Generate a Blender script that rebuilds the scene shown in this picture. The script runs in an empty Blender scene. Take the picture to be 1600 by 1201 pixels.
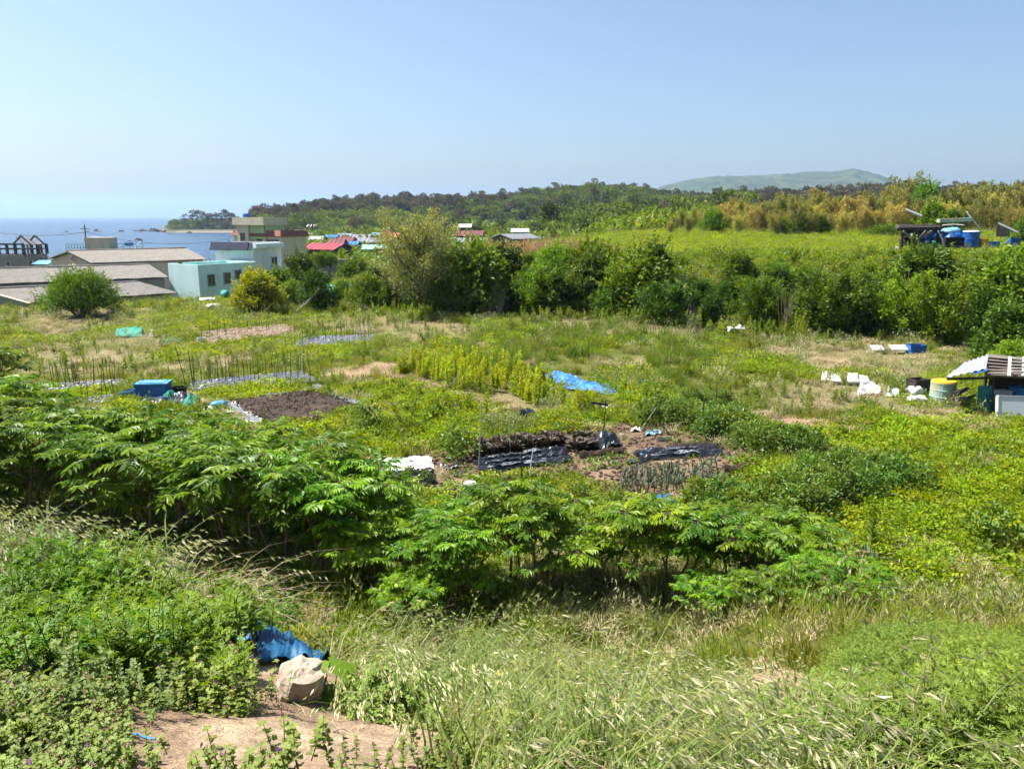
import bpy, math, random
import numpy as np
from mathutils import Vector, Matrix

# ------------------------------------------------------------------ camera
CAMZ, FPX, PITCH = 7.0, 1202.0, math.radians(12.32)
scene = bpy.context.scene
COL = scene.collection
cam_data = bpy.data.cameras.new('camera')
cam = bpy.data.objects.new('camera', cam_data)
COL.objects.link(cam)
cam.location = (0, 0, CAMZ)
cam.rotation_euler = (math.pi / 2 - PITCH, 0, 0)
cam_data.sensor_width = 36.0
cam_data.lens = 36.0 * FPX / 1600.0
cam_data.clip_start = 0.05
cam_data.clip_end = 40000
scene.camera = cam

# ------------------------------------------------------------------ sky, sun, exposure
SUN_AZ, SUN_EL = math.radians(-73), math.radians(58)      # azimuth measured from +Y (view direction), negative = left
world = bpy.data.worlds.new('World')
scene.world = world
world.use_nodes = True
wn = world.node_tree
sky = wn.nodes.new('ShaderNodeTexSky')
sky.sky_type = 'NISHITA'
sky.sun_disc = False
sky.sun_elevation = SUN_EL
sky.sun_rotation = SUN_AZ
sky.altitude = 0
sky.air_density = 1.0
sky.dust_density = 2.3
sky.ozone_density = 4.2
wn.links.new(sky.outputs[0], wn.nodes['Background'].inputs[0])
wn.nodes['Background'].inputs[1].default_value = 0.068
sun_data = bpy.data.lights.new('sun', 'SUN')
sun_data.energy = 5.0
sun_data.angle = math.radians(0.53)
sun_data.color = (1.0, 0.955, 0.88)
sun = bpy.data.objects.new('sun', sun_data)
COL.objects.link(sun)
SUNV = Vector((math.sin(SUN_AZ) * math.cos(SUN_EL), math.cos(SUN_AZ) * math.cos(SUN_EL), math.sin(SUN_EL)))
sun.rotation_euler = SUNV.to_track_quat('Z', 'Y').to_euler()
vs = scene.view_settings
vs.view_transform = 'Standard'
vs.look = 'None'
vs.gamma = 1.0
vs.exposure = 1.42
vs.use_curve_mapping = False
cy = scene.cycles
cy.max_bounces = 5
cy.diffuse_bounces = 2
cy.glossy_bounces = 2
cy.transmission_bounces = 3
cy.transparent_max_bounces = 4
cy.volume_bounces = 0
cy.use_denoising = True
cy.caustics_reflective = False
cy.caustics_refractive = False
cy.sample_clamp_indirect = 6.0
cy.use_adaptive_sampling = True
cy.adaptive_threshold = 0.045

# ------------------------------------------------------------------ numeric helpers
RNG = np.random.default_rng(7)
cosP, sinP = math.cos(PITCH), math.sin(PITCH)


def ray(px, py):
    a = (px - 800.0) / FPX
    b = -(py - 600.5) / FPX
    return np.array([a, cosP + b * sinP, -sinP + b * cosP])


def G(px, py, Y):
    """the point at forward distance Y that is seen along one sight line (used to survey the place)"""
    d = ray(px, py)
    t = Y / d[1]
    return Vector((d[0] * t, Y, CAMZ + d[2] * t))


def sst(a, b, x):
    t = np.clip((np.asarray(x, float) - a) / (b - a), 0, 1)
    return t * t * (3 - 2 * t)


def _hash(i, j, s):
    n = (i * 374761393 + j * 668265263 + s * 974634777) & 0xffffffff
    n = ((n ^ (n >> 13)) * 1274126177) & 0xffffffff
    return ((n ^ (n >> 16)) & 0xffff) / 65535.0


def noise2(x, y, s=0):
    x = np.asarray(x, float); y = np.asarray(y, float)
    xi = np.floor(x).astype(np.int64); yi = np.floor(y).astype(np.int64)
    fx = x - xi; fy = y - yi
    fx = fx * fx * (3 - 2 * fx); fy = fy * fy * (3 - 2 * fy)
    a = _hash(xi, yi, s); b = _hash(xi + 1, yi, s); c = _hash(xi, yi + 1, s); d = _hash(xi + 1, yi + 1, s)
    return (a * (1 - fx) + b * fx) * (1 - fy) + (c * (1 - fx) + d * fx) * fy


def fbm(x, y, s=0, o=4):
    v = 0; a = .5; t = 0
    for k in range(o):
        v = v + a * noise2(x, y, s + k * 17); t += a
        x = np.asarray(x) * 2.03 + 11.3; y = np.asarray(y) * 2.03 + 5.7; a *= .5
    return v / t


# ------------------------------------------------------------------ the lie of the land
SEA_Z = -5.5


def edge_y(x): return np.interp(x, [-9, -4, -2, -1.1, -.3, .6, 1.5, 3, 6], [6.4, 5.2, 4.6, 4.0, 3.6, 3.3, 3.0, 2.5, 2.0])


def H(x, y, fine=True):
    x = np.asarray(x, float); y = np.asarray(y, float)
    # field
    z = 0.12 * (fbm(x * .15, y * .15, 3, 3) - .5) * 2
    # terrace on the far side
    yb = np.interp(x, [-25, -16, -5, 10, 20, 36, 60, 120], [67, 62, 57.5, 51.5, 47.5, 41.5, 35, 20])
    ht = np.interp(x, [-24, -15, -5, 6, 20, 60], [0, 1.0, 3.2, 3.8, 4.1, 4.3])
    d = y - yb
    yend = np.interp(x, [-12, 0, 12, 25, 45, 80], [74, 82, 100, 130, 170, 230])
    ter = ht * sst(0, 11, d) + np.interp(x, [0, 20], [.2, .9]) * sst(14, 48, d) * (x > -60)
    out = sst(0, 30, y - yend)
    z = z * (1 - out) + ter * (1 - out) + out * np.interp(x / np.maximum(y, 1), [-.2, 0, .12, .3], [-1.8, -.8, 2.0, 4.0])
    # ground drops behind the left end of the field
    lf = sst(-6, -22, x - 0.05 * (y - 60)) if False else 1 - sst(-24, -12, x)
    crest = np.interp(x, [-60, -32, -26, -14], [57, 60, 66, 72])
    z = z - lf * 2.6 * sst(0, 11, y - crest) * (1 - out)
    z = z - lf * .6 * out
    # wooded hill
    D = np.hypot(x, y)
    az = x / np.maximum(y, 1)
    rz = np.interp(az, [-.46, -.437, -.40, -.36, -.31, -.27, -.235, -.16, -.08, 0, .05, .105, .155, .20, .24, .33, .41, .5, .66, .9],
                   [1, 1.5, 2.0, 2, 2, 4.5, 8, 10, 10, 13.5, 15.5, 18, 14, 8.5, 6, 6.5, 8, 8, 9, 9])
    hill = (rz + 2) * sst(300, 560, D + 40 * (fbm(x * .01, y * .01, 9, 3) - .5)) * (1 - .8 * sst(640, 900, D))
    bump = 4.5 * (fbm(x * .016, y * .016, 21, 3) - .5) * sst(300, 430, D) * (1 - sst(600, 800, D)) * sst(-.4, -.25, az)
    z = z + np.where(y > 150, hill + bump, 0)
    # sea bed
    bay = (1 - sst(-.355, -.335, az)) * sst(118, 150, y)
    head = sst(-.447, -.437, az + .004 * np.sin(D * .05)) * sst(600, 625, y) * (1 - sst(760, 800, y))
    sea = np.clip(bay - head, 0, 1)
    sea = np.maximum(sea, sst(900, 1100, y) * (1 - sst(-.1, .02, az)))
    z = z * (1 - sea) + sea * -13.0
    bea = sst(600, 632, y) * (1 - sst(640, 660, y)) * (1 - sst(-.34, -.30, az)) * (1 - sea)
    z = z * (1 - bea) + bea * np.minimum(z, SEA_Z + 1.2)
    # the near bank the camera stands on
    ye = edge_y(x)
    s = np.interp(x, [-4, .8, 2, 4], [.95, .92, .56, .43])
    zb = np.where(y < ye, 5.42 - .87 * sst(1.6, ye, y), 4.55 - s * (y - ye))
    zb = zb + .12 * (fbm(x * .9, y * .9, 31, 3) - .5)
    k = .5
    near = np.clip(.5 + (zb - z) / (2 * k), 0, 1)
    z = np.where(y < 25, z * (1 - near) + zb * near + k * near * (1 - near) * .5, z)
    if fine:
        f = 1 - sst(6, 10, y)
        z = z + f * (.05 * (fbm(x * 6, y * 6, 41, 4) - .5) + .016 * (fbm(x * 30, y * 30, 43, 2) - .5))
    return z


def ground_hit(px, py):
    d = ray(px, py)
    t = 1.0
    step = .05
    last = t
    while t < 900:
        p = np.array([0, 0, CAMZ]) + d * t
        if H(p[0], p[1], False) >= p[2]:
            lo, hi = last, t
            for _ in range(18):
                m = (lo + hi) / 2
                p = np.array([0, 0, CAMZ]) + d * m
                if H(p[0], p[1], False) >= p[2]: hi = m
                else: lo = m
            return Vector(np.array([0, 0, CAMZ]) + d * hi)
        last = t
        t *= 1.012
    return Vector(np.array([0, 0, CAMZ]) + d * 900)


def Pf(px, py, z=0.0):
    """point on the flat field seen along one sight line"""
    d = ray(px, py)
    t = (z - CAMZ) / d[2]
    return Vector((d[0] * t, d[1] * t, z))


def poly(pts):
    return np.array([[Pf(*p).x, Pf(*p).y] for p in pts])


def inside(P, x, y, warp=True):
    x = np.asarray(x, float); y = np.asarray(y, float)
    if warp:      # ragged natural outlines
        w = .022 * y
        x, y = x + w * (fbm(x * .5, y * .35, 91, 3) - .5) * 2.4, y + w * 1.6 * (fbm(x * .5, y * .35, 97, 3) - .5) * 2.4
    r = np.zeros(x.shape, bool)
    n = len(P)
    for i in range(n):
        x1, y1 = P[i]; x2, y2 = P[(i + 1) % n]
        c = (y1 > y) != (y2 > y)
        with np.errstate(divide='ignore', invalid='ignore'):
            xi = (x2 - x1) * (y - y1) / (y2 - y1 + 1e-12) + x1
        r ^= c & (x < xi)
    return r


# ------------------------------------------------------------------ mesh builder
class MB:
    def __init__(s):
        s.v = []; s.f = []; s.m = []; s.a = []; s.n = 0; s.w = []

    def add(s, verts, faces, mat=0, a=0.5, w=0.0):
        verts = np.asarray(verts, float)
        s.v.append(verts)
        k = len(verts)
        s.a.append(np.broadcast_to(np.asarray(a, float), (k,)).copy())
        s.w.append(np.broadcast_to(np.asarray(w, float), (k,)).copy())
        o = s.n
        if isinstance(faces, np.ndarray):
            s.f.extend((faces + o).tolist())
        else:
            s.f.extend([[i + o for i in f] for f in faces])
        s.m.extend([mat] * len(faces))
        s.n += k
        return s

    def box(s, c, d, rz=0.0, mat=0, R=None, a=.5):
        x, y, z = (np.asarray(d, float) / 2)
        v = np.array([[-x, -y, -z], [x, -y, -z], [x, y, -z], [-x, y, -z], [-x, -y, z], [x, -y, z], [x, y, z], [-x, y, z]])
        if R is None: R = Matrix.Rotation(rz, 3, 'Z')
        v = v @ np.array(R).T + np.asarray(c, float)
        return s.add(v, [[0, 3, 2, 1], [4, 5, 6, 7], [0, 1, 5, 4], [1, 2, 6, 5], [2, 3, 7, 6], [3, 0, 4, 7]], mat, a)

    def bar(s, A, B, w, h=None, mat=0, up=(0, 0, 1)):
        A = Vector(A); B = Vector(B); d = B - A; L = d.length; d = d / L
        u = Vector(up)
        if abs(d.dot(u)) > .98: u = Vector((0, 1, 0))
        r = d.cross(u).normalized(); u = r.cross(d)
        R = Matrix((r, d, u)).transposed()
        return s.box((A + B) / 2, (w, L, h or w), R=R, mat=mat)

    def tube(s, pts, rad, n=6, mat=0, a=.5, cap=True):
        pts = np.asarray(pts, float)
        rad = np.broadcast_to(np.asarray(rad, float), (len(pts),))
        V = []
        prev = None
        for i, p in enumerate(pts):
            t = pts[min(i + 1, len(pts) - 1)] - pts[max(i - 1, 0)]
            t = t / (np.linalg.norm(t) + 1e-9)
            if prev is None:
                r = np.cross(t, [0.31, .95, .07] if abs(t[1]) < .9 else [1, 0, 0])
            else:
                r = prev - t * np.dot(prev, t)
            r = r / (np.linalg.norm(r) + 1e-9); prev = r
            u = np.cross(t, r)
            for k in range(n):
                th = 2 * math.pi * k / n
                V.append(p + rad[i] * (math.cos(th) * r + math.sin(th) * u))
        F = []
        for i in range(len(pts) - 1):
            for k in range(n):
                F.append([i * n + k, i * n + (k + 1) % n, (i + 1) * n + (k + 1) % n, (i + 1) * n + k])
        if cap:
            F.append(list(range(n))[::-1]); F.append([(len(pts) - 1) * n + k for k in range(n)])
        return s.add(V, F, mat, a)

    def lathe(s, prof, n=20, mat=0, c=(0, 0, 0)):
        V = []; F = []
        for r, z in prof:
            for k in range(n):
                th = 2 * math.pi * k / n
                V.append((c[0] + r * math.cos(th), c[1] + r * math.sin(th), c[2] + z))
        for i in range(len(prof) - 1):
            for k in range(n):
                F.append([i * n + k, i * n + (k + 1) % n, (i + 1) * n + (k + 1) % n, (i + 1) * n + k])
        F.append(list(range(n))[::-1]); F.append([(len(prof) - 1) * n + k for k in range(n)])
        return s.add(V, F, mat)

    def prism(s, fp, z0, z1, mat=0, top=True):
        n = len(fp)
        V = [(p[0], p[1], z0) for p in fp] + [(p[0], p[1], z1) for p in fp]
        F = [[i, (i + 1) % n, n + (i + 1) % n, n + i] for i in range(n)]
        F.append(list(range(n))[::-1])
        if top: F.append([n + i for i in range(n)])
        return s.add(V, F, mat)

    def slab(s, q, th, mat=0):
        """a quad q (4 corners) given thickness th downwards along its normal"""
        q = [Vector(p) for p in q]
        nn = (q[1] - q[0]).cross(q[3] - q[0]).normalized()
        V = q + [p - nn * th for p in q]
        return s.add([tuple(p) for p in V], [[0, 1, 2, 3], [7, 6, 5, 4], [0, 4, 5, 1], [1, 5, 6, 2], [2, 6, 7, 3], [3, 7, 4, 0]], mat)

    def leaves(s, P, D, N, L, W, a=.5, mat=0, fold=.18, mid=.45, sag=0.0):
        P = np.asarray(P, float); n = len(P)
        D = np.asarray(D, float); D = D / (np.linalg.norm(D, axis=1, keepdims=True) + 1e-9)
        N = np.asarray(N, float)
        S = np.cross(D, N); S = S / (np.linalg.norm(S, axis=1, keepdims=True) + 1e-9)
        N = np.cross(S, D)
        L = np.broadcast_to(np.asarray(L, float), (n,))[:, None]; W = np.broadcast_to(np.asarray(W, float), (n,))[:, None]
        M = P + D * L * mid - N * W * fold
        T = P + D * L - N * L * sag
        A = P + D * L * mid + S * W * .5 + N * W * fold
        B = P + D * L * mid - S * W * .5 + N * W * fold
        V = np.stack([P, A, T, M, B], 1).reshape(-1, 3)
        i = np.arange(n)[:, None] * 5
        F = np.concatenate([i + np.array([[0, 1, 2, 3]]), i + np.array([[0, 3, 2, 4]])], 0)
        a = np.broadcast_to(np.asarray(a, float), (n,))
        return s.add(V, F, mat, np.repeat(a, 5))

    def blades(s, B, az, h, lean, w, k=3, a=.5, mat=0, droop=0.0, base_up=1.0):
        """curved tapering grass blades"""
        B = np.asarray(B, float); n = len(B)
        bc = lambda q: np.broadcast_to(np.asarray(q, float), (n,))
        az, h, lean, w, a = bc(az), bc(h), bc(lean), bc(w), bc(a)
        dx = np.cos(az); dy = np.sin(az)
        V = []
        for j in range(k + 1):
            t = j / k
            hz = h * (t * base_up - droop * t ** 3)
            off = lean * h * t ** 1.8
            ww = w * (1 - .93 * t ** 1.5) * .5
            cx = B[:, 0] + dx * off; cyy = B[:, 1] + dy * off; cz = B[:, 2] + hz
            V.append(np.stack([cx - dy * ww, cyy + dx * ww, cz], 1))
            V.append(np.stack([cx + dy * ww, cyy - dx * ww, cz], 1))
        V = np.stack(V, 1)
        m = 2 * (k + 1)
        i = np.arange(n)[:, None] * m
        F = np.concatenate([i + np.array([[2 * j, 2 * j + 1, 2 * j + 3, 2 * j + 2]]) for j in range(k)], 0)
        return s.add(V.reshape(-1, 3), F, mat, np.repeat(a, m), np.tile(np.repeat(np.arange(k + 1) / k, 2), n))

    def mesh(s, name, mats, smooth=False):
        me = bpy.data.meshes.new(name)
        V = np.concatenate(s.v) if s.v else np.zeros((0, 3))
        me.from_pydata(V, [], s.f)
        for m in (mats if isinstance(mats, (list, tuple)) else [mats]):
            me.materials.append(MAT[m] if isinstance(m, str) else m)
        me.polygons.foreach_set('material_index', np.asarray(s.m, np.int32))
        at = me.attributes.new('v', 'FLOAT', 'POINT')
        at.data.foreach_set('value', np.concatenate(s.a).astype(np.float32))
        at = me.attributes.new('w', 'FLOAT', 'POINT')
        at.data.foreach_set('value', np.concatenate(s.w).astype(np.float32))
        if smooth:
            me.polygons.foreach_set('use_smooth', np.ones(len(s.f), bool))
        me.update()
        return me

    def build(s, name, mats, parent=None, smooth=False, loc=None):
        return link(name, s.mesh(name, mats, smooth), parent, loc)


def link(name, me, parent=None, loc=None, rz=0, sc=1.0):
    o = bpy.data.objects.new(name, me)
    COL.objects.link(o)
    if parent is not None: o.parent = parent
    if loc is not None: o.location = loc
    if rz: o.rotation_euler = (0, 0, rz)
    if sc != 1.0: o.scale = (sc, sc, sc) if np.isscalar(sc) else sc
    return o


def tag(o, label, cat, group=None, kind=None):
    o['label'] = label
    o['category'] = cat
    if group: o['group'] = group
    if kind: o['kind'] = kind
    return o


def thing(name, label, cat, loc=(0, 0, 0), rz=0, group=None, sc=1.0):
    o = link(name, None, None, loc, rz, sc)
    o.empty_display_size = .2
    o['kind'] = 'thing'
    return tag(o, label, cat, group)


def structure(o):
    o['kind'] = 'structure'
    return o


ONES = 'first second third fourth fifth sixth seventh eighth ninth tenth eleventh twelfth thirteenth fourteenth fifteenth sixteenth seventeenth eighteenth nineteenth'.split()
TENS = {2: 'twentieth', 3: 'thirtieth', 4: 'fortieth', 5: 'fiftieth', 6: 'sixtieth', 7: 'seventieth'}
TENC = {2: 'twenty', 3: 'thirty', 4: 'forty', 5: 'fifty', 6: 'sixty', 7: 'seventy'}


def nth(i):
    i += 1
    if i < 20: return ONES[i - 1]
    return TENS[i // 10] if i % 10 == 0 else TENC[i // 10] + '-' + ONES[i % 10 - 1]


# ------------------------------------------------------------------ materials
MAT = {}


def _nt(name):
    m = bpy.data.materials.new(name)
    m.use_nodes = True
    nt = m.node_tree
    nt.nodes.clear()
    out = nt.nodes.new('ShaderNodeOutputMaterial')
    MAT[name] = m
    return m, nt, out


def _mix(nt, a, b, fac, mode='MIX'):
    n = nt.nodes.new('ShaderNodeMix'); n.data_type = 'RGBA'; n.blend_type = mode
    for sock, val in ((n.inputs[0], fac), (n.inputs[6], a), (n.inputs[7], b)):
        if hasattr(val, 'is_linked') or hasattr(val, 'links'): nt.links.new(val, sock)
        elif sock.type == 'RGBA': sock.default_value = (*val, 1) if len(val) == 3 else val
        else: sock.default_value = val
    return n.outputs[2]


def _noise(nt, scale, detail=4, rough=.55, coord='Object', stretch=None):
    t = nt.nodes.new('ShaderNodeTexNoise'); t.inputs['Scale'].default_value = scale
    t.inputs['Detail'].default_value = detail; t.inputs['Roughness'].default_value = rough
    if coord == 'World':
        c = nt.nodes.new('ShaderNodeNewGeometry').outputs['Position']
    else:
        c = nt.nodes.new('ShaderNodeTexCoord').outputs[coord]
    if stretch:
        mp = nt.nodes.new('ShaderNodeMapping'); mp.inputs['Scale'].default_value = stretch
        nt.links.new(c, mp.inputs[0]); c = mp.outputs[0]
    nt.links.new(c, t.inputs['Vector'])
    return t.outputs['Fac']


def _ramp(nt, fac, lo, hi):
    r = nt.nodes.new('ShaderNodeMapRange')
    r.inputs[1].default_value = lo; r.inputs[2].default_value = hi
    nt.links.new(fac, r.inputs[0])
    return r.outputs[0]


def solid(name, col, rough=.75, var=.18, scale=4, bump=.0, metal=0, spec=.3, stain=None, stain_amt=.5, sscale=.7, stretch=None, coord='Object', bscale=None):
    m, nt, out = _nt(name)
    p = nt.nodes.new('ShaderNodeBsdfPrincipled')
    c = np.array(col) * .84
    if stain is not None: stain = tuple(np.array(stain) * .84)
    f = _noise(nt, scale, 5, coord=coord, stretch=stretch)
    col_o = _mix(nt, tuple(np.clip(c * (1 - var), 0, 1)), tuple(np.clip(c * (1 + var), 0, 1)), _ramp(nt, f, .3, .7))
    if stain is not None:
        g = _noise(nt, sscale, 6, .65, coord=coord, stretch=stretch)
        mm = nt.nodes.new('ShaderNodeMath'); mm.operation = 'MULTIPLY'; mm.inputs[1].default_value = stain_amt
        nt.links.new(_ramp(nt, g, .45, .68), mm.inputs[0])
        col_o = _mix(nt, col_o, stain, mm.outputs[0])
    nt.links.new(col_o, p.inputs['Base Color'])
    p.inputs['Roughness'].default_value = rough
    p.inputs['Metallic'].default_value = metal
    p.inputs['Specular IOR Level'].default_value = spec
    if bump:
        b = nt.nodes.new('ShaderNodeBump'); b.inputs['Strength'].default_value = bump; b.inputs['Distance'].default_value = .03
        nt.links.new(_noise(nt, bscale or scale * 5, 6, .6, coord=coord), b.inputs['Height'])
        nt.links.new(b.outputs[0], p.inputs['Normal'])
    nt.links.new(p.outputs[0], out.inputs[0])
    return m


def leafmat(name, c1, c2, tr=.35, rough=.5, spec=.25, warm=1.25, jitter=.25, tip=None, patch=None, pscale=.25):
    """foliage: leaf attribute v runs c1..c2, every plant a little different, light passes through"""
    m, nt, out = _nt(name)
    K = .88
    c1, c2 = tuple(np.array(c1) * K), tuple(np.array(c2) * K)
    if patch is not None: patch = tuple(np.array(patch) * K)
    p = nt.nodes.new('ShaderNodeBsdfPrincipled')
    at = nt.nodes.new('ShaderNodeAttribute'); at.attribute_name = 'v'
    col = _mix(nt, c1, c2, at.outputs['Fac'])
    if tip is not None:
        aw = nt.nodes.new('ShaderNodeAttribute'); aw.attribute_name = 'w'
        col = _mix(nt, col, tip, _ramp(nt, aw.outputs['Fac'], .35, 1.0))
    if patch is not None:
        col = _mix(nt, col, patch, _ramp(nt, _noise(nt, pscale, 3, .5, 'World'), .47, .62))
    oi = nt.nodes.new('ShaderNodeObjectInfo')
    mr = nt.nodes.new('ShaderNodeMapRange'); mr.inputs[3].default_value = 1 - jitter; mr.inputs[4].default_value = 1 + jitter
    nt.links.new(oi.outputs['Random'], mr.inputs[0])
    hs = nt.nodes.new('ShaderNodeHueSaturation')
    nt.links.new(col, hs.inputs['Color']); nt.links.new(mr.outputs[0], hs.inputs['Value'])
    mh = nt.nodes.new('ShaderNodeMapRange'); mh.inputs[3].default_value = .5 - .018; mh.inputs[4].default_value = .5 + .018
    ml = nt.nodes.new('ShaderNodeMath'); ml.operation = 'FRACT'
    mm = nt.nodes.new('ShaderNodeMath'); mm.operation = 'MULTIPLY'; mm.inputs[1].default_value = 7.31
    nt.links.new(oi.outputs['Random'], mm.inputs[0]); nt.links.new(mm.outputs[0], ml.inputs[0]); nt.links.new(ml.outputs[0], mh.inputs[0])
    nt.links.new(mh.outputs[0], hs.inputs['Hue'])
    col = hs.outputs[0]
    nt.links.new(col, p.inputs['Base Color'])
    p.inputs['Roughness'].default_value = rough
    p.inputs['Specular IOR Level'].default_value = spec
    if tr > 0:
        t = nt.nodes.new('ShaderNodeBsdfTranslucent')
        tc = _mix(nt, col, (1.25 * warm, 1.3, .45), 1.0, 'MULTIPLY')
        nt.links.new(tc, t.inputs[0])
        ms = nt.nodes.new('ShaderNodeMixShader'); ms.inputs[0].default_value = tr
        nt.links.new(p.outputs[0], ms.inputs[1]); nt.links.new(t.outputs[0], ms.inputs[2])
        nt.links.new(ms.outputs[0], out.inputs[0])
    else:
        nt.links.new(p.outputs[0], out.inputs[0])
    return m


def film(name, col, rough=.25, spec=.6, tr=0):
    m = solid(name, col, rough, .25, 3, bump=.5, spec=spec, bscale=9)
    return m


# building materials
solid('mint_paint', (.70, .92, .90), .7, .05, 1.5, stain=(.40, .58, .56), stain_amt=.45, stretch=(1, 1, .35))
solid('mint_roof_paint', (.13, .55, .45), .6, .1, 2, stain=(.3, .5, .45), stain_amt=.5)
solid('white_paint', (.86, .91, .93), .7, .04, 1.5, stain=(.48, .52, .50), stain_amt=.45, stretch=(1, 1, .3))
solid('cream_paint', (.68, .61, .45), .8, .06, 1.2, stain=(.40, .36, .27), stain_amt=.5, stretch=(1, 1, .25))
solid('green_paint', (.50, .66, .34), .7, .06, 1.2, stain=(.36, .46, .26), stain_amt=.4, stretch=(1, 1, .3))
solid('terracotta', (.26, .10, .07), .8, .2, 3, stain=(.16, .09, .07), stain_amt=.6)
solid('navy_tile', (.006, .014, .05), .6, .2, 5, spec=.2)
solid('asbestos', (.235, .215, .19), .92, .3, 9, bump=.3, stain=(.15, .13, .105), stain_amt=.7, sscale=3.5, stretch=(1, .3, 1))
solid('asbestos_dark', (.195, .183, .165), .92, .3, 9, bump=.3, stain=(.12, .108, .09), stain_amt=.75, sscale=3, stretch=(1, .3, 1))
solid('plaster_tan', (.58, .47, .37), .9, .07, .8, stain=(.36, .29, .22), stain_amt=.5, stretch=(1, 1, .3))
solid('plaster_grey', (.36, .34, .29), .9, .1, 1, stain=(.2, .19, .16), stain_amt=.6, stretch=(1, 1, .3))
solid('concrete', (.27, .26, .24), .9, .15, 1.5, bump=.25, stain=(.15, .145, .13), stain_amt=.7)
solid('black_and_shade', (.018, .017, .016), .9, .2, 2)  # plain black, also used for the shade painted under the eave
solid('glass', (.03, .04, .05), .08, .1, 2, spec=.8)
solid('frame_white', (.6, .62, .62), .5, .05, 3)
solid('frame_grey', (.22, .22, .22), .5, .05, 3)
solid('red_roof', (.42, .05, .065), .5, .1, 2, stain=(.35, .05, .06), stain_amt=.4)
solid('orange_roof', (.56, .17, .085), .6, .1, 2, stain=(.4, .15, .1), stain_amt=.4)
solid('grey_roof', (.22, .22, .25), .6, .12, 2, stain=(.15, .15, .17), stain_amt=.5)
solid('teal_roof', (.27, .44, .42), .55, .1, 2, stain=(.3, .5, .5), stain_amt=.5)
solid('blue_roof', (.05, .18, .48), .5, .1, 2)
solid('maroon_roof', (.16, .045, .045), .6, .15, 2)
solid('black_wall', (.022, .022, .026), .7, .2, 2)
solid('maroon_wall', (.10, .03, .045), .7, .15, 2)
solid('blue_tank', (.015, .09, .32), .35, .1, 2)
solid('rail_green', (.10, .42, .36), .5, .1, 3)
solid('pole_concrete', (.22, .215, .2), .85, .1, 3)
solid('wire_black', (.02, .02, .02), .6, .1, 3)
solid('rust_frame', (.075, .055, .045), .7, .25, 3)
# garden things
solid('soil_dark', (.042, .027, .019), .95, .35, 2.5, bump=1, stain=(.085, .055, .036), stain_amt=.6, sscale=1.5, bscale=14)
solid('soil_tan', (.25, .185, .125), .95, .2, 3, bump=.7, stain=(.2, .135, .08), stain_amt=.5, bscale=20)
solid('wood_old', (.20, .165, .13), .85, .2, 2, bump=.3, stain=(.1, .08, .06), stain_amt=.6, stretch=(1, 8, 8))
solid('wood_dark', (.045, .035, .03), .85, .3, 2, bump=.3)
solid('bark', (.085, .062, .045), .9, .3, 6, bump=.5)
solid('bark_pale', (.17, .14, .105), .9, .25, 8, bump=.5)
film('mulch_black', (.022, .023, .027), .28, .55)
film('mulch_grey', (.17, .18, .20), .33, .55)
film('tarp_blue', (.05, .19, .52), .5, .3)
film('tarp_light', (.16, .38, .62), .42, .4)
film('tarp_shaded', (.012, .10, .22), .5, .25)  # shade over the near tarpaulin is put into this dark blue
film('plastic_white', (.56, .54, .48), .5, .35)
film('plastic_clear', (.45, .47, .45), .35, .45)
film('bag_white', (.58, .57, .52), .55, .3)
film('net_green', (.03, .26, .19), .7, .2)
solid('plastic_navy', (.008, .018, .09), .4, .15, 3)
solid('barrel_blue', (.012, .10, .34), .38, .12, 3, stain=(.05, .14, .3), stain_amt=.3)
solid('barrel_yellow', (.66, .36, .015), .45, .1, 3)
solid('box_blue', (.02, .16, .42), .5, .15, 3, stain=(.1, .25, .4), stain_amt=.3)
solid('box_cyan', (.07, .26, .42), .5, .12, 3, stain=(.3, .5, .6), stain_amt=.4)
solid('drum_mint', (.30, .47, .42), .55, .1, 3, stain=(.52, .27, .03), stain_amt=.85, sscale=2.1)
solid('board_teal', (.015, .16, .17), .55, .15, 3)
solid('panel_white', (.62, .66, .70), .4, .05, 2, stain=(.5, .55, .58), stain_amt=.3)
solid('sheet_grey', (.36, .37, .39), .5, .12, 2, stain=(.22, .22, .22), stain_amt=.5, stretch=(1, 6, 1))
solid('foam_white', (.62, .61, .57), .8, .08, 3, stain=(.38, .36, .30), stain_amt=.6, sscale=1.8)
solid('stake_green', (.03, .055, .045), .5, .2, 3)
solid('stake_pale', (.40, .42, .38), .5, .15, 3)
solid('pipe_grey', (.38, .38, .38), .45, .08, 3)
solid('pipe_blue', (.08, .35, .55), .5, .1, 3)
solid('bucket_white', (.66, .68, .68), .45, .05, 3)
solid('rope_blue', (.05, .22, .55), .7, .2, 5)
solid('foil_green', (.02, .20, .11), .5, .2, 5)
solid('concrete_lump', (.42, .345, .265), .95, .2, 6, bump=.5, stain=(.26, .22, .18), stain_amt=.6, sscale=3, bscale=30)
solid('sea_rock', (.10, .085, .07), .9, .3, .1, bump=.5)
solid('beach_sand', (.36, .31, .24), .95, .1, .05)

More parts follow.
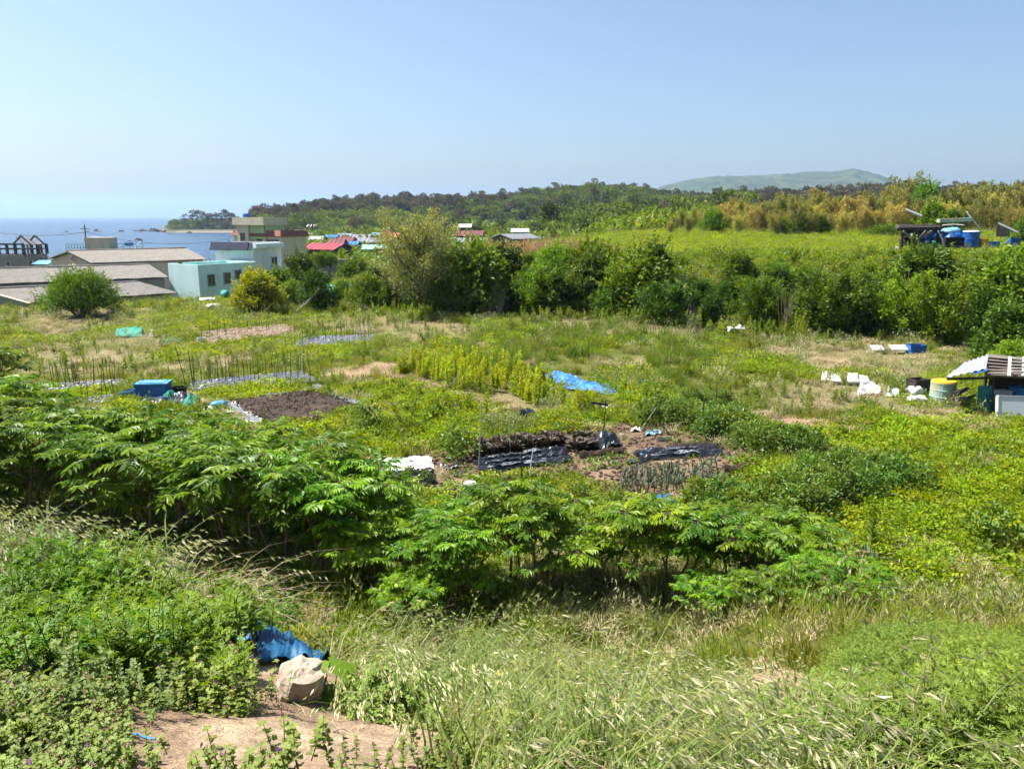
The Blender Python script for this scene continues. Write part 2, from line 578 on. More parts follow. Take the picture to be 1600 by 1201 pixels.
# ------------------------------------------------------------------ ground, sea, mountain
SOILBED = poly([(354, 629), (492, 611), (566, 636), (438, 678)])
GARDEN = poly([(545, 708), (690, 705), (880, 676), (1000, 664), (1085, 672), (1200, 708), (1185, 742), (1130, 785), (1010, 800), (960, 770), (900, 740), (790, 750), (740, 790), (600, 790)])
DIRT2 = poly([(1165, 648), (1240, 652), (1330, 672), (1300, 690), (1220, 680)])
PATH = [poly([(505, 578), (690, 556), (700, 566), (640, 580), (540, 592)]), poly([(500, 622), (560, 618), (640, 650), (600, 668), (540, 650)]),
        poly([(300, 620), (372, 628), (436, 668), (420, 678), (330, 660)]), poly([(210, 610), (330, 606), (320, 632), (200, 628)]),
        poly([(310, 535), (470, 516), (475, 526), (330, 545)]), poly([(600, 575), (720, 600), (760, 640), (700, 640), (620, 605)])]
BRIGHT = [poly([(1090, 840), (1230, 800), (1400, 775), (1600, 705), (1720, 690), (1720, 930), (1560, 925), (1400, 985), (1300, 960), (1200, 880)]),
          poly([(505, 606), (620, 600), (730, 622), (760, 655), (640, 652), (560, 628)]),
          poly([(150, 640), (260, 632), (330, 650), (420, 690), (420, 740), (150, 720)]),
          poly([(1180, 690), (1600, 640), (1700, 690), (1380, 720), (1250, 700)]),
          poly([(560, 660), (700, 640), (760, 668), (700, 705), (540, 700)])]
STRAW = [poly([(0, 545), (200, 520), (330, 540), (420, 560), (250, 590), (0, 590)]), poly([(440, 505), (600, 492), (760, 510), (740, 540), (560, 525)]),
         poly([(1180, 545), (1300, 520), (1480, 560), (1450, 600), (1250, 580)]), poly([(1380, 640), (1520, 625), (1560, 660), (1440, 690)]),
         poly([(640, 620), (800, 600), (960, 622), (940, 650), (760, 655)]), poly([(800, 490), (1050, 500), (1100, 530), (860, 525)]),
         poly([(0, 490), (160, 478), (240, 500), (120, 525), (0, 525)]), poly([(1200, 610), (1400, 590), (1420, 640), (1230, 650)])]
PLOTS = {  # mulch-film plots, corners given nearest-left first, anticlockwise
    'a': poly([(300, 612), (500, 600), (470, 583), (296, 598)]),
    'b': poly([(70, 612), (200, 603), (190, 594), (66, 602)]),
    'c': poly([(128, 638), (190, 630), (180, 618), (120, 624)]),
    'd': poly([(455, 545), (575, 538), (590, 524), (480, 528)]),
    'e': poly([(748, 738), (892, 722), (884, 700), (744, 716)]),
    'f': poly([(600, 768), (680, 752), (676, 733), (590, 742)]),
    'g': poly([(1000, 722), (1130, 712), (1120, 698), (990, 708)]),
    'h': poly([(310, 540), (470, 524), (450, 508), (312, 522)]),
}


def dirtmask(x, y):
    m = np.zeros(np.shape(x))
    for Q in [GARDEN, DIRT2] + PATH:
        m = np.maximum(m, inside(Q, x, y) * 1.0)
    return m


def axis(lo, hi, fine, mid, g):
    out = [0.0]
    while out[-1] < hi:
        out.append(out[-1] + max(fine, g * max(0, out[-1] - mid) + fine))
    neg = [0.0]
    while neg[-1] < -lo:
        neg.append(neg[-1] + max(fine, g * max(0, neg[-1] - mid) + fine))
    return np.array([-v for v in neg[:0:-1]] + out)


xs = axis(-4000, 4500, .11, 4.0, .035)
ys = axis(-14, 4500, .11, 6.5, .017)
XX, YY = np.meshgrid(xs, ys)
ZZ = H(XX, YY)
nx, ny = len(xs), len(ys)
me = bpy.data.meshes.new('ground')
V = np.stack([XX.ravel(), YY.ravel(), ZZ.ravel()], 1)
ii = (np.arange(ny - 1)[:, None] * nx + np.arange(nx - 1)[None, :]).ravel()
F = np.stack([ii, ii + 1, ii + nx + 1, ii + nx], 1)
me.vertices.add(len(V)); me.vertices.foreach_set('co', V.ravel())
me.loops.add(F.size); me.loops.foreach_set('vertex_index', F.ravel().astype(np.int32))
me.polygons.add(len(F)); me.polygons.foreach_set('loop_start', np.arange(0, F.size, 4, dtype=np.int32))
me.polygons.foreach_set('loop_total', np.full(len(F), 4, np.int32))
me.polygons.foreach_set('use_smooth', np.ones(len(F), bool))
me.update(calc_edges=True)
X, Y = V[:, 0], V[:, 1]
C = np.zeros((len(V), 4), np.float32); C[:, 3] = 1
g = fbm(X * .35, Y * .35, 51, 4)[:, None]
C[:, :3] = (np.array([.085, .105, .02]) * (1 - g) + np.array([.14, .14, .035]) * g)
for Q in STRAW:
    k = inside(Q, X, Y); C[k, :3] = np.array([.20, .17, .08])
for Q in BRIGHT:
    k = inside(Q, X, Y); C[k, :3] = np.array([.10, .14, .018])
dm = dirtmask(X, Y) > 0
gd = fbm(X * 1.2, Y * 1.2, 61, 4)[:, None]
C[dm, :3] = (np.array([.19, .125, .08]) * (1 - gd) + np.array([.40, .29, .18]) * gd)[dm]
k = inside(GARDEN, X, Y)
C[k, :3] = (np.array([.08, .052, .034]) * (1 - gd) + np.array([.36, .25, .16]) * gd ** 1.2)[k]
k = (Y < 9) & (X < 3.2)
gg = np.clip((gd - .3) * 2.2, 0, 1)
C[k, :3] = (np.array([.22, .15, .095]) * (1 - gg) + np.array([.52, .385, .26]) * gg)[k]
k = (Y > 150)
C[k, :3] = np.array([.045, .055, .022])
k = (Y > 150) & (V[:, 2] < SEA_Z + 1.6)
C[k, :3] = np.array([.34, .30, .24])
C[:, :3] *= .8
ca = me.color_attributes.new('gcol', 'FLOAT_COLOR', 'POINT')
ca.data.foreach_set('color', C.ravel())
m, nt, out = _nt('ground_earth')
p = nt.nodes.new('ShaderNodeBsdfPrincipled'); p.inputs['Roughness'].default_value = .95; p.inputs['Specular IOR Level'].default_value = .15
at = nt.nodes.new('ShaderNodeVertexColor'); at.layer_name = 'gcol'
c1 = _mix(nt, (.62, .6, .58), (1.3, 1.28, 1.22), _ramp(nt, _noise(nt, 9, 6, .65, 'World'), .32, .68))
c2 = _mix(nt, (.75, .75, .75), (1.2, 1.2, 1.2), _ramp(nt, _noise(nt, 60, 4, .6, 'World'), .35, .65))
nt.links.new(_mix(nt, _mix(nt, at.outputs[0], c1, 1.0, 'MULTIPLY'), c2, 1.0, 'MULTIPLY'), p.inputs['Base Color'])
b = nt.nodes.new('ShaderNodeBump'); b.inputs['Strength'].default_value = .8; b.inputs['Distance'].default_value = .03
nt.links.new(_noise(nt, 45, 6, .7, 'World'), b.inputs['Height']); nt.links.new(b.outputs[0], p.inputs['Normal'])
nt.links.new(p.outputs[0], out.inputs[0])
me.materials.append(m)
structure(link('ground', me))

# sea
m, nt, out = _nt('sea_water')
p = nt.nodes.new('ShaderNodeBsdfPrincipled')
p.inputs['Roughness'].default_value = .22; p.inputs['IOR'].default_value = 1.33
deep = _mix(nt, (.010, .038, .088), (.022, .066, .125), _ramp(nt, _noise(nt, .012, 4, .6, 'World', (.35, 1, 1)), .35, .65))
foam = _ramp(nt, _noise(nt, .085, 5, .62, 'World', (.4, 1.1, 1)), .665, .70)
foam2 = _ramp(nt, _noise(nt, .55, 3, .6, 'World', (.5, 1, 1)), .45, .62)
fm = nt.nodes.new('ShaderNodeMath'); fm.operation = 'MULTIPLY'
nt.links.new(foam, fm.inputs[0]); nt.links.new(foam2, fm.inputs[1])
nt.links.new(_mix(nt, deep, (.75, .78, .8), fm.outputs[0]), p.inputs['Base Color'])
b = nt.nodes.new('ShaderNodeBump'); b.inputs['Strength'].default_value = 1.0; b.inputs['Distance'].default_value = 1.3
nt.links.new(_noise(nt, .22, 6, .62, 'World', (.55, 1, 1)), b.inputs['Height']); nt.links.new(b.outputs[0], p.inputs['Normal'])
nt.links.new(p.outputs[0], out.inputs[0])
mb = MB()
mb.add([(-9000, 100, SEA_Z), (1500, 100, SEA_Z), (1500, 11000, SEA_Z), (-9000, 11000, SEA_Z)], [[0, 1, 2, 3]])
structure(mb.build('sea', ['sea_water']))

# far mountain
leafmat('mountain_woods', (.022, .036, .018), (.06, .08, .034), 0, .95, .05, jitter=.0, patch=(.08, .095, .04), pscale=.02)
rx = [(980, 320), (1010, 300), (1040, 291), (1075, 284), (1120, 279), (1180, 276.5), (1220, 274), (1260, 272), (1300, 272), (1330, 269.5), (1360, 276), (1400, 287), (1450, 293), (1475, 296), (1560, 305), (1700, 315)]
D0 = 3000.0
mx = np.linspace(-400, 3600, 420); my = np.linspace(1900, 3700, 150)
MX, MY = np.meshgrid(mx, my)
azr = [(p[0] - 800) / FPX / 1.0236 for p in rx]
hz = [(338.0 - p[1]) / FPX * D0 / 1.0236 + CAMZ for p in rx]
AZ = MX / MY
R = np.interp(AZ, azr, hz, left=-20, right=10)
prof = sst(2000, 3000, MY + 260 * (fbm(MX * .004, MY * .001, 71, 3) - .5)) * (1 - .6 * sst(3020, 3700, MY))
MZ = (R + 10) * prof - 10 + 26 * (fbm(MX * .009, MY * .006, 73, 4) - .5) * prof * (1 - .75 * sst(2900, 3000, MY)) + 9 * (fbm(MX * .06, MY * .05, 74, 2) - .5)
mb = MB()
n1, n2 = len(mx), len(my)
ii = (np.arange(n2 - 1)[:, None] * n1 + np.arange(n1 - 1)[None, :]).ravel()
mb.add(np.stack([MX.ravel(), MY.ravel(), MZ.ravel()], 1), np.stack([ii, ii + 1, ii + n1 + 1, ii + n1], 1), 0, RNG.random(n1 * n2))
structure(mb.build('mountain', ['mountain_woods'], smooth=True))

# ------------------------------------------------------------------ buildings
def v2(p): return Vector((p[0], p[1]))


def edge_frame(A, B):
    d = Vector((B[0] - A[0], B[1] - A[1], 0)); L = d.length; d /= L
    return d, Vector((d.y, -d.x, 0)), L


def window(parent, A, B, t, zc, w, h, fm='frame_white', gm='glass', bars=1, name='window'):
    """a window standing a little proud of the wall A-B, its panes set back inside the frame"""
    d, n, L = edge_frame(A, B)
    c = Vector((A[0], A[1], 0)) + d * (L * t); c.z = zc
    R = Matrix((d, n, Vector((0, 0, 1)))).transposed()
    f = .07
    mb = MB()
    mb.box(c + Vector((0, 0, h / 2)) + n * .03, (w + 2 * f, .12, f), R=R)
    mb.box(c - Vector((0, 0, h / 2)) + n * .05, (w + 2 * f + .1, .16, f), R=R)
    for k in range(bars + 2):
        x = -w / 2 + w * k / (bars + 1)
        mb.box(c + d * x + n * .03, (f, .118, h - f), R=R)
    fr = mb.build(name, [fm], parent)
    for k in range(bars + 1):
        x = -w / 2 + w * (k + .5) / (bars + 1)
        MB().box(c + d * x + n * .015, (w / (bars + 1) - f, .04, h - f), R=R).build('pane', [gm], fr)
    return fr


def rel(root, *pts):
    return [Vector((p[0] - root.location.x, p[1] - root.location.y, p[2] - root.location.z if len(p) > 2 else 0)) for p in pts]


def flat_building(name, label, C, L, Rr, z0, z1, wall, roof, par=.35, group=None, drop=0):
    """corner C nearest, left end L, far right end Rr (ground plan a parallelogram); local origin at C on the ground"""
    root = thing(name, label, 'building', (C.x, C.y, z0), 0, group)
    c = Vector((0, 0)); l = v2(L) - v2(C); r = v2(Rr) - v2(C); b = l + r
    fp = [l, c, r, b]
    h = z1 - z0
    MB().prism(fp, 0, h - par).build('wall', [wall], root)
    mb = MB()
    cen = (l + r) / 2
    ins = [p + (cen - p).normalized() * .25 for p in fp]
    for i in range(4):
        j = (i + 1) % 4
        q = [fp[i], fp[j], ins[j], ins[i]]
        mb.prism(q, h - par, h + .003 * i)
    mb.build('parapet', [wall], root)
    MB().prism(ins, h - par - .05, h - par + .06).build('roof', [roof], root)
    return root, fp, h


# mint bungalow
C = G(308.5, 414, 80); L = G(262, 411.7, 82.5); Rr = G(400, 409.5, 86)
root, fp, h = flat_building('mint_bungalow', 'low mint green flat-roofed house with four small windows', C, L, Rr, -2.3, C.z, 'mint_paint', 'mint_roof_paint')
for t, w, hh, zc in ((.20, .75, 1.15, -.3), (.47, .75, 1.1, -.2), (.66, .7, .9, .1), (.88, .65, 1.0, .0)):
    window(root, fp[1], fp[2], t, zc + 2.3 + .75, w, hh, 'frame_grey')
d, n, LL = edge_frame(fp[1], fp[2])
MB().tube([(fp[1][0] + d.x * .4 + n.x * .07, fp[1][1] + d.y * .4 + n.y * .07, z) for z in (.1, 4.0)], .04, 6).build('downpipe', ['mint_paint'], root)
mb = MB(); mb.box(Vector((fp[1][0], fp[1][1], .35)) + d * LL / 2 + n * .05, (LL - .2, .1, .5), R=Matrix((d, n, Vector((0, 0, 1)))).transposed()); mb.build('plinth', ['plaster_grey'], root)
p0 = (v2(fp[0]) * .55 + v2(fp[2]) * .45)
mb = MB(); mb.box((p0.x, p0.y, h - .1), (2.2, .25, .42), rz=.3); mb.build('roof_upstand', ['frame_white'], root)
mb = MB(); mb.box((p0.x - 3, p0.y - .5, h - .1), (.7, .4, .3), rz=.2); mb.build('vent_box', ['wood_dark'], root)

# white house with blue tiled fascia and outside stair
C = G(394.5, 380, 88.5); L = G(335, 381, 89.5); Rr = G(438, 379, 93.5)
zt = C.z
root, fp, h = flat_building('white_stair_house', 'two-storey bluish white house with navy tiled roof edge and outside stair', C, L, Rr, -2.3, zt, 'white_paint', 'concrete', par=.5)
d, n, LL = edge_frame(fp[0], fp[1])
mb = MB()
for k in range(30):
    a = Vector((fp[0][0], fp[0][1], 0)) + d * (LL * k / 30 - .35)
    b2 = Vector((fp[0][0], fp[0][1], 0)) + d * (LL * (k + .8) / 30 - .35)
    zt_, zb_ = h + .12, h - .72
    q = [a + n * .62 + Vector((0, 0, zb_)), b2 + n * .62 + Vector((0, 0, zb_)), b2 + n * .12 + Vector((0, 0, zt_)), a + n * .12 + Vector((0, 0, zt_))]
    mb.slab(q, .07)
a = Vector((fp[0][0], fp[0][1], 0)); b2 = a + d * LL
mb.slab([a - d * .35 + n * .55 + Vector((0, 0, h - .74)), b2 + n * .55 + Vector((0, 0, h - .74)), b2 + n * .06 + Vector((0, 0, h + .06)), a - d * .35 + n * .06 + Vector((0, 0, h + .06))], .05)
mb.build('tiled_fascia', ['navy_tile'], root)
window(root, fp[0], fp[1], .83, h - 2.75, .75, 1.0, 'frame_grey')
window(root, fp[0], fp[1], .47, h - 2.1, .5, .4, 'frame_grey', bars=0)
window(root, fp[1], fp[2], .72, h - 2.2, 1.1, 1.0, 'frame_white')
window(root, fp[1], fp[2], .70, 1.5, 1.1, .9, 'frame_white')
d, n, LL = edge_frame(fp[1], fp[2])
up = Vector((0, 0, 1)); o = Vector((fp[1][0], fp[1][1], 0))
mb = MB()
mb.slab([o + n * .03 + up * (h - .7), o + d * LL + n * .03 + up * (h - .7), o + d * LL + n * .5 + up * (h - .55), o + n * .5 + up * (h - .55)], .12)
mb.box(o + d * LL / 2 + n * .47 + up * (h - .35), (LL, .12, .5), R=Matrix((d, n, up)).transposed())
mb.build('eave_band', ['white_paint'], root)
mb = MB()   # stair parapet and landing
q0 = o + d * (LL * .30) + n * 1.1; q1 = o + d * (LL * .62) + n * 1.1; q2 = o + d * (LL * 1.30) + n * 1.1
for e in (0.0, -.95):
    mb.add([tuple(p) for p in (q0 + n * e + up * 0, q0 + n * e + up * .95, q1 + n * e + up * 3.55, q1 + n * e + up * 2.5,
                               q0 + n * (e - .12) + up * 0, q0 + n * (e - .12) + up * .95, q1 + n * (e - .12) + up * 3.55, q1 + n * (e - .12) + up * 2.5)],
           [[0, 3, 2, 1], [4, 5, 6, 7], [1, 2, 6, 5], [0, 1, 5, 4], [2, 3, 7, 6], [3, 0, 4, 7]])
for k in range(12):
    p = q0.lerp(q1, (k + .5) / 12) - n * .53
    mb.box(p + up * (.1 + 2.45 * (k + .5) / 12), ((q1 - q0).length / 12 + .02, .8, .18), R=Matrix((d, n, up)).transposed())
mb.box((q1 + q2) / 2 + up * 2.95 - n * .05, ((q2 - q1).length, .13, 1.1), R=Matrix((d, n, up)).transposed())
mb.box((q1 + q2) / 2 + up * 2.45 - n * .62, ((q2 - q1).length, 1.0, .14), R=Matrix((d, n, up)).transposed())
mb.build('outside_stair', ['white_paint'], root)

# cream apartment block
C = G(439, 369, 106); L = G(366, 371, 110); Rr = G(478.5, 368.5, 109)
root, fp, h = flat_building('cream_apartment_block', 'cream apartment block with brick-red parapet, pale green stair tower and blue tank', C, L, Rr, -2.5, C.z, 'cream_paint', 'concrete', par=.2)
mb = MB()
cen = (v2(fp[0]) + v2(fp[2])) / 2
for i in range(4):
    j = (i + 1) % 4
    A = Vector((*fp[i], 0)); B = Vector((*fp[j], 0)); d, n, LL = edge_frame(A, B)
    mb.slab([A + n * .35 - d * .3 + up * (h - .02), B + n * .35 + d * .3 + up * (h - .02), B - n * .05 + d * .02 + up * (h + .75 + .003 * i), A - n * .05 - d * .02 + up * (h + .75 + .003 * i)], .16)
mb.build('sloped_parapet', ['terracotta'], root)
d, n, LL = edge_frame(fp[0], fp[1])
o = Vector((*fp[0], 0))
# stair tower standing on the left half
ta = o + d * (LL * .13) + n * .5; tb = o + d * (LL * .70) + n * .5
tower = [v2(ta), v2(tb), v2(tb - n * 4), v2(ta - n * 4)]
tz = G(390, 341, 110).z + 2.5
mb = MB(); mb.prism([v2(ta), v2(ta.lerp(tb, .42)), v2(ta.lerp(tb, .42) - n * 4), v2(ta - n * 4)], 0, tz - .9); mb.build('tower_wall', ['cream_paint'], root)
mb = MB(); mb.prism([v2(ta.lerp(tb, .425) - n * .35), v2(tb - n * .35), v2(tb - n * 4), v2(ta.lerp(tb, .425) - n * 4)], h - .4, tz - .9); mb.build('stair_tower', ['green_paint'], root)
mb = MB(); mb.prism([v2(ta - d * .45 + n * .3), v2(tb + d * .35 + n * .3), v2(tb + d * .35 - n * 4.3), v2(ta - d * .45 - n * 4.3)], tz - .9, tz + .12); mb.build('tower_cap', ['cream_paint'], root)
MB().lathe([(0.05, 0), (.48, .02), (.52, .1), (.52, .38), (.46, .48), (.1, .55)], 16, c=tuple(ta.lerp(tb, .16) - n * 1.2 + up * (tz + .12))).build('water_tank', ['blue_tank'], root)
window(root, v2(ta), v2(ta.lerp(tb, .42)), .5, h - .2, .8, 1.1, 'frame_grey')
window(root, fp[0], fp[1], .05, h - 2.0, .6, 1.3, 'frame_grey', bars=0)
window(root, fp[0], fp[1], .82, h - 1.1, 2.2, 1.2, 'frame_grey', bars=2)
window(root, fp[0], fp[1], .55, h - 1.0, 1.0, 1.3, 'frame_grey', bars=0)
window(root, fp[1], fp[2], .5, 2.0, .5, .5, 'frame_grey', bars=0)
mb = MB(); mb.tube([tb * .999 - n * .2 + up * (h + .2), tb - n * .2 + up * (tz - 1)], .06, 6); mb.build('downpipe', ['frame_grey'], root)


# long corrugated sheds
def gable_shed(name, label, R0, R1, E0, E1, z0, roofm, wallm, rows=9, group='corrugated-roofed sheds by the sea', trim=None):
    """ridge R0-R1 and the eave nearer the camera E0-E1; far eave mirrored across the ridge"""
    base = Vector(((R0.x + R1.x) / 2, (R0.y + R1.y) / 2, z0))
    root = thing(name, label, 'shed', base, 0, group)
    r0, r1, e0, e1 = [p - base for p in (R0, R1, E0, E1)]
    zr = (r0.z + r1.z) / 2; ze = (e0.z + e1.z) / 2
    for p in (r0, r1): p.z = zr
    for p in (e0, e1): p.z = ze
    b0 = Vector((2 * r0.x - e0.x, 2 * r0.y - e0.y, ze)); b1 = Vector((2 * r1.x - e1.x, 2 * r1.y - e1.y, ze))
    mb = MB()
    zz = ze - .12
    V = [e0, e1, b1, b0]
    ctr = (r0 + r1) / 2
    ins = [Vector((*(v2(p) + (v2(ctr) - v2(p)).normalized() * .45), 0)) for p in V]
    W = [Vector((p.x, p.y, 0)) for p in ins] + [Vector((p.x, p.y, zz)) for p in ins]
    ra = (W[4] + W[7]) / 2; ra.z = zr - .15; rb = (W[5] + W[6]) / 2; rb.z = zr - .15
    W += [ra, rb]
    mb.add([tuple(p) for p in W], [[0, 1, 5, 4], [2, 3, 7, 6], [1, 2, 6, 9, 5], [3, 0, 4, 8, 7], [3, 2, 1, 0]])
    mb.build('wall', [wallm], root)
    # corrugated sheets, each its own piece, lapped in two courses per slope
    for side, (p0, p1) in enumerate(((e0, e1), (b0, b1))):
        for k in range(rows):
            for c in range(2):
                if side == 1 and c == 1: continue
                u0, u1 = k / rows, (k + 1) / rows + .004
                f0, f1 = (0, .52) if c == 0 else (.5, 1.0)
                if side == 1: f0, f1 = 0, 1
                N = 20
                rr = RNG.normal(0, .012)
                VV = []
                for j in range(N + 1):
                    uu = u0 + (u1 - u0) * j / N
                    lo = p0.lerp(p1, uu); hi = r0.lerp(r1, uu)
                    a = lo.lerp(hi, f0); bb = lo.lerp(hi, f1)
                    zc = .035 * (1 if j % 2 else -1) + rr
                    VV += [(a.x, a.y, a.z + zc + .05 + c * .02 + RNG.normal(0, .004)), (bb.x, bb.y, bb.z + zc + .05 + (.03 if c == 0 else .02))]
                n1 = len(VV)
                VV += [(x, y, z - .03) for x, y, z in VV]
                FF = []
                for j in range(N):
                    FF += [[2 * j, 2 * j + 2, 2 * j + 3, 2 * j + 1], [n1 + 2 * j + 1, n1 + 2 * j + 3, n1 + 2 * j + 2, n1 + 2 * j], [2 * j, n1 + 2 * j, n1 + 2 * j + 2, 2 * j + 2], [2 * j + 1, 2 * j + 3, n1 + 2 * j + 3, n1 + 2 * j + 1]]
                FF += [[0, 1, n1 + 1, n1], [n1 - 2, 2 * n1 - 2, 2 * n1 - 1, n1 - 1]]
                MB().add(VV, FF).build('roof_sheet', [roofm], root)
    mb = MB(); mb.tube([r0 + up * .1, r1 + up * .1], .13, 6); mb.build('ridge_cap', [roofm], root)
    for a, bq, nm in ((e0, r0, 0), (b0, r0, 0), (e1, r1, 0), (b1, r1, 0)):
        mb = MB(); mb.bar(a - up * .04, bq - up * .04, .06, .16); mb.build('barge_board', [trim or 'wood_dark'], root)
    return root, (e0, e1, b1, b0, r0, r1)


root, q = gable_shed('gabled_warehouse', 'largest tan gabled warehouse, farthest of the three corrugated sheds', G(105, 393, 96), G(291, 388.5, 105), G(143, 412, 91), G(323, 405, 99.5), -2.6, 'asbestos', 'plaster_tan', 12)
e0, b0 = q[0], q[3]
window(root, v2(b0.lerp(e0, .02)), v2(b0.lerp(e0, .98)), .60, q[0].z + .35, .45, .5, 'frame_grey', bars=0)
root, q = gable_shed('middle_shed', 'long low shed with mottled grey roof and open eave with its shade painted dark, behind the round tree', G(-60, 425.5, 79), G(232, 411.5, 88), G(-50, 449, 72.5), G(262, 430.5, 82), -2.6, 'asbestos_dark', 'plaster_grey', 14)
d, n, LL = edge_frame(q[0], q[1])
mb = MB(); mb.box(q[0].lerp(q[1], .55) - n * .38 + up * (-.28), (LL * .8, .1, .35), R=Matrix((d, n, up)).transposed()); mb.build('eave_shade', ['black_and_shade'], root)  # solid near-black bar that paints in the shade of the open eave
for t in (.90, .945):
    mb = MB(); mb.box(q[0].lerp(q[1], t) - n * .42 + up * (-1.2), (.15, .16, 2.2), R=Matrix((d, n, up)).transposed()); mb.build('pilaster', ['plaster_grey'], root)
root, q = gable_shed('front_shed', 'lowest long grey shed nearest the grass, behind the round tree', G(-50, 458, 66), G(215, 438.5, 74.5), G(-20, 480, 60.5), G(277, 455.5, 70.5), -3.0, 'asbestos_dark', 'plaster_grey', 13, trim='plaster_tan')

# sheet-metal lean-to at the far left of the sheds
C = G(2, 462, 62)
root = thing('lean_to_wall', 'grey lean-to wall with salmon coping below the lowest shed roof', 'wall', (C.x, C.y, -2.6))
mb = MB()
a = G(-40, 452, 60.3) - C; b2 = G(45, 475.5, 59.5) - C
mb.add([(a.x, a.y, 0), (b2.x, b2.y, 0), (b2.x, b2.y, G(45, 475.5, 59.5).z + 2.6), (a.x, a.y, G(-40, 452, 60.3).z + 2.6), (a.x, a.y + .2, 0), (b2.x, b2.y + .2, 0), (b2.x, b2.y + .2, G(45, 475.5, 59.5).z + 2.6), (a.x, a.y + .2, G(-40, 452, 60.3).z + 2.6)],
       [[0, 1, 2, 3], [5, 4, 7, 6], [3, 2, 6, 7], [1, 5, 6, 2], [4, 0, 3, 7]])
mb.build('wall', ['plaster_grey'], root)
mb = MB(); mb.bar(Vector((a.x, a.y + .1, G(-40, 452, 60.3).z + 2.66)), Vector((b2.x, b2.y + .1, G(45, 475.5, 59.5).z + 2.66)), .3, .1); mb.build('coping', ['plaster_tan'], root)

# grey frame building at far left
zt = G(30, 398, 118).z
root, fp, h = flat_building('unfinished_grey_house', 'grey house with open roof-frame storey, next to the sea', G(38, 398, 118), G(-40, 398, 119), G(74, 398, 121), -3.0, zt, 'concrete', 'concrete', par=.2)
for A, B, t, w in ((fp[1], fp[2], .18, .8), (fp[1], fp[2], .5, 1.0), (fp[1], fp[2], .85, .8)):
    window(root, A, B, t, h - 1.35, w, .9, 'frame_white')
window(root, fp[0], fp[1], .66, h - 1.35, .7, .7, 'frame_white', bars=0)
d, n, LL = edge_frame(fp[0], fp[1])
d2, n2, L2 = edge_frame(fp[1], fp[2])
for (A, dd, ll, m) in ((Vector((*fp[0], 0)), d, LL, 6), (Vector((*fp[1], 0)), d2, L2, 5), (Vector((*fp[3], 0)), d, LL, 6)):
    for k in range(m + 1):
        p = A + dd * (ll * k / m)
        MB().box(p + up * (h + .75) - (n if dd is d else n2) * .15, (.22, .22, 1.5)).build('roof_post', ['rust_frame'], root)
    for z in (h + .8, h + 1.5):
        MB().bar(A + up * z - (n if dd is d else n2) * .15, A + dd * ll + up * z - (n if dd is d else n2) * .15, .16, .14).build('roof_beam', ['rust_frame'], root)
for t0 in (.30, .98, 1.55):
    A = Vector((*fp[0], 0)) + d * LL * t0 if t0 < 1 else Vector((*fp[1], 0)) + d2 * L2 * (t0 - 1)
    A = A + up * (h + 1.5)
    w = 3.0
    MB().bar(A - d * w * .5, A + up * 1.3, .16, .2).build('gable_rafter', ['rust_frame'], root)
    MB().bar(A + d * w * .5, A + up * 1.3, .16, .2).build('gable_rafter', ['rust_frame'], root)
A = Vector((*fp[1], 0)) + up * (h + 1.5)
mb = MB(); mb.slab([A + d2 * .2 + n2 * .2, A + d2 * L2 * .8 + n2 * .2, A + d2 * L2 * .7 - n2 * 1.6 + up * 1.1, A - n2 * 1.6 + up * 1.2], .1); mb.build('roof_panel', ['grey_roof'], root)

# blue-roofed annexe in front of it
C = G(54, 417, 104)
root = thing('blue_roof_annexe', 'tiny white annexe with bright blue lean-to roof beside tan gable', 'building', (C.x, C.y, -3))
mb = MB(); mb.box((.75, .8, 1.8), (1.5, 1.4, 3.6)); mb.build('wall', ['frame_white'], root)
zz = G(54, 411, 104).z + 3
mb = MB(); mb.slab([(-.3, -.2, zz - .1), (1.9, -.2, zz - .15), (1.9, 1.7, zz + .3), (-.3, 1.7, zz + .3)], .12); mb.build('roof', ['box_cyan'], root)

# house behind the warehouse with rooftop cabin and green railing
zt = G(150, 392, 122).z
root, fp, h = flat_building('rooftop_cabin_house', 'house with pale rooftop cabin and turquoise railing behind the tan warehouse', G(140, 392, 122), G(104, 392, 123), G(224, 391, 126), -3, zt, 'plaster_grey', 'concrete', par=.1)
A = Vector((*fp[1], 0)); d, n, LL = edge_frame(fp[1], fp[2])
a = G(131, 392, 123.5); b2 = G(173, 392, 124)
mb = MB(); mb.box(((a.x + b2.x) / 2 - root.location.x, 3.2, h + .95), ((b2.x - a.x), 2.4, 2.1)); mb.build('cabin', ['plaster_tan'], root)
for (A_, B_) in ((fp[0], fp[1]), (fp[1], fp[2])):
    A3 = Vector((*A_, 0)); B3 = Vector((*B_, 0))
    for k in range(9):
        p = A3.lerp(B3, k / 8)
        MB().box(p + up * (h + .5), (.07, .07, 1.0)).build('railing_post', ['rail_green'], root)
    for z in (.5, 1.0):
        MB().bar(A3 + up * (h + z), B3 + up * (h + z), .06).build('rail', ['rail_green'], root)
MB().bar(Vector((*fp[1], 0)).lerp(Vector((*fp[2], 0)), .82) + up * (h + .05), Vector((*fp[1], 0)).lerp(Vector((*fp[2], 0)), .96) + up * (h + 1.3), .5, .08).build('leaning_panel', ['foam_white'], root)
MB().box(Vector((*fp[1], 0)).lerp(Vector((*fp[2], 0)), .75) - n * 1 + up * (h + .9), (1.0, .8, .5)).build('blue_box', ['box_blue'], root)


def utility_pole(px, ytop, ybase, Y, label):
    a = G(px, ybase, Y); z0 = float(H(a.x, a.y)) if Y < 118 else -3.0
    b = G(px, ytop, Y)
    root = thing('utility_pole', label, 'pole', (a.x, a.y, z0), 0, 'utility poles')
    h = b.z - z0
    MB().tube([(0, 0, 0), (0, 0, h)], [.17, .11], 8).build('shaft', ['pole_concrete'], root)
    MB().box((0, 0, h - .6), (1.6, .1, .1)).build('crossarm', ['pole_concrete'], root)
    return root


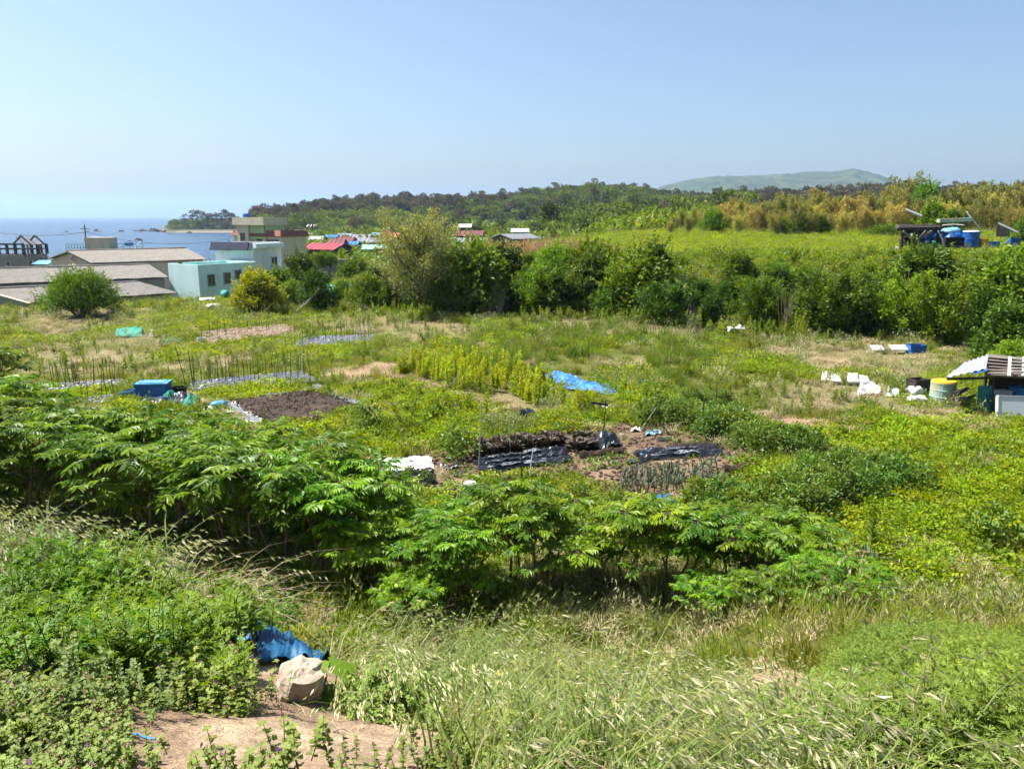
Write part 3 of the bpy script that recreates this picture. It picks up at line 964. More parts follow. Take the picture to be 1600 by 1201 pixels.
utility_pole(134.5, 351.5, 375, 128, 'concrete utility pole rising above the sea beside rooftop cabin')
utility_pole(46, 381, 412, 112, 'dark utility pole in front of the unfinished grey house')
utility_pole(70, 394, 420, 108, 'short pale pole beside the blue-roofed annexe')
pts = [G(-60, 351, 150).lerp(G(134.5, 362.5, 128), k / 14) - Vector((0, 0, 1.2 * (1 - (2 * k / 14 - 1) ** 2))) for k in range(15)]
b2 = pts[0]
mb = MB(); mb.tube([tuple(p - pts[0]) for p in pts], .045, 4); tag(mb.build('power_line', ['wire_black'], None, loc=pts[0]), 'overhead power line crossing the sea to the pole', 'cable')
pts = [G(134.5, 362.5, 128).lerp(G(360, 372, 150), k / 14) - Vector((0, 0, 1.5 * (1 - (2 * k / 14 - 1) ** 2))) for k in range(15)]
mb = MB(); mb.tube([tuple(p - pts[0]) for p in pts], .03, 4); tag(mb.build('power_line', ['wire_black'], None, loc=pts[0]), 'thin overhead line running from the pole towards the cream block', 'cable')


# village houses
def village_house(name, label, px0, px1, ye, yr, Y, roofm, wallm, ybase=None, depth=6.0, skew=0.0, gable='side', wins=2):
    a = G(px0, ye, Y); b = G(px1, ye, Y + skew)
    z0 = min(float(H(a.x, a.y)), float(H(b.x, b.y))) - .6
    root = thing(name, label, 'house', (a.x, a.y, z0), math.atan2(b.y - a.y, b.x - a.x), 'village houses')
    W = math.hypot(b.x - a.x, b.y - a.y)
    he = a.z - z0
    hr = G((px0 + px1) / 2, yr, Y + depth / 2).z - z0
    MB().add([(0, 0, 0), (W, 0, 0), (W, depth, 0), (0, depth, 0), (0, 0, he), (W, 0, he), (W, depth, he), (0, depth, he), (0, depth / 2, hr - .1), (W, depth / 2, hr - .1)],
             [[0, 1, 5, 4], [2, 3, 7, 6], [1, 2, 6, 9, 5], [3, 0, 4, 8, 7]]).build('wall', [wallm], root)
    o_ = .4
    n = max(4, int(W / .9))
    rf = MB()
    rf.slab([(-o_, -o_, he - .12), (W + o_, -o_, he - .12), (W + o_, depth / 2, hr), (-o_, depth / 2, hr)], .1)
    rf.slab([(-o_, depth / 2 + .003, hr), (W + o_, depth / 2 + .003, hr), (W + o_, depth + o_, he - .12), (-o_, depth + o_, he - .12)], .1)
    for k in range(n + 1):
        x = -o_ + (W + 2 * o_) * k / n
        rf.bar((x, -o_, he - .08), (x, depth / 2, hr + .04), .07, .08)
    rf.build('roof', [roofm], root)
    for k in range(wins):
        window(root, (0, 0), (W, 0), (k + .5) / wins, he * .55, min(1.2, W / wins * .5), 1.0, 'frame_white')
    return root


village_house('red_roof_house', 'dark cottage with bright red metal roof behind the cream block', 474, 521, 388, 379.5, 150, 'red_roof', 'black_wall', depth=6, skew=-3, wins=1)
village_house('maroon_roof_house', 'small house with maroon ridged roof just behind the red roof', 512, 533, 382, 373, 166, 'maroon_roof', 'plaster_grey', wins=1)
village_house('long_dark_house', 'long low dark building with grey roof in the village', 556, 609, 378, 371.5, 185, 'grey_roof', 'black_wall', depth=7, wins=4)
village_house('teal_awning_house', 'long turquoise-roofed building in front of the dark one', 566, 626, 388.5, 382, 160, 'teal_roof', 'plaster_grey', depth=6, wins=3)
village_house('orange_roof_house', 'house with orange tiled roof at the village edge', 596, 624, 371, 363, 205, 'orange_roof', 'plaster_grey', depth=6, wins=1)
village_house('blue_roof_house', 'small house with blue roof behind the maroon roof', 508, 524, 371.5, 367, 215, 'blue_roof', 'frame_white', depth=5, wins=1)
village_house('pale_roof_house', 'low house with pale grey roof left of the blue roof', 484, 503, 374, 369, 210, 'plastic_clear', 'plaster_grey', depth=6, wins=1)
village_house('tan_roof_house', 'house with weathered tan roof beside the cream block', 476, 488, 371, 364, 225, 'asbestos', 'plaster_tan', depth=6, wins=1)
village_house('slate_roof_house', 'house with slate grey roof left of the orange roof', 550, 576, 371, 366, 220, 'grey_roof', 'plaster_grey', depth=6, wins=1)
village_house('sky_roof_house', 'little house with light blue roof left of the orange one', 582, 596, 369.5, 363.5, 235, 'tarp_light', 'frame_white', depth=5, wins=1)
village_house('hillside_white_house', 'little white house against the wooded hillside', 480, 491, 354, 350.5, 330, 'foam_white', 'frame_white', depth=6, wins=1)
village_house('grey_long_house', 'black-walled house with light grey roof and white door', 703, 748, 381, 371.5, 150, 'grey_roof', 'black_wall', depth=7, wins=2)
village_house('lower_black_shed', 'black shed with pale eave below the grey-roofed house', 700, 742, 393, 384, 132, 'grey_roof', 'black_wall', depth=5, wins=1)
village_house('maroon_house', 'maroon-walled house with white windows up the slope', 714, 752, 367.5, 360, 185, 'maroon_roof', 'maroon_wall', depth=6, wins=3)
village_house('white_roof_house', 'small house with white roof above the maroon house', 718, 734, 354.5, 350, 205, 'foam_white', 'black_wall', depth=5, wins=1)
village_house('flat_white_house', 'white house with glassy front above the dark gable', 801, 824, 361.5, 357, 190, 'foam_white', 'frame_white', depth=6, wins=2)
village_house('dark_gable_house', 'dark gabled house with grey roof behind the reddish grass', 801, 842, 372.5, 365.5, 150, 'grey_roof', 'black_wall', depth=7, skew=4, wins=2)
village_house('glass_house', 'low building with pale blue glazed roof among green trees', 1058, 1088, 338.5, 333.5, 165, 'tarp_light', 'plaster_grey', depth=5, wins=2)
village_house('tiny_white_shed', 'tiny white shed at the left end of the golden thicket', 1023, 1031, 348, 344, 140, 'foam_white', 'frame_white', depth=3, wins=1)
village_house('pale_low_house', 'pale low roof just showing over the terrace grass', 868, 894, 378.5, 374.5, 104, 'plastic_clear', 'plaster_grey', depth=4, wins=0)

village_house('brown_roof_house', 'house with brown roof between the red roof and the long dark building', 528, 548, 376, 370, 178, 'maroon_roof', 'plaster_tan', depth=6, wins=1)
village_house('white_gable_house', 'white-walled house with grey roof right of the blue roof', 526, 546, 369, 364.5, 228, 'grey_roof', 'frame_white', depth=6, wins=1)
village_house('blue_shed_house', 'blue-roofed shed left of the long dark building', 540, 556, 381.5, 377, 170, 'blue_roof', 'plaster_grey', depth=5, wins=1)
village_house('pink_roof_house', 'house with faded red roof above the orange one', 606, 628, 362, 357.5, 250, 'red_roof', 'plaster_tan', depth=6, wins=1)
village_house('small_grey_house', 'small grey-roofed house at the right end of the village row', 640, 660, 372, 366.5, 200, 'grey_roof', 'plaster_grey', depth=6, wins=1)
village_house('cream_small_house', 'cream cottage with orange roof beyond the silvery tree', 664, 686, 368, 362, 215, 'orange_roof', 'cream_paint', depth=6, wins=1)

# retaining wall below the village
A = G(486, 408, 93); B = G(556, 406.5, 97)
root = thing('retaining_wall', 'weathered concrete retaining wall below the village', 'wall', (A.x, A.y, 0), math.atan2(B.y - A.y, B.x - A.x))
W = math.hypot(B.x - A.x, B.y - A.y)
zt = A.z
n = 6
for k in range(n):
    MB().box((W * (k + .5) / n, 0, (zt - 1.5) / 2), (W / n - .02, .3 + .01 * (k % 2), zt + 1.5)).build('wall_panel', ['concrete'], root)
MB().box((W / 2, 0, zt + .03), (W, .4, .1)).build('coping', ['plaster_grey'], root)

# rocks in the sea
rocks = [(104, 362.5, 5), (138, 362, 4), (150, 361.5, 8), (158, 362.5, 4), (190, 361.8, 6), (212, 361, 5), (224, 361.5, 9), (238, 361.2, 12), (250, 362.5, 9), (260, 363, 8), (296, 364, 7), (203, 377, 6), (216, 375.5, 10), (222, 376.5, 4), (258, 372.5, 2), (263, 366, 4)]
for i, (px, py, w) in enumerate(rocks):
    d_ = ray(px, py); t = (SEA_Z - CAMZ) / d_[2]; p = d_ * t
    s_ = w / FPX * p[1] * .6
    mb = MB()
    nu, nv = 14, 7
    VV = []; FF = []
    for a in range(nv):
        ph = a / (nv - 1) * math.pi * .5
        for b in range(nu):
            th = b / nu * 2 * math.pi
            rr = s_ * (1 + .5 * (float(noise2(math.cos(th) * 1.7 + i * 9, math.sin(th) * 1.7 + a * .7, 5)) - .5) * 2)
            VV.append((rr * math.cos(ph) * math.cos(th) * 1.2, rr * math.cos(ph) * math.sin(th), -.4 + rr * .55 * math.sin(ph) * (1 + .6 * (float(noise2(b * .9, a * .8 + i, 8)) - .5))))
    for a in range(nv - 1):
        for b in range(nu):
            FF.append([a * nu + b, a * nu + (b + 1) % nu, (a + 1) * nu + (b + 1) % nu, (a + 1) * nu + b])
    FF.append([(nv - 1) * nu + b for b in range(nu)])
    mb.add(VV, FF)
    lab = 'dark rock breaking the waves off the headland' if py < 370 else ('largest jagged rock out in the bay' if w == 10 else 'small dark rock beside the jagged one in the bay')
    tag(mb.build('sea_rock', ['sea_rock'], None, loc=(p[0], p[1], SEA_Z)), lab, 'rock', 'rocks in the sea')

# ------------------------------------------------------------------ foliage materials
leafmat('grass_green', (.10, .175, .008), (.22, .28, .020), .46, .5, .18, patch=(.19, .22, .03), pscale=.3)
leafmat('grass_bright', (.15, .26, .006), (.33, .42, .016), .48, .5, .18)
leafmat('grass_dark', (.075, .15, .010), (.18, .25, .024), .4, .5, .2)
leafmat('grass_pale', (.17, .20, .06), (.34, .33, .15), .3, .6, .2, warm=1.0)
leafmat('grass_dry', (.30, .235, .13), (.50, .41, .26), .2, .7, .15, warm=1.0)
leafmat('grass_red', (.26, .15, .075), (.38, .25, .13), .2, .7, .15, warm=1.0)
leafmat('ear_straw', (.32, .34, .14), (.70, .64, .43), .3, .55, .25, warm=.9)
leafmat('brome_green', (.07, .13, .018), (.19, .25, .05), .35, .5, .3)
leafmat('shrub_leaf', (.055, .15, .005), (.24, .37, .009), .42, .45, .25, warm=1.0)
leafmat('shrub_pale', (.11, .16, .05), (.20, .24, .10), .3, .4, .4)
leafmat('bush_mid', (.042, .115, .007), (.19, .30, .018), .36, .5, .2)
leafmat('bush_dark', (.020, .066, .006), (.11, .20, .014), .32, .48, .22)
leafmat('bush_light', (.08, .175, .010), (.24, .36, .028), .38, .5, .2, warm=.95)
leafmat('bush_yellow', (.19, .22, .008), (.50, .48, .012), .35, .45, .3, warm=.85, jitter=.03)
leafmat('tree_silver', (.11, .145, .03), (.36, .38, .16), .32, .5, .3)
leafmat('bamboo_gold', (.20, .20, .05), (.44, .40, .11), .35, .55, .2, jitter=.35)
leafmat('bamboo_olive', (.12, .14, .03), (.29, .29, .075), .33, .55, .2, jitter=.35)
leafmat('weed_lime', (.17, .28, .010), (.38, .46, .025), .45, .5, .2)
leafmat('weed_green', (.08, .16, .010), (.20, .28, .022), .42, .5, .2)
leafmat('henbit_leaf', (.09, .155, .02), (.25, .32, .06), .35, .55, .25)
leafmat('mugwort_leaf', (.06, .16, .008), (.19, .32, .018), .42, .5, .25)
leafmat('galium_leaf', (.11, .19, .020), (.24, .33, .05), .4, .55, .2)
leafmat('lettuce_red', (.035, .022, .018), (.11, .07, .045), .12, .5, .3, warm=.8)
leafmat('leek_blue', (.035, .065, .045), (.095, .14, .10), .25, .5, .3)
leafmat('crop_green', (.06, .15, .018), (.20, .30, .045), .38, .45, .3)
leafmat('flower_purple', (.25, .08, .32), (.42, .16, .45), .3, .6, .2)
leafmat('blossom', (.55, .55, .42), (.7, .68, .55), .3, .6, .2)
leafmat('pine_brown', (.09, .08, .048), (.165, .14, .085), .15, .8, .1, jitter=.35)
leafmat('pine_green', (.055, .085, .02), (.12, .155, .042), .2, .7, .15, jitter=.35)
leafmat('wood_green', (.07, .125, .014), (.18, .25, .035), .3, .6, .2, jitter=.35)
leafmat('needle_dead', (.20, .17, .13), (.30, .26, .20), .1, .8, .1)


# ------------------------------------------------------------------ scatter: uncountable plants, one object per kind
def scatter(name, protos, P, scl, label, cat, rz=None, tilt=.12, idx=None, rng=RNG, align=0.0):
    P = np.asarray(P, float); n = len(P)
    src = bpy.data.collections.new(name + '_source')
    for i, me_ in enumerate(protos):
        src.objects.link(bpy.data.objects.new('%s_source_%02d' % (name, i), me_))
    me = bpy.data.meshes.new(name)
    me.vertices.add(n); me.vertices.foreach_set('co', P.ravel())
    rot = np.stack([rng.normal(0, tilt, n), rng.normal(0, tilt, n), rng.random(n) * 6.283 if rz is None else rz], 1)
    if align:
        e = .25
        gx = (H(P[:, 0] + e, P[:, 1], False) - H(P[:, 0] - e, P[:, 1], False)) / (2 * e)
        gy = (H(P[:, 0], P[:, 1] + e, False) - H(P[:, 0], P[:, 1] - e, False)) / (2 * e)
        for i in range(n):
            nn = Vector((-gx[i] * align, -gy[i] * align, 1)).normalized()
            mt = Vector((0, 0, 1)).rotation_difference(nn).to_matrix() @ Matrix.Rotation(rot[i, 2], 3, 'Z')
            rot[i] = mt.to_euler()[:]
    scl = np.broadcast_to(np.asarray(scl, float), (n,))
    S = np.stack([scl, scl, scl * rng.uniform(.85, 1.15, n)], 1)
    a = me.attributes.new('rot', 'FLOAT_VECTOR', 'POINT'); a.data.foreach_set('vector', rot.astype(np.float32).ravel())
    a = me.attributes.new('scl', 'FLOAT_VECTOR', 'POINT'); a.data.foreach_set('vector', S.astype(np.float32).ravel())
    a = me.attributes.new('idx', 'INT', 'POINT'); a.data.foreach_set('value', (rng.integers(0, len(protos), n) if idx is None else idx).astype(np.int32))
    me.update()
    o = link(name, me)
    ng = bpy.data.node_groups.new(name + '_scatter', 'GeometryNodeTree')
    ng.interface.new_socket('Geometry', in_out='INPUT', socket_type='NodeSocketGeometry')
    ng.interface.new_socket('Geometry', in_out='OUTPUT', socket_type='NodeSocketGeometry')
    gi = ng.nodes.new('NodeGroupInput'); go = ng.nodes.new('NodeGroupOutput')
    ci = ng.nodes.new('GeometryNodeCollectionInfo'); ci.inputs[0].default_value = src; ci.inputs[1].default_value = True; ci.inputs[2].default_value = True
    ip = ng.nodes.new('GeometryNodeInstanceOnPoints')
    ng.links.new(gi.outputs[0], ip.inputs['Points']); ng.links.new(ci.outputs[0], ip.inputs['Instance'])
    ip.inputs['Pick Instance'].default_value = True
    for nm, ty, sock in (('idx', 'INT', 'Instance Index'), ('rot', 'FLOAT_VECTOR', 'Rotation'), ('scl', 'FLOAT_VECTOR', 'Scale')):
        na = ng.nodes.new('GeometryNodeInputNamedAttribute'); na.data_type = ty; na.inputs[0].default_value = nm
        oo = [q for q in na.outputs if q.enabled and q.name == 'Attribute'][0]
        ng.links.new(oo, ip.inputs[sock])
    ng.links.new(ip.outputs[0], go.inputs[0])
    md = o.modifiers.new('scatter', 'NODES'); md.node_group = ng
    tag(o, label, cat, kind='stuff')
    return o


def merge(items):
    """join plant meshes (all with the same materials) into one patch: items are (mesh, x, y, turn, size)"""
    VV, FF, MI, AV, AW, o = [], [], [], [], [], 0
    for me_, px_, py_, rz_, sc_ in items:
        k = len(me_.vertices)
        co = np.empty(k * 3); me_.vertices.foreach_get('co', co); co = co.reshape(-1, 3) * sc_
        c_, s_ = math.cos(rz_), math.sin(rz_)
        VV.append(np.stack([co[:, 0] * c_ - co[:, 1] * s_ + px_, co[:, 0] * s_ + co[:, 1] * c_ + py_, co[:, 2]], 1))
        vi = np.empty(len(me_.loops), np.int32); me_.loops.foreach_get('vertex_index', vi)
        lt = np.empty(len(me_.polygons), np.int32); me_.polygons.foreach_get('loop_total', lt)
        mi = np.empty(len(me_.polygons), np.int32); me_.polygons.foreach_get('material_index', mi)
        FF.append((vi + o, lt)); MI.append(mi)
        for L_, nm in ((AV, 'v'), (AW, 'w')):
            q = np.empty(k, np.float32); me_.attributes[nm].data.foreach_get('value', q); L_.append(q)
        o += k
    out = bpy.data.meshes.new('patch')
    V_ = np.concatenate(VV); vi = np.concatenate([f[0] for f in FF]); lt = np.concatenate([f[1] for f in FF])
    out.vertices.add(len(V_)); out.vertices.foreach_set('co', V_.ravel())
    out.loops.add(len(vi)); out.loops.foreach_set('vertex_index', vi)
    out.polygons.add(len(lt)); out.polygons.foreach_set('loop_start', np.concatenate([[0], np.cumsum(lt)[:-1]]).astype(np.int32)); out.polygons.foreach_set('loop_total', lt)
    for m_ in items[0][0].materials: out.materials.append(m_)
    out.polygons.foreach_set('material_index', np.concatenate(MI))
    for nm, L_ in (('v', AV), ('w', AW)):
        a_ = out.attributes.new(nm, 'FLOAT', 'POINT'); a_.data.foreach_set('value', np.concatenate(L_))
    out.update(calc_edges=True)
    return out


def tiles(protos, count, k, R, s0=.75, s1=1.25):
    out = []
    for _ in range(count):
        d = disc(k, R)
        out.append(merge([(protos[int(RNG.integers(len(protos)))], d[i, 0], d[i, 1], RNG.uniform(0, 6.283), RNG.uniform(s0, s1)) for i in range(k)]))
    return out


def onground(x, y, fine=True, dz=0):
    return np.stack([x, y, H(x, y, fine) + dz], 1)


# ------------------------------------------------------------------ plant prototypes
def r_(*a): return RNG.uniform(*a)


def disc(n, R):
    th = RNG.random(n) * 6.283; r = R * np.sqrt(RNG.random(n))
    return np.stack([r * np.cos(th), r * np.sin(th), np.zeros(n)], 1)


def grass_clump(n, h, R, w, lean, mats, k=3, heads=0, hmat=1, hl=.05, droop=.15, wind=None):
    mb = MB()
    B = disc(n, R)
    az = RNG.random(n) * 6.283
    if wind is not None: az = wind + RNG.normal(0, .7, n)
    hh = h * r_(.55, 1.1, n)
    mb.blades(B, az, hh, lean * r_(.4, 1.3, n), w * r_(.7, 1.2, n), k, RNG.random(n), 0, droop)
    if heads:
        B = disc(heads, R); az = RNG.random(heads) * 6.283 if wind is None else wind + RNG.normal(0, .6, heads)
        hh = h * r_(.95, 1.35, heads); le = lean * r_(.3, .8, heads)
        mb.blades(B, az, hh, le, w * .5, 3, RNG.random(heads), 0)
        T = B + np.stack([np.cos(az) * le * hh, np.sin(az) * le * hh, hh], 1)
        D = np.stack([np.cos(az) * (le + .3), np.sin(az) * (le + .3), np.full(heads, .8)], 1)
        m = 3
        TT = np.repeat(T, m, 0) + RNG.normal(0, .008, (heads * m, 3)); DD = np.repeat(D, m, 0) + RNG.normal(0, .35, (heads * m, 3))
        mb.leaves(TT - DD * hl * .5, DD, RNG.normal(0, 1, (heads * m, 3)), hl * r_(.8, 1.5, heads * m), hl * .28, RNG.random(heads * m), hmat)
    return mb.mesh('grass_tuft', mats)


def leafy_clump(n, R, h, L, W, mat, up=.5, stem=True, name='leaf_tuft'):
    """low leafy plant: leaves in a dome"""
    mb = MB()
    P = disc(n, R)
    P[:, 2] = h * r_(.15, 1, n) * (1 - .5 * (np.hypot(P[:, 0], P[:, 1]) / R) ** 2)
    D = P.copy(); D[:, 2] = up * r_(-.4, 1.2, n) * R; D += RNG.normal(0, .5 * R, (n, 3))
    mb.leaves(P, D, np.tile([0, 0, 1], (n, 1)) + RNG.normal(0, .35, (n, 3)), L * r_(.6, 1.2, n), W * r_(.7, 1.2, n), RNG.random(n), 0)
    return mb.mesh(name, [mat])


def spire_plant(h, nl, L, W, mat, R=.16, stems=3):
    """upright weed: several leafy stems"""
    mb = MB()
    for s in range(stems):
        b = disc(1, R)[0]; hh = h * r_(.7, 1.1)
        mb.blades([b], [r_(0, 6.28)], [hh], [.08], [.012], 2, [.4], 0)
        n = nl
        t = r_(.1, 1, n); az = RNG.random(n) * 6.283
        P = np.stack([b[0] + 0 * t, b[1] + 0 * t, hh * t], 1)
        D = np.stack([np.cos(az), np.sin(az), .5 + .9 * t], 1)
        mb.leaves(P, D, np.tile([0, 0, 1.], (n, 1)) + RNG.normal(0, .3, (n, 3)), L * (1.15 - .6 * t) * r_(.7, 1.2, n), W * r_(.7, 1.2, n), np.clip(.25 + .6 * t + RNG.normal(0, .15, n), 0, 1), 0, sag=.15)
    return mb.mesh('spire', [mat])


def lobes_crown(mb, lobes, n, L, W, mat=0, shell=.35, up=.25, rag=.22, droop=0.1, vlo=.0):
    """leaves through several uneven lobes: (centre, radii)"""
    vol = np.array([l[1][0] * l[1][1] + l[1][0] * l[1][2] for l in lobes]); vol = vol / vol.sum()
    for (c, r), f in zip(lobes, vol):
        k = max(8, int(n * f))
        u = RNG.normal(0, 1, (k, 3)); u /= np.linalg.norm(u, axis=1, keepdims=True)
        u[:, 2] = np.where(u[:, 2] < -.3, -u[:, 2] * .6, u[:, 2])
        rr = 1 - shell * RNG.random(k) ** 1.6 * 1.6
        sd = RNG.integers(0, 999)
        b = fbm(u[:, 0] * 3.1 + u[:, 2] * 1.9 + 9, u[:, 1] * 3.1 - u[:, 2] * 2.3 + 9, int(sd), 3)
        rr = rr * (1 + rag * (b - .5) * 3.2)
        P = np.array(c) + u * np.array(r) * rr[:, None]
        D = u + RNG.normal(0, .55, (k, 3)); D[:, 2] += up - droop
        N = u * .6 + np.array([0, 0, .7]) + RNG.normal(0, .45, (k, 3))
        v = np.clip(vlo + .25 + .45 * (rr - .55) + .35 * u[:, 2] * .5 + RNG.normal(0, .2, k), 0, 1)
        mb.leaves(P, D, N, L * r_(.6, 1.25, k), W * r_(.7, 1.2, k), v, mat, sag=.12)


def limb_tubes(lobes, h0=.0, r=.06, mat=0, base=(0, 0, 0), bend=.15):
    mb = MB()
    for c, rad in lobes:
        c = np.array(c); b = np.array(base) + np.append(RNG.normal(0, r * .8, 2), -.15)
        m = (b + c) / 2 + np.append(RNG.normal(0, bend, 2), .1)
        e = c + np.array([0, 0, rad[2] * .45])
        ts = np.linspace(0, 1, 6)[:, None]
        pts = (1 - ts) ** 2 * b + 2 * ts * (1 - ts) * m + ts ** 2 * e
        mb.tube(pts, np.linspace(r, r * .25, 6), 5, mat)
        for _ in range(3):
            t = r_(.45, .9); q = ((1 - t) ** 2 * b + 2 * t * (1 - t) * m + t ** 2 * e)
            d = RNG.normal(0, 1, 3); d[2] = abs(d[2]) * .7; d /= np.linalg.norm(d)
            mb.tube([q, q + d * rad * .5, q + d * rad * .85 + [0, 0, .05]], [r * .4, r * .25, r * .1], 4, mat)
    return mb


def dome_lobes(W, Hh, nl, flat):
    out = []
    for i in range(nl):
        q = i / max(1, nl - 1)
        th = i * 2.4 + r_(-.4, .4)
        rad = W * r_(.2, .29)
        zc = Hh - rad * flat - q * (Hh - 1.25 * rad * flat) * r_(.85, 1.0)
        rr = (W * .5 - rad * .8) * min(1, .25 + 1.1 * q) * r_(.75, 1.1) if i else 0
        out.append(((rr * math.cos(th), rr * math.sin(th), max(zc, rad * flat * .5)), np.array([rad, rad, rad * flat])))
    return out


def bush_proto(W, Hh, nl, n, L, Wl, mat, bark='bark', flat=.8, rag=.36, up=.25, droop=.1, second=None):
    lobes = dome_lobes(W, Hh, nl, flat)
    mb = MB()
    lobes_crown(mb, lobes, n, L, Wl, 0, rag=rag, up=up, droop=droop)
    ns = int(W * Hh * 4.5) + 6
    sp, sd, sv = [], [], []
    for _ in range(ns):
        c_, r3 = lobes[int(RNG.integers(len(lobes)))]
        u = RNG.normal(0, 1, 3); u[2] = abs(u[2]) + .2; u /= np.linalg.norm(u)
        b_ = np.array(c_) + u * r3 * .85; d_ = u * .7 + np.array([0, 0, .8]) + RNG.normal(0, .25, 3); d_ /= np.linalg.norm(d_)
        ln_ = Hh * r_(.10, .26)
        for t in np.linspace(.15, 1, 11):
            sp.append(b_ + d_ * ln_ * t + RNG.normal(0, .02, 3)); sd.append(d_ * .6 + RNG.normal(0, .6, 3)); sv.append(np.clip(.45 + .5 * t + RNG.normal(0, .12), 0, 1))
    sp = np.array(sp); mb.leaves(sp, np.array(sd), RNG.normal(0, .5, sp.shape) + [0, 0, .8], L * r_(.6, 1.1, len(sp)), Wl * r_(.7, 1.1, len(sp)), np.array(sv), 0, sag=.1)
    mats = [mat]
    if second:
        mats.append(second)
        lobes_crown(mb, [(c, r * 1.06) for c, r in lobes], int(n * .08), L * .7, Wl * .9, 1, shell=.1, rag=rag)
    return mb.mesh('crown', mats), limb_tubes(lobes, r=.035 * Hh ** .5).mesh('trunk', [bark], True)


def plant(name, pr, loc, label, cat, group=None, rz=None, sc=1.0, part='trunk'):
    t = thing(name, label, cat, loc, r_(0, 6.28) if rz is None else rz, group, sc)
    link('crown', pr[0], t)
    if pr[1] is not None: link(part, pr[1], t)
    return t


# ------------------------------------------------------------------ pinnate shrubs (the near hedge)
def pinnate_shrub(h, spread, stems, tips, fl=.56, npair=6, LL=.165, LW=.062, umbrella=False, mat='shrub_leaf'):
    leaf = MB(); wood = MB()
    lp, ld, ln, ll, lw, lv = [], [], [], [], [], []
    tiplist = []
    for s in range(stems):
        a0 = s / stems * 6.283 + r_(-.4, .4)
        b = np.array([math.cos(a0) * .12 * stems * .3, math.sin(a0) * .12 * stems * .3, -.1])
        top = np.array([math.cos(a0) * spread * r_(.1, .4), math.sin(a0) * spread * r_(.1, .4), h * r_(.45, .62) if not umbrella else h * .8])
        mid = (b + top) / 2 + np.append(RNG.normal(0, .1, 2), .05)
        wood.tube([b, mid, top], [.034, .027, .02] if not umbrella else [.05, .045, .03], 6)
        for k in range(tips):
            a = k / tips * 6.283 + r_(-.6, .6)
            st = mid * .45 + top * .55 if k % 2 else top
            rr = spread * r_(.25, .62)
            e = np.array([top[0] + math.cos(a) * rr, top[1] + math.sin(a) * rr, h * r_(.62, 1.0) * (1 - .28 * (rr / spread) ** 2)])
            if k % 4 == 3: e[2] *= r_(.45, .75)
            m2 = (st + e) / 2 + [0, 0, -.08]
            wood.tube([st, m2, e], [.016, .012, .007], 5)
            tiplist.append((e, a))
    for e, a in tiplist:
        nf = RNG.integers(6, 10)
        for f in range(nf):
            az = f / nf * 6.283 + r_(-.35, .35)
            el = r_(-.05, .75)
            Lf = fl * r_(.7, 1.15)
            d0 = np.array([math.cos(az) * math.cos(el), math.sin(az) * math.cos(el), math.sin(el)])
            side = np.array([-math.sin(az), math.cos(az), 0])
            pts = []
            for t in np.linspace(0, 1, 5):
                p = e + d0 * Lf * t + np.array([0, 0, -.30 * Lf * t * t])
                pts.append(p)
            wood.tube(pts, np.linspace(.0045, .0018, 5), 3, cap=False)
            vf = np.clip(RNG.normal(.38, .2) if r_(0, 1) < .75 else r_(.75, 1.0), 0, 1)
            for j in range(npair + 1):
                t = .2 + .78 * j / npair
                p = e + d0 * Lf * t + np.array([0, 0, -.30 * Lf * t * t])
                tan = d0 + np.array([0, 0, -.6 * t]); tan /= np.linalg.norm(tan)
                upn = np.cross(side, tan) * -1
                for sg in ((1, -1) if j < npair else (0,)):
                    dd = tan * .62 + side * sg * .85 + np.array([0, 0, -.22]) + RNG.normal(0, .1, 3) if sg else tan
                    lp.append(p); ld.append(dd); ln.append(upn * (1 if upn[2] > 0 else -1) + RNG.normal(0, .2, 3))
                    q = LL * (.75 + .5 * math.sin(math.pi * min(1, t))) * r_(.85, 1.1)
                    ll.append(q); lw.append(q * LW / LL); lv.append(np.clip(vf + RNG.normal(0, .12), 0, 1))
    leaf.leaves(np.array(lp), np.array(ld), np.array(ln), np.array(ll), np.array(lw), np.array(lv), 0, fold=.16, sag=.14)
    return leaf.mesh('crown', [mat]), wood.mesh('trunk', ['bark_pale'], True)


SHR = [pinnate_shrub(2.0, 1.5, 4, 6), pinnate_shrub(2.3, 1.3, 3, 7), pinnate_shrub(1.7, 1.5, 5, 5, fl=.46), pinnate_shrub(2.1, 1.6, 4, 7, fl=.55), pinnate_shrub(2.2, 1.1, 2, 8), pinnate_shrub(2.0, 1.25, 3, 5, fl=.48)]
SAPL = pinnate_shrub(2.4, 1.3, 1, 12, fl=.45, umbrella=True)
SHPALE = pinnate_shrub(1.5, 1.1, 3, 5, fl=.42, npair=3, LL=.24, LW=.10, mat='shrub_pale')
hedge = [  # px, py of the base on the field, prototype, scale, label
    (-60, 800, 0, 1.0), (40, 795, 3, 1.05), (120, 770, 2, 1.0), (160, 815, 1, 1.0), (215, 790, 0, .95), (265, 830, 3, 1.05), (320, 800, 2, 1.05), (360, 845, 0, 1.1),
    (400, 800, 1, .95), (440, 865, 3, 1.15), (500, 830, 2, 1.1), (520, 885, 1, 1.05), (570, 860, 0, 1.05), (600, 900, 2, .9), (-20, 740, 1, 1.0), (70, 730, 0, .9),
    (680, 915, 3, .7), (735, 925, 1, .8), (800, 905, 4, 1.0), (860, 915, 5, .95), (925, 900, 3, .6), (985, 915, 4, .9), (1045, 905, 5, .9), (1100, 925, 4, .85),
    (1150, 915, 3, .78), (1215, 930, 1, .78), (1110, 970, 2, .55), (1255, 985, 0, .6), (1310, 1010, 3, .52), (1190, 985, 2, .5), (655, 960, 2, .6), (-70, 760, 3, 1.0)]
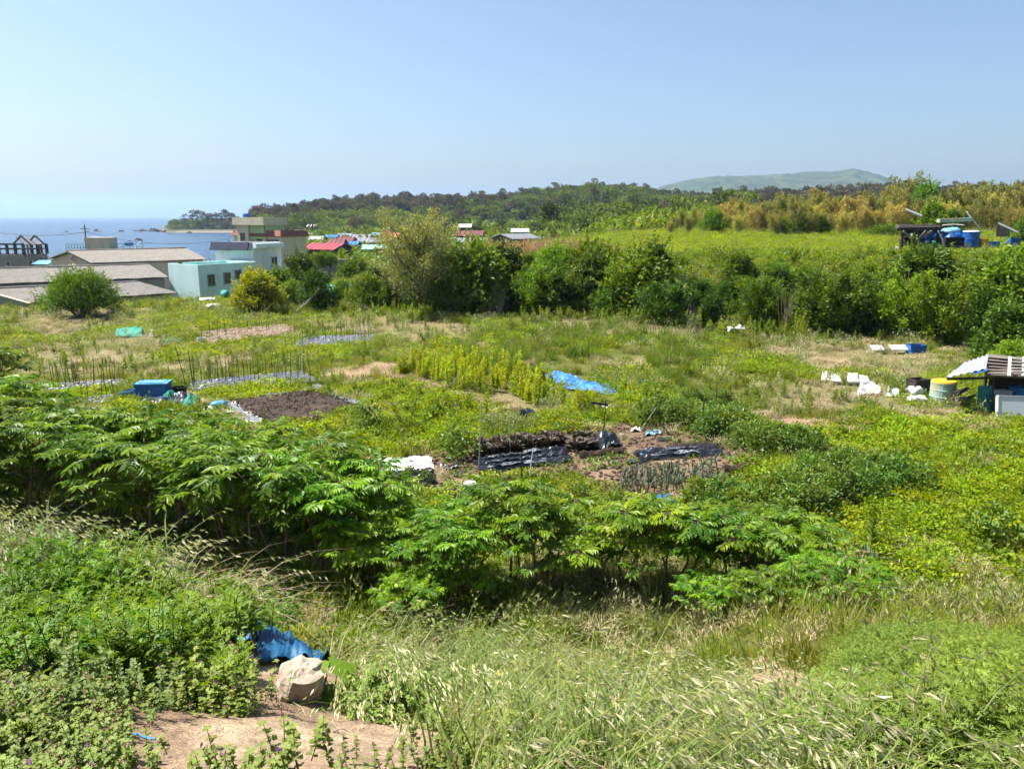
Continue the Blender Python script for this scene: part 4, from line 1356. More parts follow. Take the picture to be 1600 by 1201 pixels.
place = {0: 'at the far end of the near hedge by the frame edge', 9: 'with a pale crooked trunk showing at the dark gap', 17: 'left of the two leaning trunks', 18: 'with a thick leaning pale trunk, tallest in the middle of the hedge',
         20: 'just in front of the grey-green leeks', 22: 'in the hedge, nearest the blue scrap', 25: 'with fronds swept out over the bright green', 26: 'low and yellow-green under the hedge end', 27: 'low at the end of the hedge above the feathery weeds', 28: 'last of the hedge, beside the grassy tangle', 30: 'low in the grass under the middle of the hedge'}
order = {id(h): i for i, h in enumerate(sorted(hedge, key=lambda h: h[0]))}
for i, h_ in enumerate(hedge):
    px, py, k, s = h_
    s *= float(np.interp(px, [300, 420, 560], [1.2, 1.08, .95]))
    p = Pf(px, py, .15)
    p.z = float(H(p.x, p.y, False))
    lab = 'feather-leaved green shrub ' + place.get(i, 'in the near hedge, ' + nth(order[id(h_)]) + ' counted from the seaward end')
    t = plant('feather_leaf_shrub', SHR[k], p, lab, 'shrub', 'feather-leaved shrubs in the near hedge', sc=s, part='stem')
p = Pf(22, 655); plant('umbrella_sapling', SAPL, (p.x, p.y, 0), 'thin-trunked sapling with flat umbrella crown above the hedge', 'tree', sc=1.15)
p = Pf(85, 745); plant('broad_leaf_sapling', SHPALE, (p.x, p.y, 0.0), 'pale broad drooping-leaved sapling rising out of the hedge', 'shrub', sc=1.35, part='stem')

# ------------------------------------------------------------------ bank bushes and trees
BK = {
    'mid': [bush_proto(3.2, 2.6, 10, 4200, .20, .11, 'bush_mid') for _ in range(3)],
    'dark': [bush_proto(3.0, 2.9, 10, 4400, .20, .12, 'bush_dark') for _ in range(3)],
    'light': [bush_proto(3.0, 2.4, 10, 3600, .19, .10, 'bush_light', rag=.3) for _ in range(3)],
    'vine': [bush_proto(4.0, 1.5, 8, 3400, .20, .13, 'bush_mid', flat=.6) for _ in range(2)],
    'tall': [bush_proto(2.4, 4.2, 8, 4200, .21, .12, 'bush_dark', flat=1.1, rag=.28) for _ in range(2)],
}


def slopept(px, Y):
    """stand on the slope at sight-line column px and distance Y"""
    d = ray(px, 430); x = d[0] / d[1] * Y
    return Vector((x, Y, float(H(x, Y, False))))


# named ones
YB = bush_proto(3.9, 3.1, 13, 6500, .22, .13, 'bush_yellow', flat=.85)
p = slopept(401, 57.5); plant('yellow_bush', YB, p, 'round yellow-leaved bush beside the mint house', 'bush', sc=1.0)
WB = bush_proto(5.6, 3.5, 17, 13000, .22, .085, 'bush_mid', flat=.8, rag=.3)
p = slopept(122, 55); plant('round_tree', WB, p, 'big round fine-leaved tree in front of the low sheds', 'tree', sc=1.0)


def airy_tree(h, W, nbr, n, mat, mat2=None, L=.2, Wl=.09, bark='bark', lift=.75):
    """upright tree with pointed sprays"""
    wood = MB(); crown = MB()
    wood.tube([(0, 0, -.2), (.05, .02, h * .3), (.02, 0, h * .62), (0, 0, h * .95)], [h * .03, h * .024, h * .014, .01], 7)
    for i in range(nbr):
        z = h * (.12 + .8 * i / nbr); th = i * 2.4 + r_(-.3, .3)
        prof = math.sin(math.pi * min(1, .16 + .84 * (z / h))) ** .6
        ln = W * .5 * prof * r_(.7, 1.2)
        d = np.array([math.cos(th), math.sin(th), lift * r_(.6, 1.4)])
        b = np.array([0, 0, z * .8]); m = b + d * ln * .5; e = b + d * ln + [0, 0, .2 * ln]
        wood.tube([b, m, e], [h * .008, h * .005, .008], 4)
        k = n // nbr
        t = r_(.25, 1.08, k)[:, None]
        c = (1 - t) ** 2 * b + 2 * t * (1 - t) * m + t ** 2 * e
        P = c + RNG.normal(0, 1, (k, 3)) * (.22 + .34 * (1 - t)) * ln * .42
        D = np.tile(d, (k, 1)) * .7 + RNG.normal(0, .6, (k, 3)); D[:, 2] += .3
        v = np.clip(.3 + .45 * t[:, 0] + RNG.normal(0, .22, k), 0, 1)
        crown.leaves(P, D, RNG.normal(0, .6, (k, 3)) + [0, 0, .8], L * r_(.6, 1.2, k), Wl * r_(.7, 1.2, k), v, 0, sag=.1)
        if mat2:
            kk = k // 22
            crown.leaves(P[:kk] + RNG.normal(0, .05, (kk, 3)), RNG.normal(0, 1, (kk, 3)), RNG.normal(0, 1, (kk, 3)), L * .6, Wl * .9, RNG.random(kk), 1)
    return crown.mesh('crown', [mat] + ([mat2] if mat2 else [])), wood.mesh('trunk', [bark], True)


ST = airy_tree(7.0, 5.8, 44, 14000, 'tree_silver', 'blossom', L=.22, Wl=.105)
p = slopept(655, 56); p.z = min(p.z, .3); plant('silvery_tree', ST, p, 'tall airy silver-green tree, tallest on the left of the bank', 'tree', rz=.6)
OV = bush_proto(3.6, 4.4, 10, 5200, .24, .15, 'bush_dark', flat=.95, rag=.3, second='bush_light')
p = slopept(922, 55.5); plant('oval_tree', OV, p, 'dense oval dark green tree standing above the bank top', 'tree', sc=.92)
p = slopept(1152, 54); plant('bank_top_tree', bush_proto(3.2, 3.2, 8, 3600, .22, .13, 'bush_light', rag=.3), p, 'yellow-green bushy tree at the bank edge below the golden thicket', 'tree', sc=.95)
p = slopept(556, 88); plant('village_tree', bush_proto(5.2, 3.6, 9, 4200, .28, .17, 'bush_mid'), p, 'round tree in front of the turquoise roof, above the retaining wall', 'tree')
p = slopept(468, 76); plant('stair_tree', bush_proto(4.4, 4.6, 9, 4400, .26, .16, 'bush_dark', second='bush_light'), p, 'dark leafy tree beside the white outside stair', 'tree')
p = slopept(432, 70); plant('stair_shrub', bush_proto(3.6, 2.4, 7, 3000, .24, .14, 'bush_mid'), p, 'mid-green shrub behind the yellow bush', 'shrub')
for px, s in ((494, .62), (506, .7), (517, .66)):
    p = slopept(px, 91); p.z = 1.2
    plant('yard_tree', BK['mid'][0], p, 'small rounded tree in a row on top of the retaining wall', 'tree', 'small trees in the village yard', sc=s)
# taller trees of other kinds standing in the bank
TB = [airy_tree(5.6, 4.0, 30, 6500, 'bush_mid', L=.24, Wl=.13, lift=.6), airy_tree(5.2, 3.4, 26, 5200, 'bush_light', L=.22, Wl=.10, lift=.9), airy_tree(4.6, 4.2, 26, 6000, 'bush_dark', L=.26, Wl=.15, lift=.4)]
for px, Y, k, s, lab in ((842, 55, 0, .8, 'mid-green tree left of the dense oval tree'), (985, 54, 1, .9, 'feathery light tree right of the dense oval tree'), (1045, 50, 2, .85, 'spreading dark tree in the middle of the bank'), (1190, 49.5, 0, .8, 'mid-green tree beside the leafless sapling'), (1305, 46.5, 2, 1.05, 'broad dark tree below the terrace shed'), (1420, 45, 1, .95, 'light tree with spreading limbs below the terrace shed'), (1480, 43, 0, .9, 'mid-green tree above the navy tub')):
    plant('bank_tree', TB[k], slopept(px, Y) - Vector((0, 0, .7)), lab, 'tree', 'trees standing in the bank', sc=s)
# stump trunk under the silver tree, dead stem on the bank
deadm = MB()
for _ in range(16):
    a = r_(0, 6.28); h_ = r_(1.2, 2.6)
    b = np.array([r_(-.2, .2), r_(-.2, .2), 0]); e = b + [math.cos(a) * .45, math.sin(a) * .45, h_]
    deadm.tube([b, (b + e) / 2 + RNG.normal(0, .08, 3), e], [.022, .014, .005], 4)
dead = deadm.mesh('dead_stems', ['bark_pale'])
for px, Y, s, lab in ((1231, 47, 1.15, 'thin leafless brown sapling among the bank bushes'), (1085, 46, .8, 'tangle of bare grey twigs at the foot of the bank'), (778, 53, 1.0, 'dark heap of dead twigs inside the bank thicket')):
    tag(link('dead_sapling', dead, None, slopept(px, Y), r_(0, 6), s), lab, 'dead shrub')

kinds = ['mid', 'dark', 'light', 'vine', 'tall']
adj = {'mid': 'mid-green rounded', 'dark': 'dark green dense', 'light': 'light green loose', 'vine': 'low sprawling', 'tall': 'tall narrow dark'}
bank_rows = []
for row, (off, n, kw) in enumerate(((1.0, 36, [.28, .27, .27, .1, .08]), (3.2, 34, [.28, .2, .32, .15, .05]), (5.6, 30, [.25, .15, .38, .22, 0]), (8.2, 24, [.2, .1, .35, .35, 0]))):
    for k in range(n):
        x = -13 + 56 * (k + r_(.1, .9)) / n
        yb_ = float(np.interp(x, [-25, -16, -5, 10, 20, 36, 60, 120], [67, 62, 57.5, 51.5, 47.5, 41.5, 35, 20]))
        bank_rows.append((x, yb_ + off + r_(-1.8, 1.6), RNG.choice(5, p=np.array(kw) / sum(kw)), row))
bank_rows.sort(key=lambda q: (q[3], q[0] / q[1]))
cnt = [0, 0, 0, 0]
for x, y, k, row in bank_rows:
    az = x / y
    s = (.6 + 1.15 * RNG.random() ** 1.4) * (1.15, 1.1, .95, .7)[row]
    kk = kinds[k]
    if row == 3 and ((x > -4 and r_(0, 1) < .55) or az > .44): continue
    if row == 2 and az > .18: s *= .5
    if row == 3 and az > .18: continue
    if row == 1 and az > .18: s *= .8
    if row >= 2 and az < -.08: continue
    if row <= 1 and r_(0, 1) < .22: continue
    if row == 0 and -1 < x < 12: s *= .62
    if row <= 1 and az < -.07: s = min(s, 1.0) * .72
    where = ('along the foot of the bank', 'low on the bank slope', 'halfway up the bank', 'along the bank top')[row]
    pr = BK[kk][int(RNG.integers(len(BK[kk])))]
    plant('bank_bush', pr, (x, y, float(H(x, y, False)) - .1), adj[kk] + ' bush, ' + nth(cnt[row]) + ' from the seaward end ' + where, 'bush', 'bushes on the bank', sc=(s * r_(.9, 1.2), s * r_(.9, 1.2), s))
    cnt[row] += 1
for px, Y, kk, s, lab in ((494, 58, 'dark', 1.05, 'dark bush right of the yellow one, with pale fallen branch'), (455, 61, 'mid', .8, 'shaggy bush between the yellow bush and the dark one'), (575, 59, 'mid', 1.0, 'upright bush left of the silvery tree'),
                         (535, 63, 'light', .8, 'light bush on the rise behind the green netting'), (610, 58, 'tall', .75, 'narrow dark bush at the silvery tree'), (690, 55, 'dark', .9, 'ivy-dark bush under the silvery tree'),
                         (1585, 37.5, 'dark', 1.0, 'dark bush behind the scrap shack'), (1545, 40, 'tall', .8, 'tall dark bush behind the scrap shack roof'), (1600, 34, 'light', .7, 'yellowish bush peeping over the shack roof')):
    p = slopept(px, Y); plant('bank_bush', BK[kk][0], p, lab, 'bush', 'bushes on the bank', sc=s)


# ------------------------------------------------------------------ golden bamboo thicket and trees behind the terrace
def bamboo_proto(h, W, culms, n, mat):
    wood = MB(); cr = MB()
    for i in range(culms):
        b = disc(1, W * .3)[0]; th = r_(0, 6.28); l = W * r_(.15, .35); hh = h * r_(.75, 1.05)
        e = b + [math.cos(th) * l, math.sin(th) * l, hh]; m = (b + e) / 2 + [-math.cos(th) * l * .25, -math.sin(th) * l * .25, hh * .12]
        wood.tube([b, m, e], [.03, .022, .006], 4)
        k = n // culms
        t = (.22 + .8 * RNG.random(k) ** .8)[:, None]
        c = (1 - t) ** 2 * b + 2 * t * (1 - t) * m + t ** 2 * e
        rad = .10 * h * np.sin(np.clip(t * 1.05, 0, 1) * math.pi) ** .7 + .12
        P = c + RNG.normal(0, .6, (k, 3)) * rad
        D = RNG.normal(0, .6, (k, 3)) + np.array([math.cos(th), math.sin(th), .1]) * .5; D[:, 2] -= .2
        cr.leaves(P, D, RNG.normal(0, .5, (k, 3)) + [0, 0, .7], .36 * r_(.6, 1.3, k), .105 * r_(.7, 1.2, k), np.clip(.15 + .6 * t[:, 0] + RNG.normal(0, .2, k), 0, 1), 0, sag=.2)
    return cr.mesh('crown', [mat]), wood.mesh('trunk', ['bamboo_gold'])


BG = [bamboo_proto(5.2, 4.2, 14, 3000, 'bamboo_gold') for _ in range(2)] + [bamboo_proto(5.6, 4.2, 14, 3000, 'bamboo_olive') for _ in range(2)]
for i in range(74):
    row = i % 3; bi = i // 3
    px = 1045 + (1700 - 1045) * (i + r_(-.5, .5)) / 74
    Y = 86 + row * 8 + r_(-3, 3) + (px < 1150) * 8
    g_ = (row == 0 and r_(0, 1) < .62) or (row == 1 and r_(0, 1) < .3)
    if 1290 < px < 1420 and row == 0: g_ = True
    p = slopept(px, Y)
    s = r_(.62, .95) * (.75, 1.0, 1.12)[row] * float(np.interp(px, [1040, 1150, 1250, 1400, 1600], [.55, .78, .9, .95, 1.05]))
    plant('bamboo_clump', BG[(0 if g_ else 2) + i % 2], p, ('golden' if g_ else 'olive') + ' feathery bamboo clump, ' + nth(bi) + ' from the seaward end in the ' + ('front' if row == 0 else 'middle' if row == 1 else 'rear') + ' of the thicket', 'bamboo', 'bamboo clumps behind the terrace', sc=s, part='culm')
TW = airy_tree(5.5, 3.6, 22, 2200, 'tree_silver', L=.28, Wl=.13)
for px, Y, s, lab in ((1404, 112, 1.5, 'thin pale tree with a nest, poking above the golden thicket'), (1345, 100, .8, 'sparse dark-limbed tree inside the golden thicket'), (1500, 112, 1.2, 'olive tree rising over the thicket behind the terrace shed'), (1560, 108, 1.25, 'olive tree at the far right above the thicket')):
    plant('thicket_tree', TW, slopept(px, Y), lab, 'tree', sc=s)
nest = MB(); nest.lathe([(.05, 0), (.28, .06), (.4, .22), (.42, .34), (.3, .38)], 12)
p = slopept(1400, 112); tag(nest.build('bird_nest', ['wood_dark'], None, loc=(p.x, p.y, p.z + 6.4)), 'dark twiggy nest in the thin pale tree', 'nest')
p = slopept(1430, 106); plant('thicket_tree', bush_proto(4.5, 5.2, 9, 3600, .3, .18, 'bush_light'), p, 'round bright green tree at the skyline above the terrace shed', 'tree', sc=1.15)
p = slopept(1447, 66); plant('shed_tree', bush_proto(3.2, 3.4, 8, 3600, .24, .15, 'bush_mid', rag=.3, up=.5), (p.x, p.y, p.z + .4), 'leafy green tree growing through the terrace shed roof', 'tree', sc=.95)
p = slopept(1478, 80); plant('shed_tree', BK['dark'][1], p, 'dark bush behind the leaning white panel', 'bush', sc=.9)
for px, Y, kk, s, lab in ((1110, 92, 'light', 1.2, 'feathery light green bush at the left end of the thicket'), (1250, 84, 'dark', .75, 'dark green bush in front of the golden bamboo'), (1220, 84, 'mid', .7, 'low green bush beside the dark one before the bamboo'), (1275, 85, 'dark', .7, 'small dark bush at the bamboo foot'), (1375, 80, 'vine', .9, 'grey-green willowy bush before the golden bamboo'), (1590, 70, 'mid', .8, 'bush beside the blue crates on the terrace')):
    plant('terrace_bush', BK[kk][1], slopept(px, Y), lab, 'bush', sc=s)

# ------------------------------------------------------------------ woods in the middle distance and on the hill
def far_tree(h, W, mat, n=150, pine=False, fs=.9):
    cr = MB(); wood = MB()
    wood.tube([(0, 0, -.5), (r_(-.3, .3), r_(-.3, .3), h * .5), (r_(-.4, .4), r_(-.4, .4), h * .9)], [h * .022, h * .016, .04], 5)
    pads = []
    if pine:
        for i in range(7):
            z = h * r_(.5, .98); th = r_(0, 6.28); rr = W * .5 * r_(.1, .75) * (1.3 - z / h)
            pads.append(((rr * math.cos(th), rr * math.sin(th), z), np.array([W * r_(.2, .34), W * r_(.2, .34), h * r_(.06, .11)])))
            wood.tube([(0, 0, z * .8), (rr * math.cos(th), rr * math.sin(th), z - .2)], [.07, .03], 4)
    else:
        for i in range(7):
            z = h * r_(.35, .85); th = r_(0, 6.28); rr = W * .5 * r_(.1, .6)
            pads.append(((rr * math.cos(th), rr * math.sin(th), z), np.array([W * r_(.22, .32), W * r_(.22, .32), h * r_(.13, .2)])))
    lobes_crown(cr, pads, n, fs, fs * .62, 0, shell=.3, rag=.3)
    return cr.mesh('crown', [mat]), wood.mesh('trunk', ['bark'])


def merged(pr):
    """crown and trunk joined for the mass of the far wood"""
    me_ = bpy.data.meshes.new('far_tree')
    a, b = pr
    Va = np.empty(len(a.vertices) * 3); a.vertices.foreach_get('co', Va); Vb = np.empty(len(b.vertices) * 3); b.vertices.foreach_get('co', Vb)
    Fa = [list(q.vertices) for q in a.polygons]; Fb = [[i + len(a.vertices) for i in q.vertices] for q in b.polygons]
    me_.from_pydata(np.concatenate([Va, Vb]).reshape(-1, 3), [], Fa + Fb)
    me_.materials.append(a.materials[0]); me_.materials.append(b.materials[0])
    me_.polygons.foreach_set('material_index', np.array([0] * len(Fa) + [1] * len(Fb), np.int32))
    va = np.empty(len(a.vertices), np.float32); a.attributes['v'].data.foreach_get('value', va)
    at_ = me_.attributes.new('v', 'FLOAT', 'POINT'); at_.data.foreach_set('value', np.concatenate([va, np.full(len(b.vertices), .5, np.float32)]))
    me_.update()
    return me_


FT = {'brown': [far_tree(9.5, 6.5, 'pine_brown', 200, True, 1.0) for _ in range(3)], 'pine': [far_tree(9.5, 6, 'pine_green', 220, True, 1.0) for _ in range(3)], 'leafy': [far_tree(8, 7.5, 'wood_green', 260, False, .95) for _ in range(3)]}
mm_ = {k: [merged(p) for p in v] for k, v in FT.items()}
fp_protos = mm_['brown'] + mm_['pine'] + mm_['leafy']
n = 7000
az = RNG.uniform(-.45, .78, n); D = 335 + 330 * RNG.random(n) ** .85
y = D / np.sqrt(1 + az * az); x = az * y
z = H(x, y, False)
keep = (z > SEA_Z + 1.8) & ~((az < -.33) & (y < 640))
# clearings near the hill foot
keep &= ~((D < 380) & (fbm(x * .02, y * .02, 5, 2) < .42))
x, y, z, az, D = x[keep], y[keep], z[keep], az[keep], D[keep]
nb = fbm(x * .014, y * .018, 77, 3) + .05 * (az < -.05) - .14 * sst(.30, .12, (D - 335) / 330) * 1.0
t_ = nb + RNG.normal(0, .07, len(x))
kind_ = np.where(t_ > .56, 0, np.where(t_ > .45, 1, 2))
kind_ = np.where((az < -.33) & (kind_ == 2), 1, kind_)
sz = r_(.7, 1.15, len(x)) * np.where(az < -.33, .85, 1)
scatter('hill_forest', fp_protos, np.stack([x, y, z - .3], 1), sz, 'brown and green pine wood covering the low hill', 'forest', idx=kind_ * 3 + RNG.integers(0, 3, len(x)), tilt=.03)
# single trees that stand out
hx = RNG.uniform(-.437, -.33, 260); hy = RNG.uniform(632, 700, 260)
scatter('headland_scrub', mm_['leafy'] + mm_['pine'], np.stack([hx * hy, hy, H(hx * hy, hy, False) - 1.5], 1), r_(.45, .75, 260), 'green scrub covering the low headland', 'undergrowth', idx=np.where(RNG.random(260) < .75, RNG.integers(0, 3, 260), RNG.integers(3, 6, 260)), tilt=.05)
k_i = 0
for px, Y, kk, s, lab in ((288, 650, 'brown', 1.1, 'short brown pine nearest the headland cliff'), (309, 650, 'brown', 1.3, 'slim brown pine left of the tall headland pine'), (325, 646, 'pine', 1.35, 'dark pine in the centre of the headland grove'), (339, 646, 'brown', 1.3, 'brown pine beside the dark headland pine'), (351, 650, 'brown', 1.35, 'brown pine towards the landward headland end'), (364, 650, 'pine', 1.3, 'dark pine just left of the blue water tank'), (300, 655, 'brown', 1.25, 'pine on the headland, at its seaward end'), (318, 642, 'brown', 1.45, 'tall brown pine in the headland grove'), (332, 640, 'brown', 1.4, 'brown pine in the middle of the headland grove'), (345, 642, 'pine', 1.35, 'dark pine at the landward side of the headland grove'), (357, 640, 'brown', 1.35, 'brown pine on the headland next to the cream block'),
                          (552, 290, 'brown', .95, 'flat-topped brown pine above the village roofs'), (565, 292, 'brown', .85, 'second flat-topped brown pine above the village roofs'), (720, 300, 'pine', .9, 'dark pine behind the white-roofed house')):
    d = ray(px, 340); xx = d[0] / d[1] * Y
    plant('pine_tree', FT[kk][k_i % 3], (xx, Y, float(H(xx, Y, False)) - .2), lab, 'tree', 'single pines', sc=s); k_i += 1
for i in range(64):
    px = 470 + 700 * (i + r_(-.4, .4)) / 64
    Y = r_(215, 300) if px < 830 else r_(150, 250)
    d = ray(px, 345); xx = d[0] / d[1] * Y
    zz = float(H(xx, Y, False))
    s = r_(.55, .85) if px < 830 else r_(.75, 1.1)
    if 830 < px < 1000 and Y > 180: s *= 1.15
    if 1010 < px < 1130 and Y < 210: s *= 1.15
    kk = 'leafy' if r_(0, 1) < .8 or px > 900 else 'pine'
    plant('far_tree', FT[kk][i % 3], (xx, Y, zz - .3), ('leafy green' if kk == 'leafy' else 'dark pine') + ' tree, ' + nth(i) + ' from the seaward end of the wood behind village and terrace', 'tree', 'trees around the village', sc=s)

# ------------------------------------------------------------------ field grasses and weeds (uncountable)
GR = tiles([grass_clump(22, .22, .20, .016, .6, ['grass_green']) for _ in range(4)], 4, 7, .55)
GRL0 = [grass_clump(16, .45, .16, .016, .55, ['grass_green', 'grass_pale'], heads=4, hl=.07) for _ in range(4)]
GRL = tiles(GRL0, 4, 6, .55)
GRLB = tiles([grass_clump(18, .30, .16, .018, .55, ['grass_bright', 'grass_pale'], heads=2, hl=.06) for _ in range(4)], 4, 8, .6)
GRD = tiles([grass_clump(22, .8, .25, .022, .45, ['grass_dark', 'grass_pale'], heads=2, hl=.08) for _ in range(4)], 4, 5, .45)
GRP = tiles([grass_clump(22, .40, .2, .014, .9, ['grass_pale', 'ear_straw'], heads=5, hl=.08) for _ in range(4)], 4, 6, .55)
DRY = tiles([grass_clump(26, .32, .25, .016, 1.3, ['grass_dry'], droop=.4) for _ in range(4)], 4, 6, .5)
RED = tiles([grass_clump(26, .55, .25, .016, .5, ['grass_red']) for _ in range(3)], 3, 6, .6)
LOW = tiles([leafy_clump(38, .22, .14, .07, .045, 'grass_bright') for _ in range(4)], 5, 10, .55)
LOWG = tiles([leafy_clump(34, .24, .20, .085, .05, 'weed_green') for _ in range(4)], 4, 6, .5)
LOWG1 = [leafy_clump(34, .24, .20, .085, .05, 'weed_green') for _ in range(4)]
MUG = [spire_plant(.7, 26, .13, .05, 'weed_green', .16, 4) for _ in range(4)]
MUGT = tiles(MUG, 4, 5, .5)


def field_pts(n, y0=11.5, y1=64, xm=.74):
    y = RNG.uniform(y0, y1, n); x = RNG.uniform(-xm, xm, n) * y
    return x, y


def inany(L, x, y):
    m = np.zeros(len(x), bool)
    for Q in L: m |= inside(Q, x, y)
    return m


def inplots(x, y):
    m = np.zeros(len(x), bool)
    for Q in list(PLOTS.values()) + [SOILBED]: m |= inside(Q, x, y, False)
    return m


TARP = poly([(835, 584), (905, 583), (968, 606), (960, 617), (880, 612)])
CLEAR = [poly([(575, 712), (672, 710), (680, 735), (590, 736)]), poly([(850, 612), (965, 614), (968, 626), (860, 626)]), poly([(205, 600), (330, 600), (330, 640), (210, 640)]), poly([(1010, 770), (1060, 770), (1060, 795), (1010, 795)]), poly([(1525, 625), (1700, 640), (1700, 665), (1525, 655)])]


def bank_y(x): return np.interp(x, [-25, -16, -5, 10, 20, 36, 60, 120], [67, 62, 57.5, 51.5, 47.5, 41.5, 35, 20])


def field_mask(x, y):
    ok = ~(inplots(x, y) | inside(TARP, x, y, False) | inany(CLEAR, x, y))
    ok &= y < bank_y(x) + 2
    return ok


REED = poly([(700, 560), (800, 505), (960, 515), (1090, 535), (1120, 560), (1080, 590), (960, 600), (880, 590), (800, 575)])
LIMEZ = poly([(632, 584), (740, 560), (800, 576), (838, 600), (900, 628), (935, 636), (930, 650), (840, 640), (780, 624), (690, 606)])
def thin(sel, spacing, per=1):
    """spacing grows with distance so that patches cover the ground evenly in view"""
    idx = np.flatnonzero(sel); RNG.shuffle(idx)
    sp = spacing * (1 + .02 * y[idx])
    cell = {}; out = []
    for i, q in zip(idx, sp):
        q = round(float(q), 1)
        k = (q, int(x[i] // q), int(y[i] // q))
        c = cell.get(k, 0)
        if c < per:
            cell[k] = c + 1; out.append(i)
    m = np.zeros(len(x), bool); m[out] = True
    return m


def put(name, protos, sel, smin, smax, label, cat, **k):
    P = onground(x[sel], y[sel], False)
    return scatter(name, protos, P, r_(smin, smax, sel.sum()) * (1 + .009 * y[sel]), label, cat, **k)


x, y = field_pts(60000); ok = field_mask(x, y)
br = inany(BRIGHT, x, y); st = inany(STRAW, x, y); di = dirtmask(x, y) > 0; rd = inside(REED, x, y)
nz = fbm(x * .22, y * .16, 101, 4)
nz2 = fbm(x * .5, y * .4, 103, 3)
u = RNG.random(len(x))
np_ = np.zeros(len(x), bool)
for dy in (.5, 1.0, 1.6, 2.2, 2.8):
    dd = dy * np.maximum(1, y / 22)
    np_ |= inplots(x, y + dd) | inside(TARP, x, y + dd, False)
    if dy < 1.7: np_ |= inside(GARDEN, x, y + dy)
put('short_grass', GR, thin(ok & ~di & ~br & ~st, .62), .5, .95, 'short green grass carpeting the allotment field', 'grass')
put('long_grass', GRL, thin(ok & ~di & ~br & (nz > .52) & ~st & ~rd & ~np_, .9), .4, .75, 'longer seeding grass in drifts across the field', 'grass')
put('fresh_grass', GRLB, thin(ok & ~di & ~br & (nz < .5) & (nz2 > .42) & ~st & ~rd & ~np_, .7), .5, .95, 'fresh yellow-green grass in patches across the field', 'grass')
put('pale_grass', GRP, thin(ok & ~di & ~br & ((st & (nz2 > .45)) | (~st & (nz2 > .62))) & ~np_, .9), .45, .85, 'pale seeding grass in bleached drifts', 'grass')
put('dry_grass', DRY, thin(ok & ((st & (nz2 < .48)) | (~st & ~br & (nz2 < .30)) | (di & (nz > .52))), .95), .5, .9, 'dead straw-coloured grass lying in mats', 'straw')
put('low_clover', LOW, thin(ok & (br | (np_ & ~di) | (~di & ~st & (nz < .45) & (nz2 < .5))), .5), .75, 1.3, 'bright yellow-green low groundcover', 'groundcover')
put('low_weeds', LOWG, thin(ok & ~di & ~st & ((~br & (nz < .47)) | (br & (nz2 > .6))), .9), .7, 1.3, 'broad-leaved low weeds between the grasses', 'weeds')
put('mugwort_weeds', MUG, thin(ok & ~di & ~rd & (nz > .54) & (nz2 > .45) & (y > 20) & ~np_, .55), .4, .8, 'upright leafy weeds scattered through the grass', 'weeds')
put('sparse_weeds', LOWG1, thin(ok & di & (nz2 > .5) & (y > 12), .5), .35, .8, 'small weeds sprouting on the bare garden soil', 'weeds')
# reeds
x, y = field_pts(15000, 30, 60, .3); ok = inside(REED, x, y) & field_mask(x, y) & (fbm(x * .35, y * .3, 151, 3) > .40)
put('reed_grass', GRD, thin(ok, .6), .38, .8, 'dense dark green tall grass before the bank', 'grass')
# terrace and bank grass
x, y = field_pts(40000, 34, 108, .76); d_ = y - bank_y(x); ok = (d_ > 0) & ((x > -14)) & (d_ < 60); nz = fbm(x * .12, y * .1, 111, 3)
put('terrace_grass', GRLB, thin(ok & (d_ > 7), .6), .6, 1.0, 'bright green grass on the upper terrace', 'grass', align=1)
put('terrace_clover', LOW, thin(ok & (d_ > 8), .6), .8, 1.4, 'yellow-green groundcover on the upper terrace', 'groundcover', align=1)
put('bank_undergrowth', MUGT, thin(ok & (d_ < 11) & (nz > .52), 1.4), .5, .9, 'tangled undergrowth between the bank bushes', 'undergrowth', align=.7)
ok2 = (d_ > -6) & (d_ < 2.5) & (x > -13) & (fbm(x * .3, y * .3, 161, 3) + .06 * d_ > .40)
put('bank_foot_weeds', MUGT, thin(ok2, .9), .55, 1.1, 'tall weeds spilling from the bank foot into the field', 'weeds')
put('bank_ivy', LOWG, thin(ok & (d_ < 12), .7), 1.0, 1.8, 'leafy creepers covering the bank', 'undergrowth', align=1)
rdz = ok & (d_ > 9) & (d_ < 24) & (x > -4) & (x < 8) & (nz > .42)
put('reddish_grass', RED, thin(rdz, .7), 1.1, 1.6, 'reddish dry grass on the bank top before the dark gable', 'grass', align=.7)
# ground between field and sheds, village gardens
x = RNG.uniform(-75, 5, 9000); y = RNG.uniform(57, 128, 9000); ok = (y > bank_y(x) - 6)
put('rough_grass', GRLB, thin(ok, .9), .8, 1.2, 'rough grass around the sheds and below the village', 'grass', align=1)
x = RNG.uniform(-70, 130, 2600); y = RNG.uniform(110, 330, 2600); ok = (x / y > -.33)
put('village_scrub', LOWG, ok, 3, 6, 'green scrub in the gaps of the village', 'undergrowth', align=1)
# foot of the near slope, seen through the hedge
x = RNG.uniform(-14, 12, 16000); y = RNG.uniform(8, 21, 16000)
ok = (np.abs(x) < .75 * y + 1) & (y > edge_y(x) + 4)
put('slope_grass', GRL, thin(ok & (y < 14), .8), .7, 1.2, 'shaded grass below the hedge', 'grass', align=.5)
put('slope_straw', DRY, thin(ok & (y > 9) & (y < 15), 1.0), .7, 1.1, 'dry straw below the hedge', 'straw', align=.7)

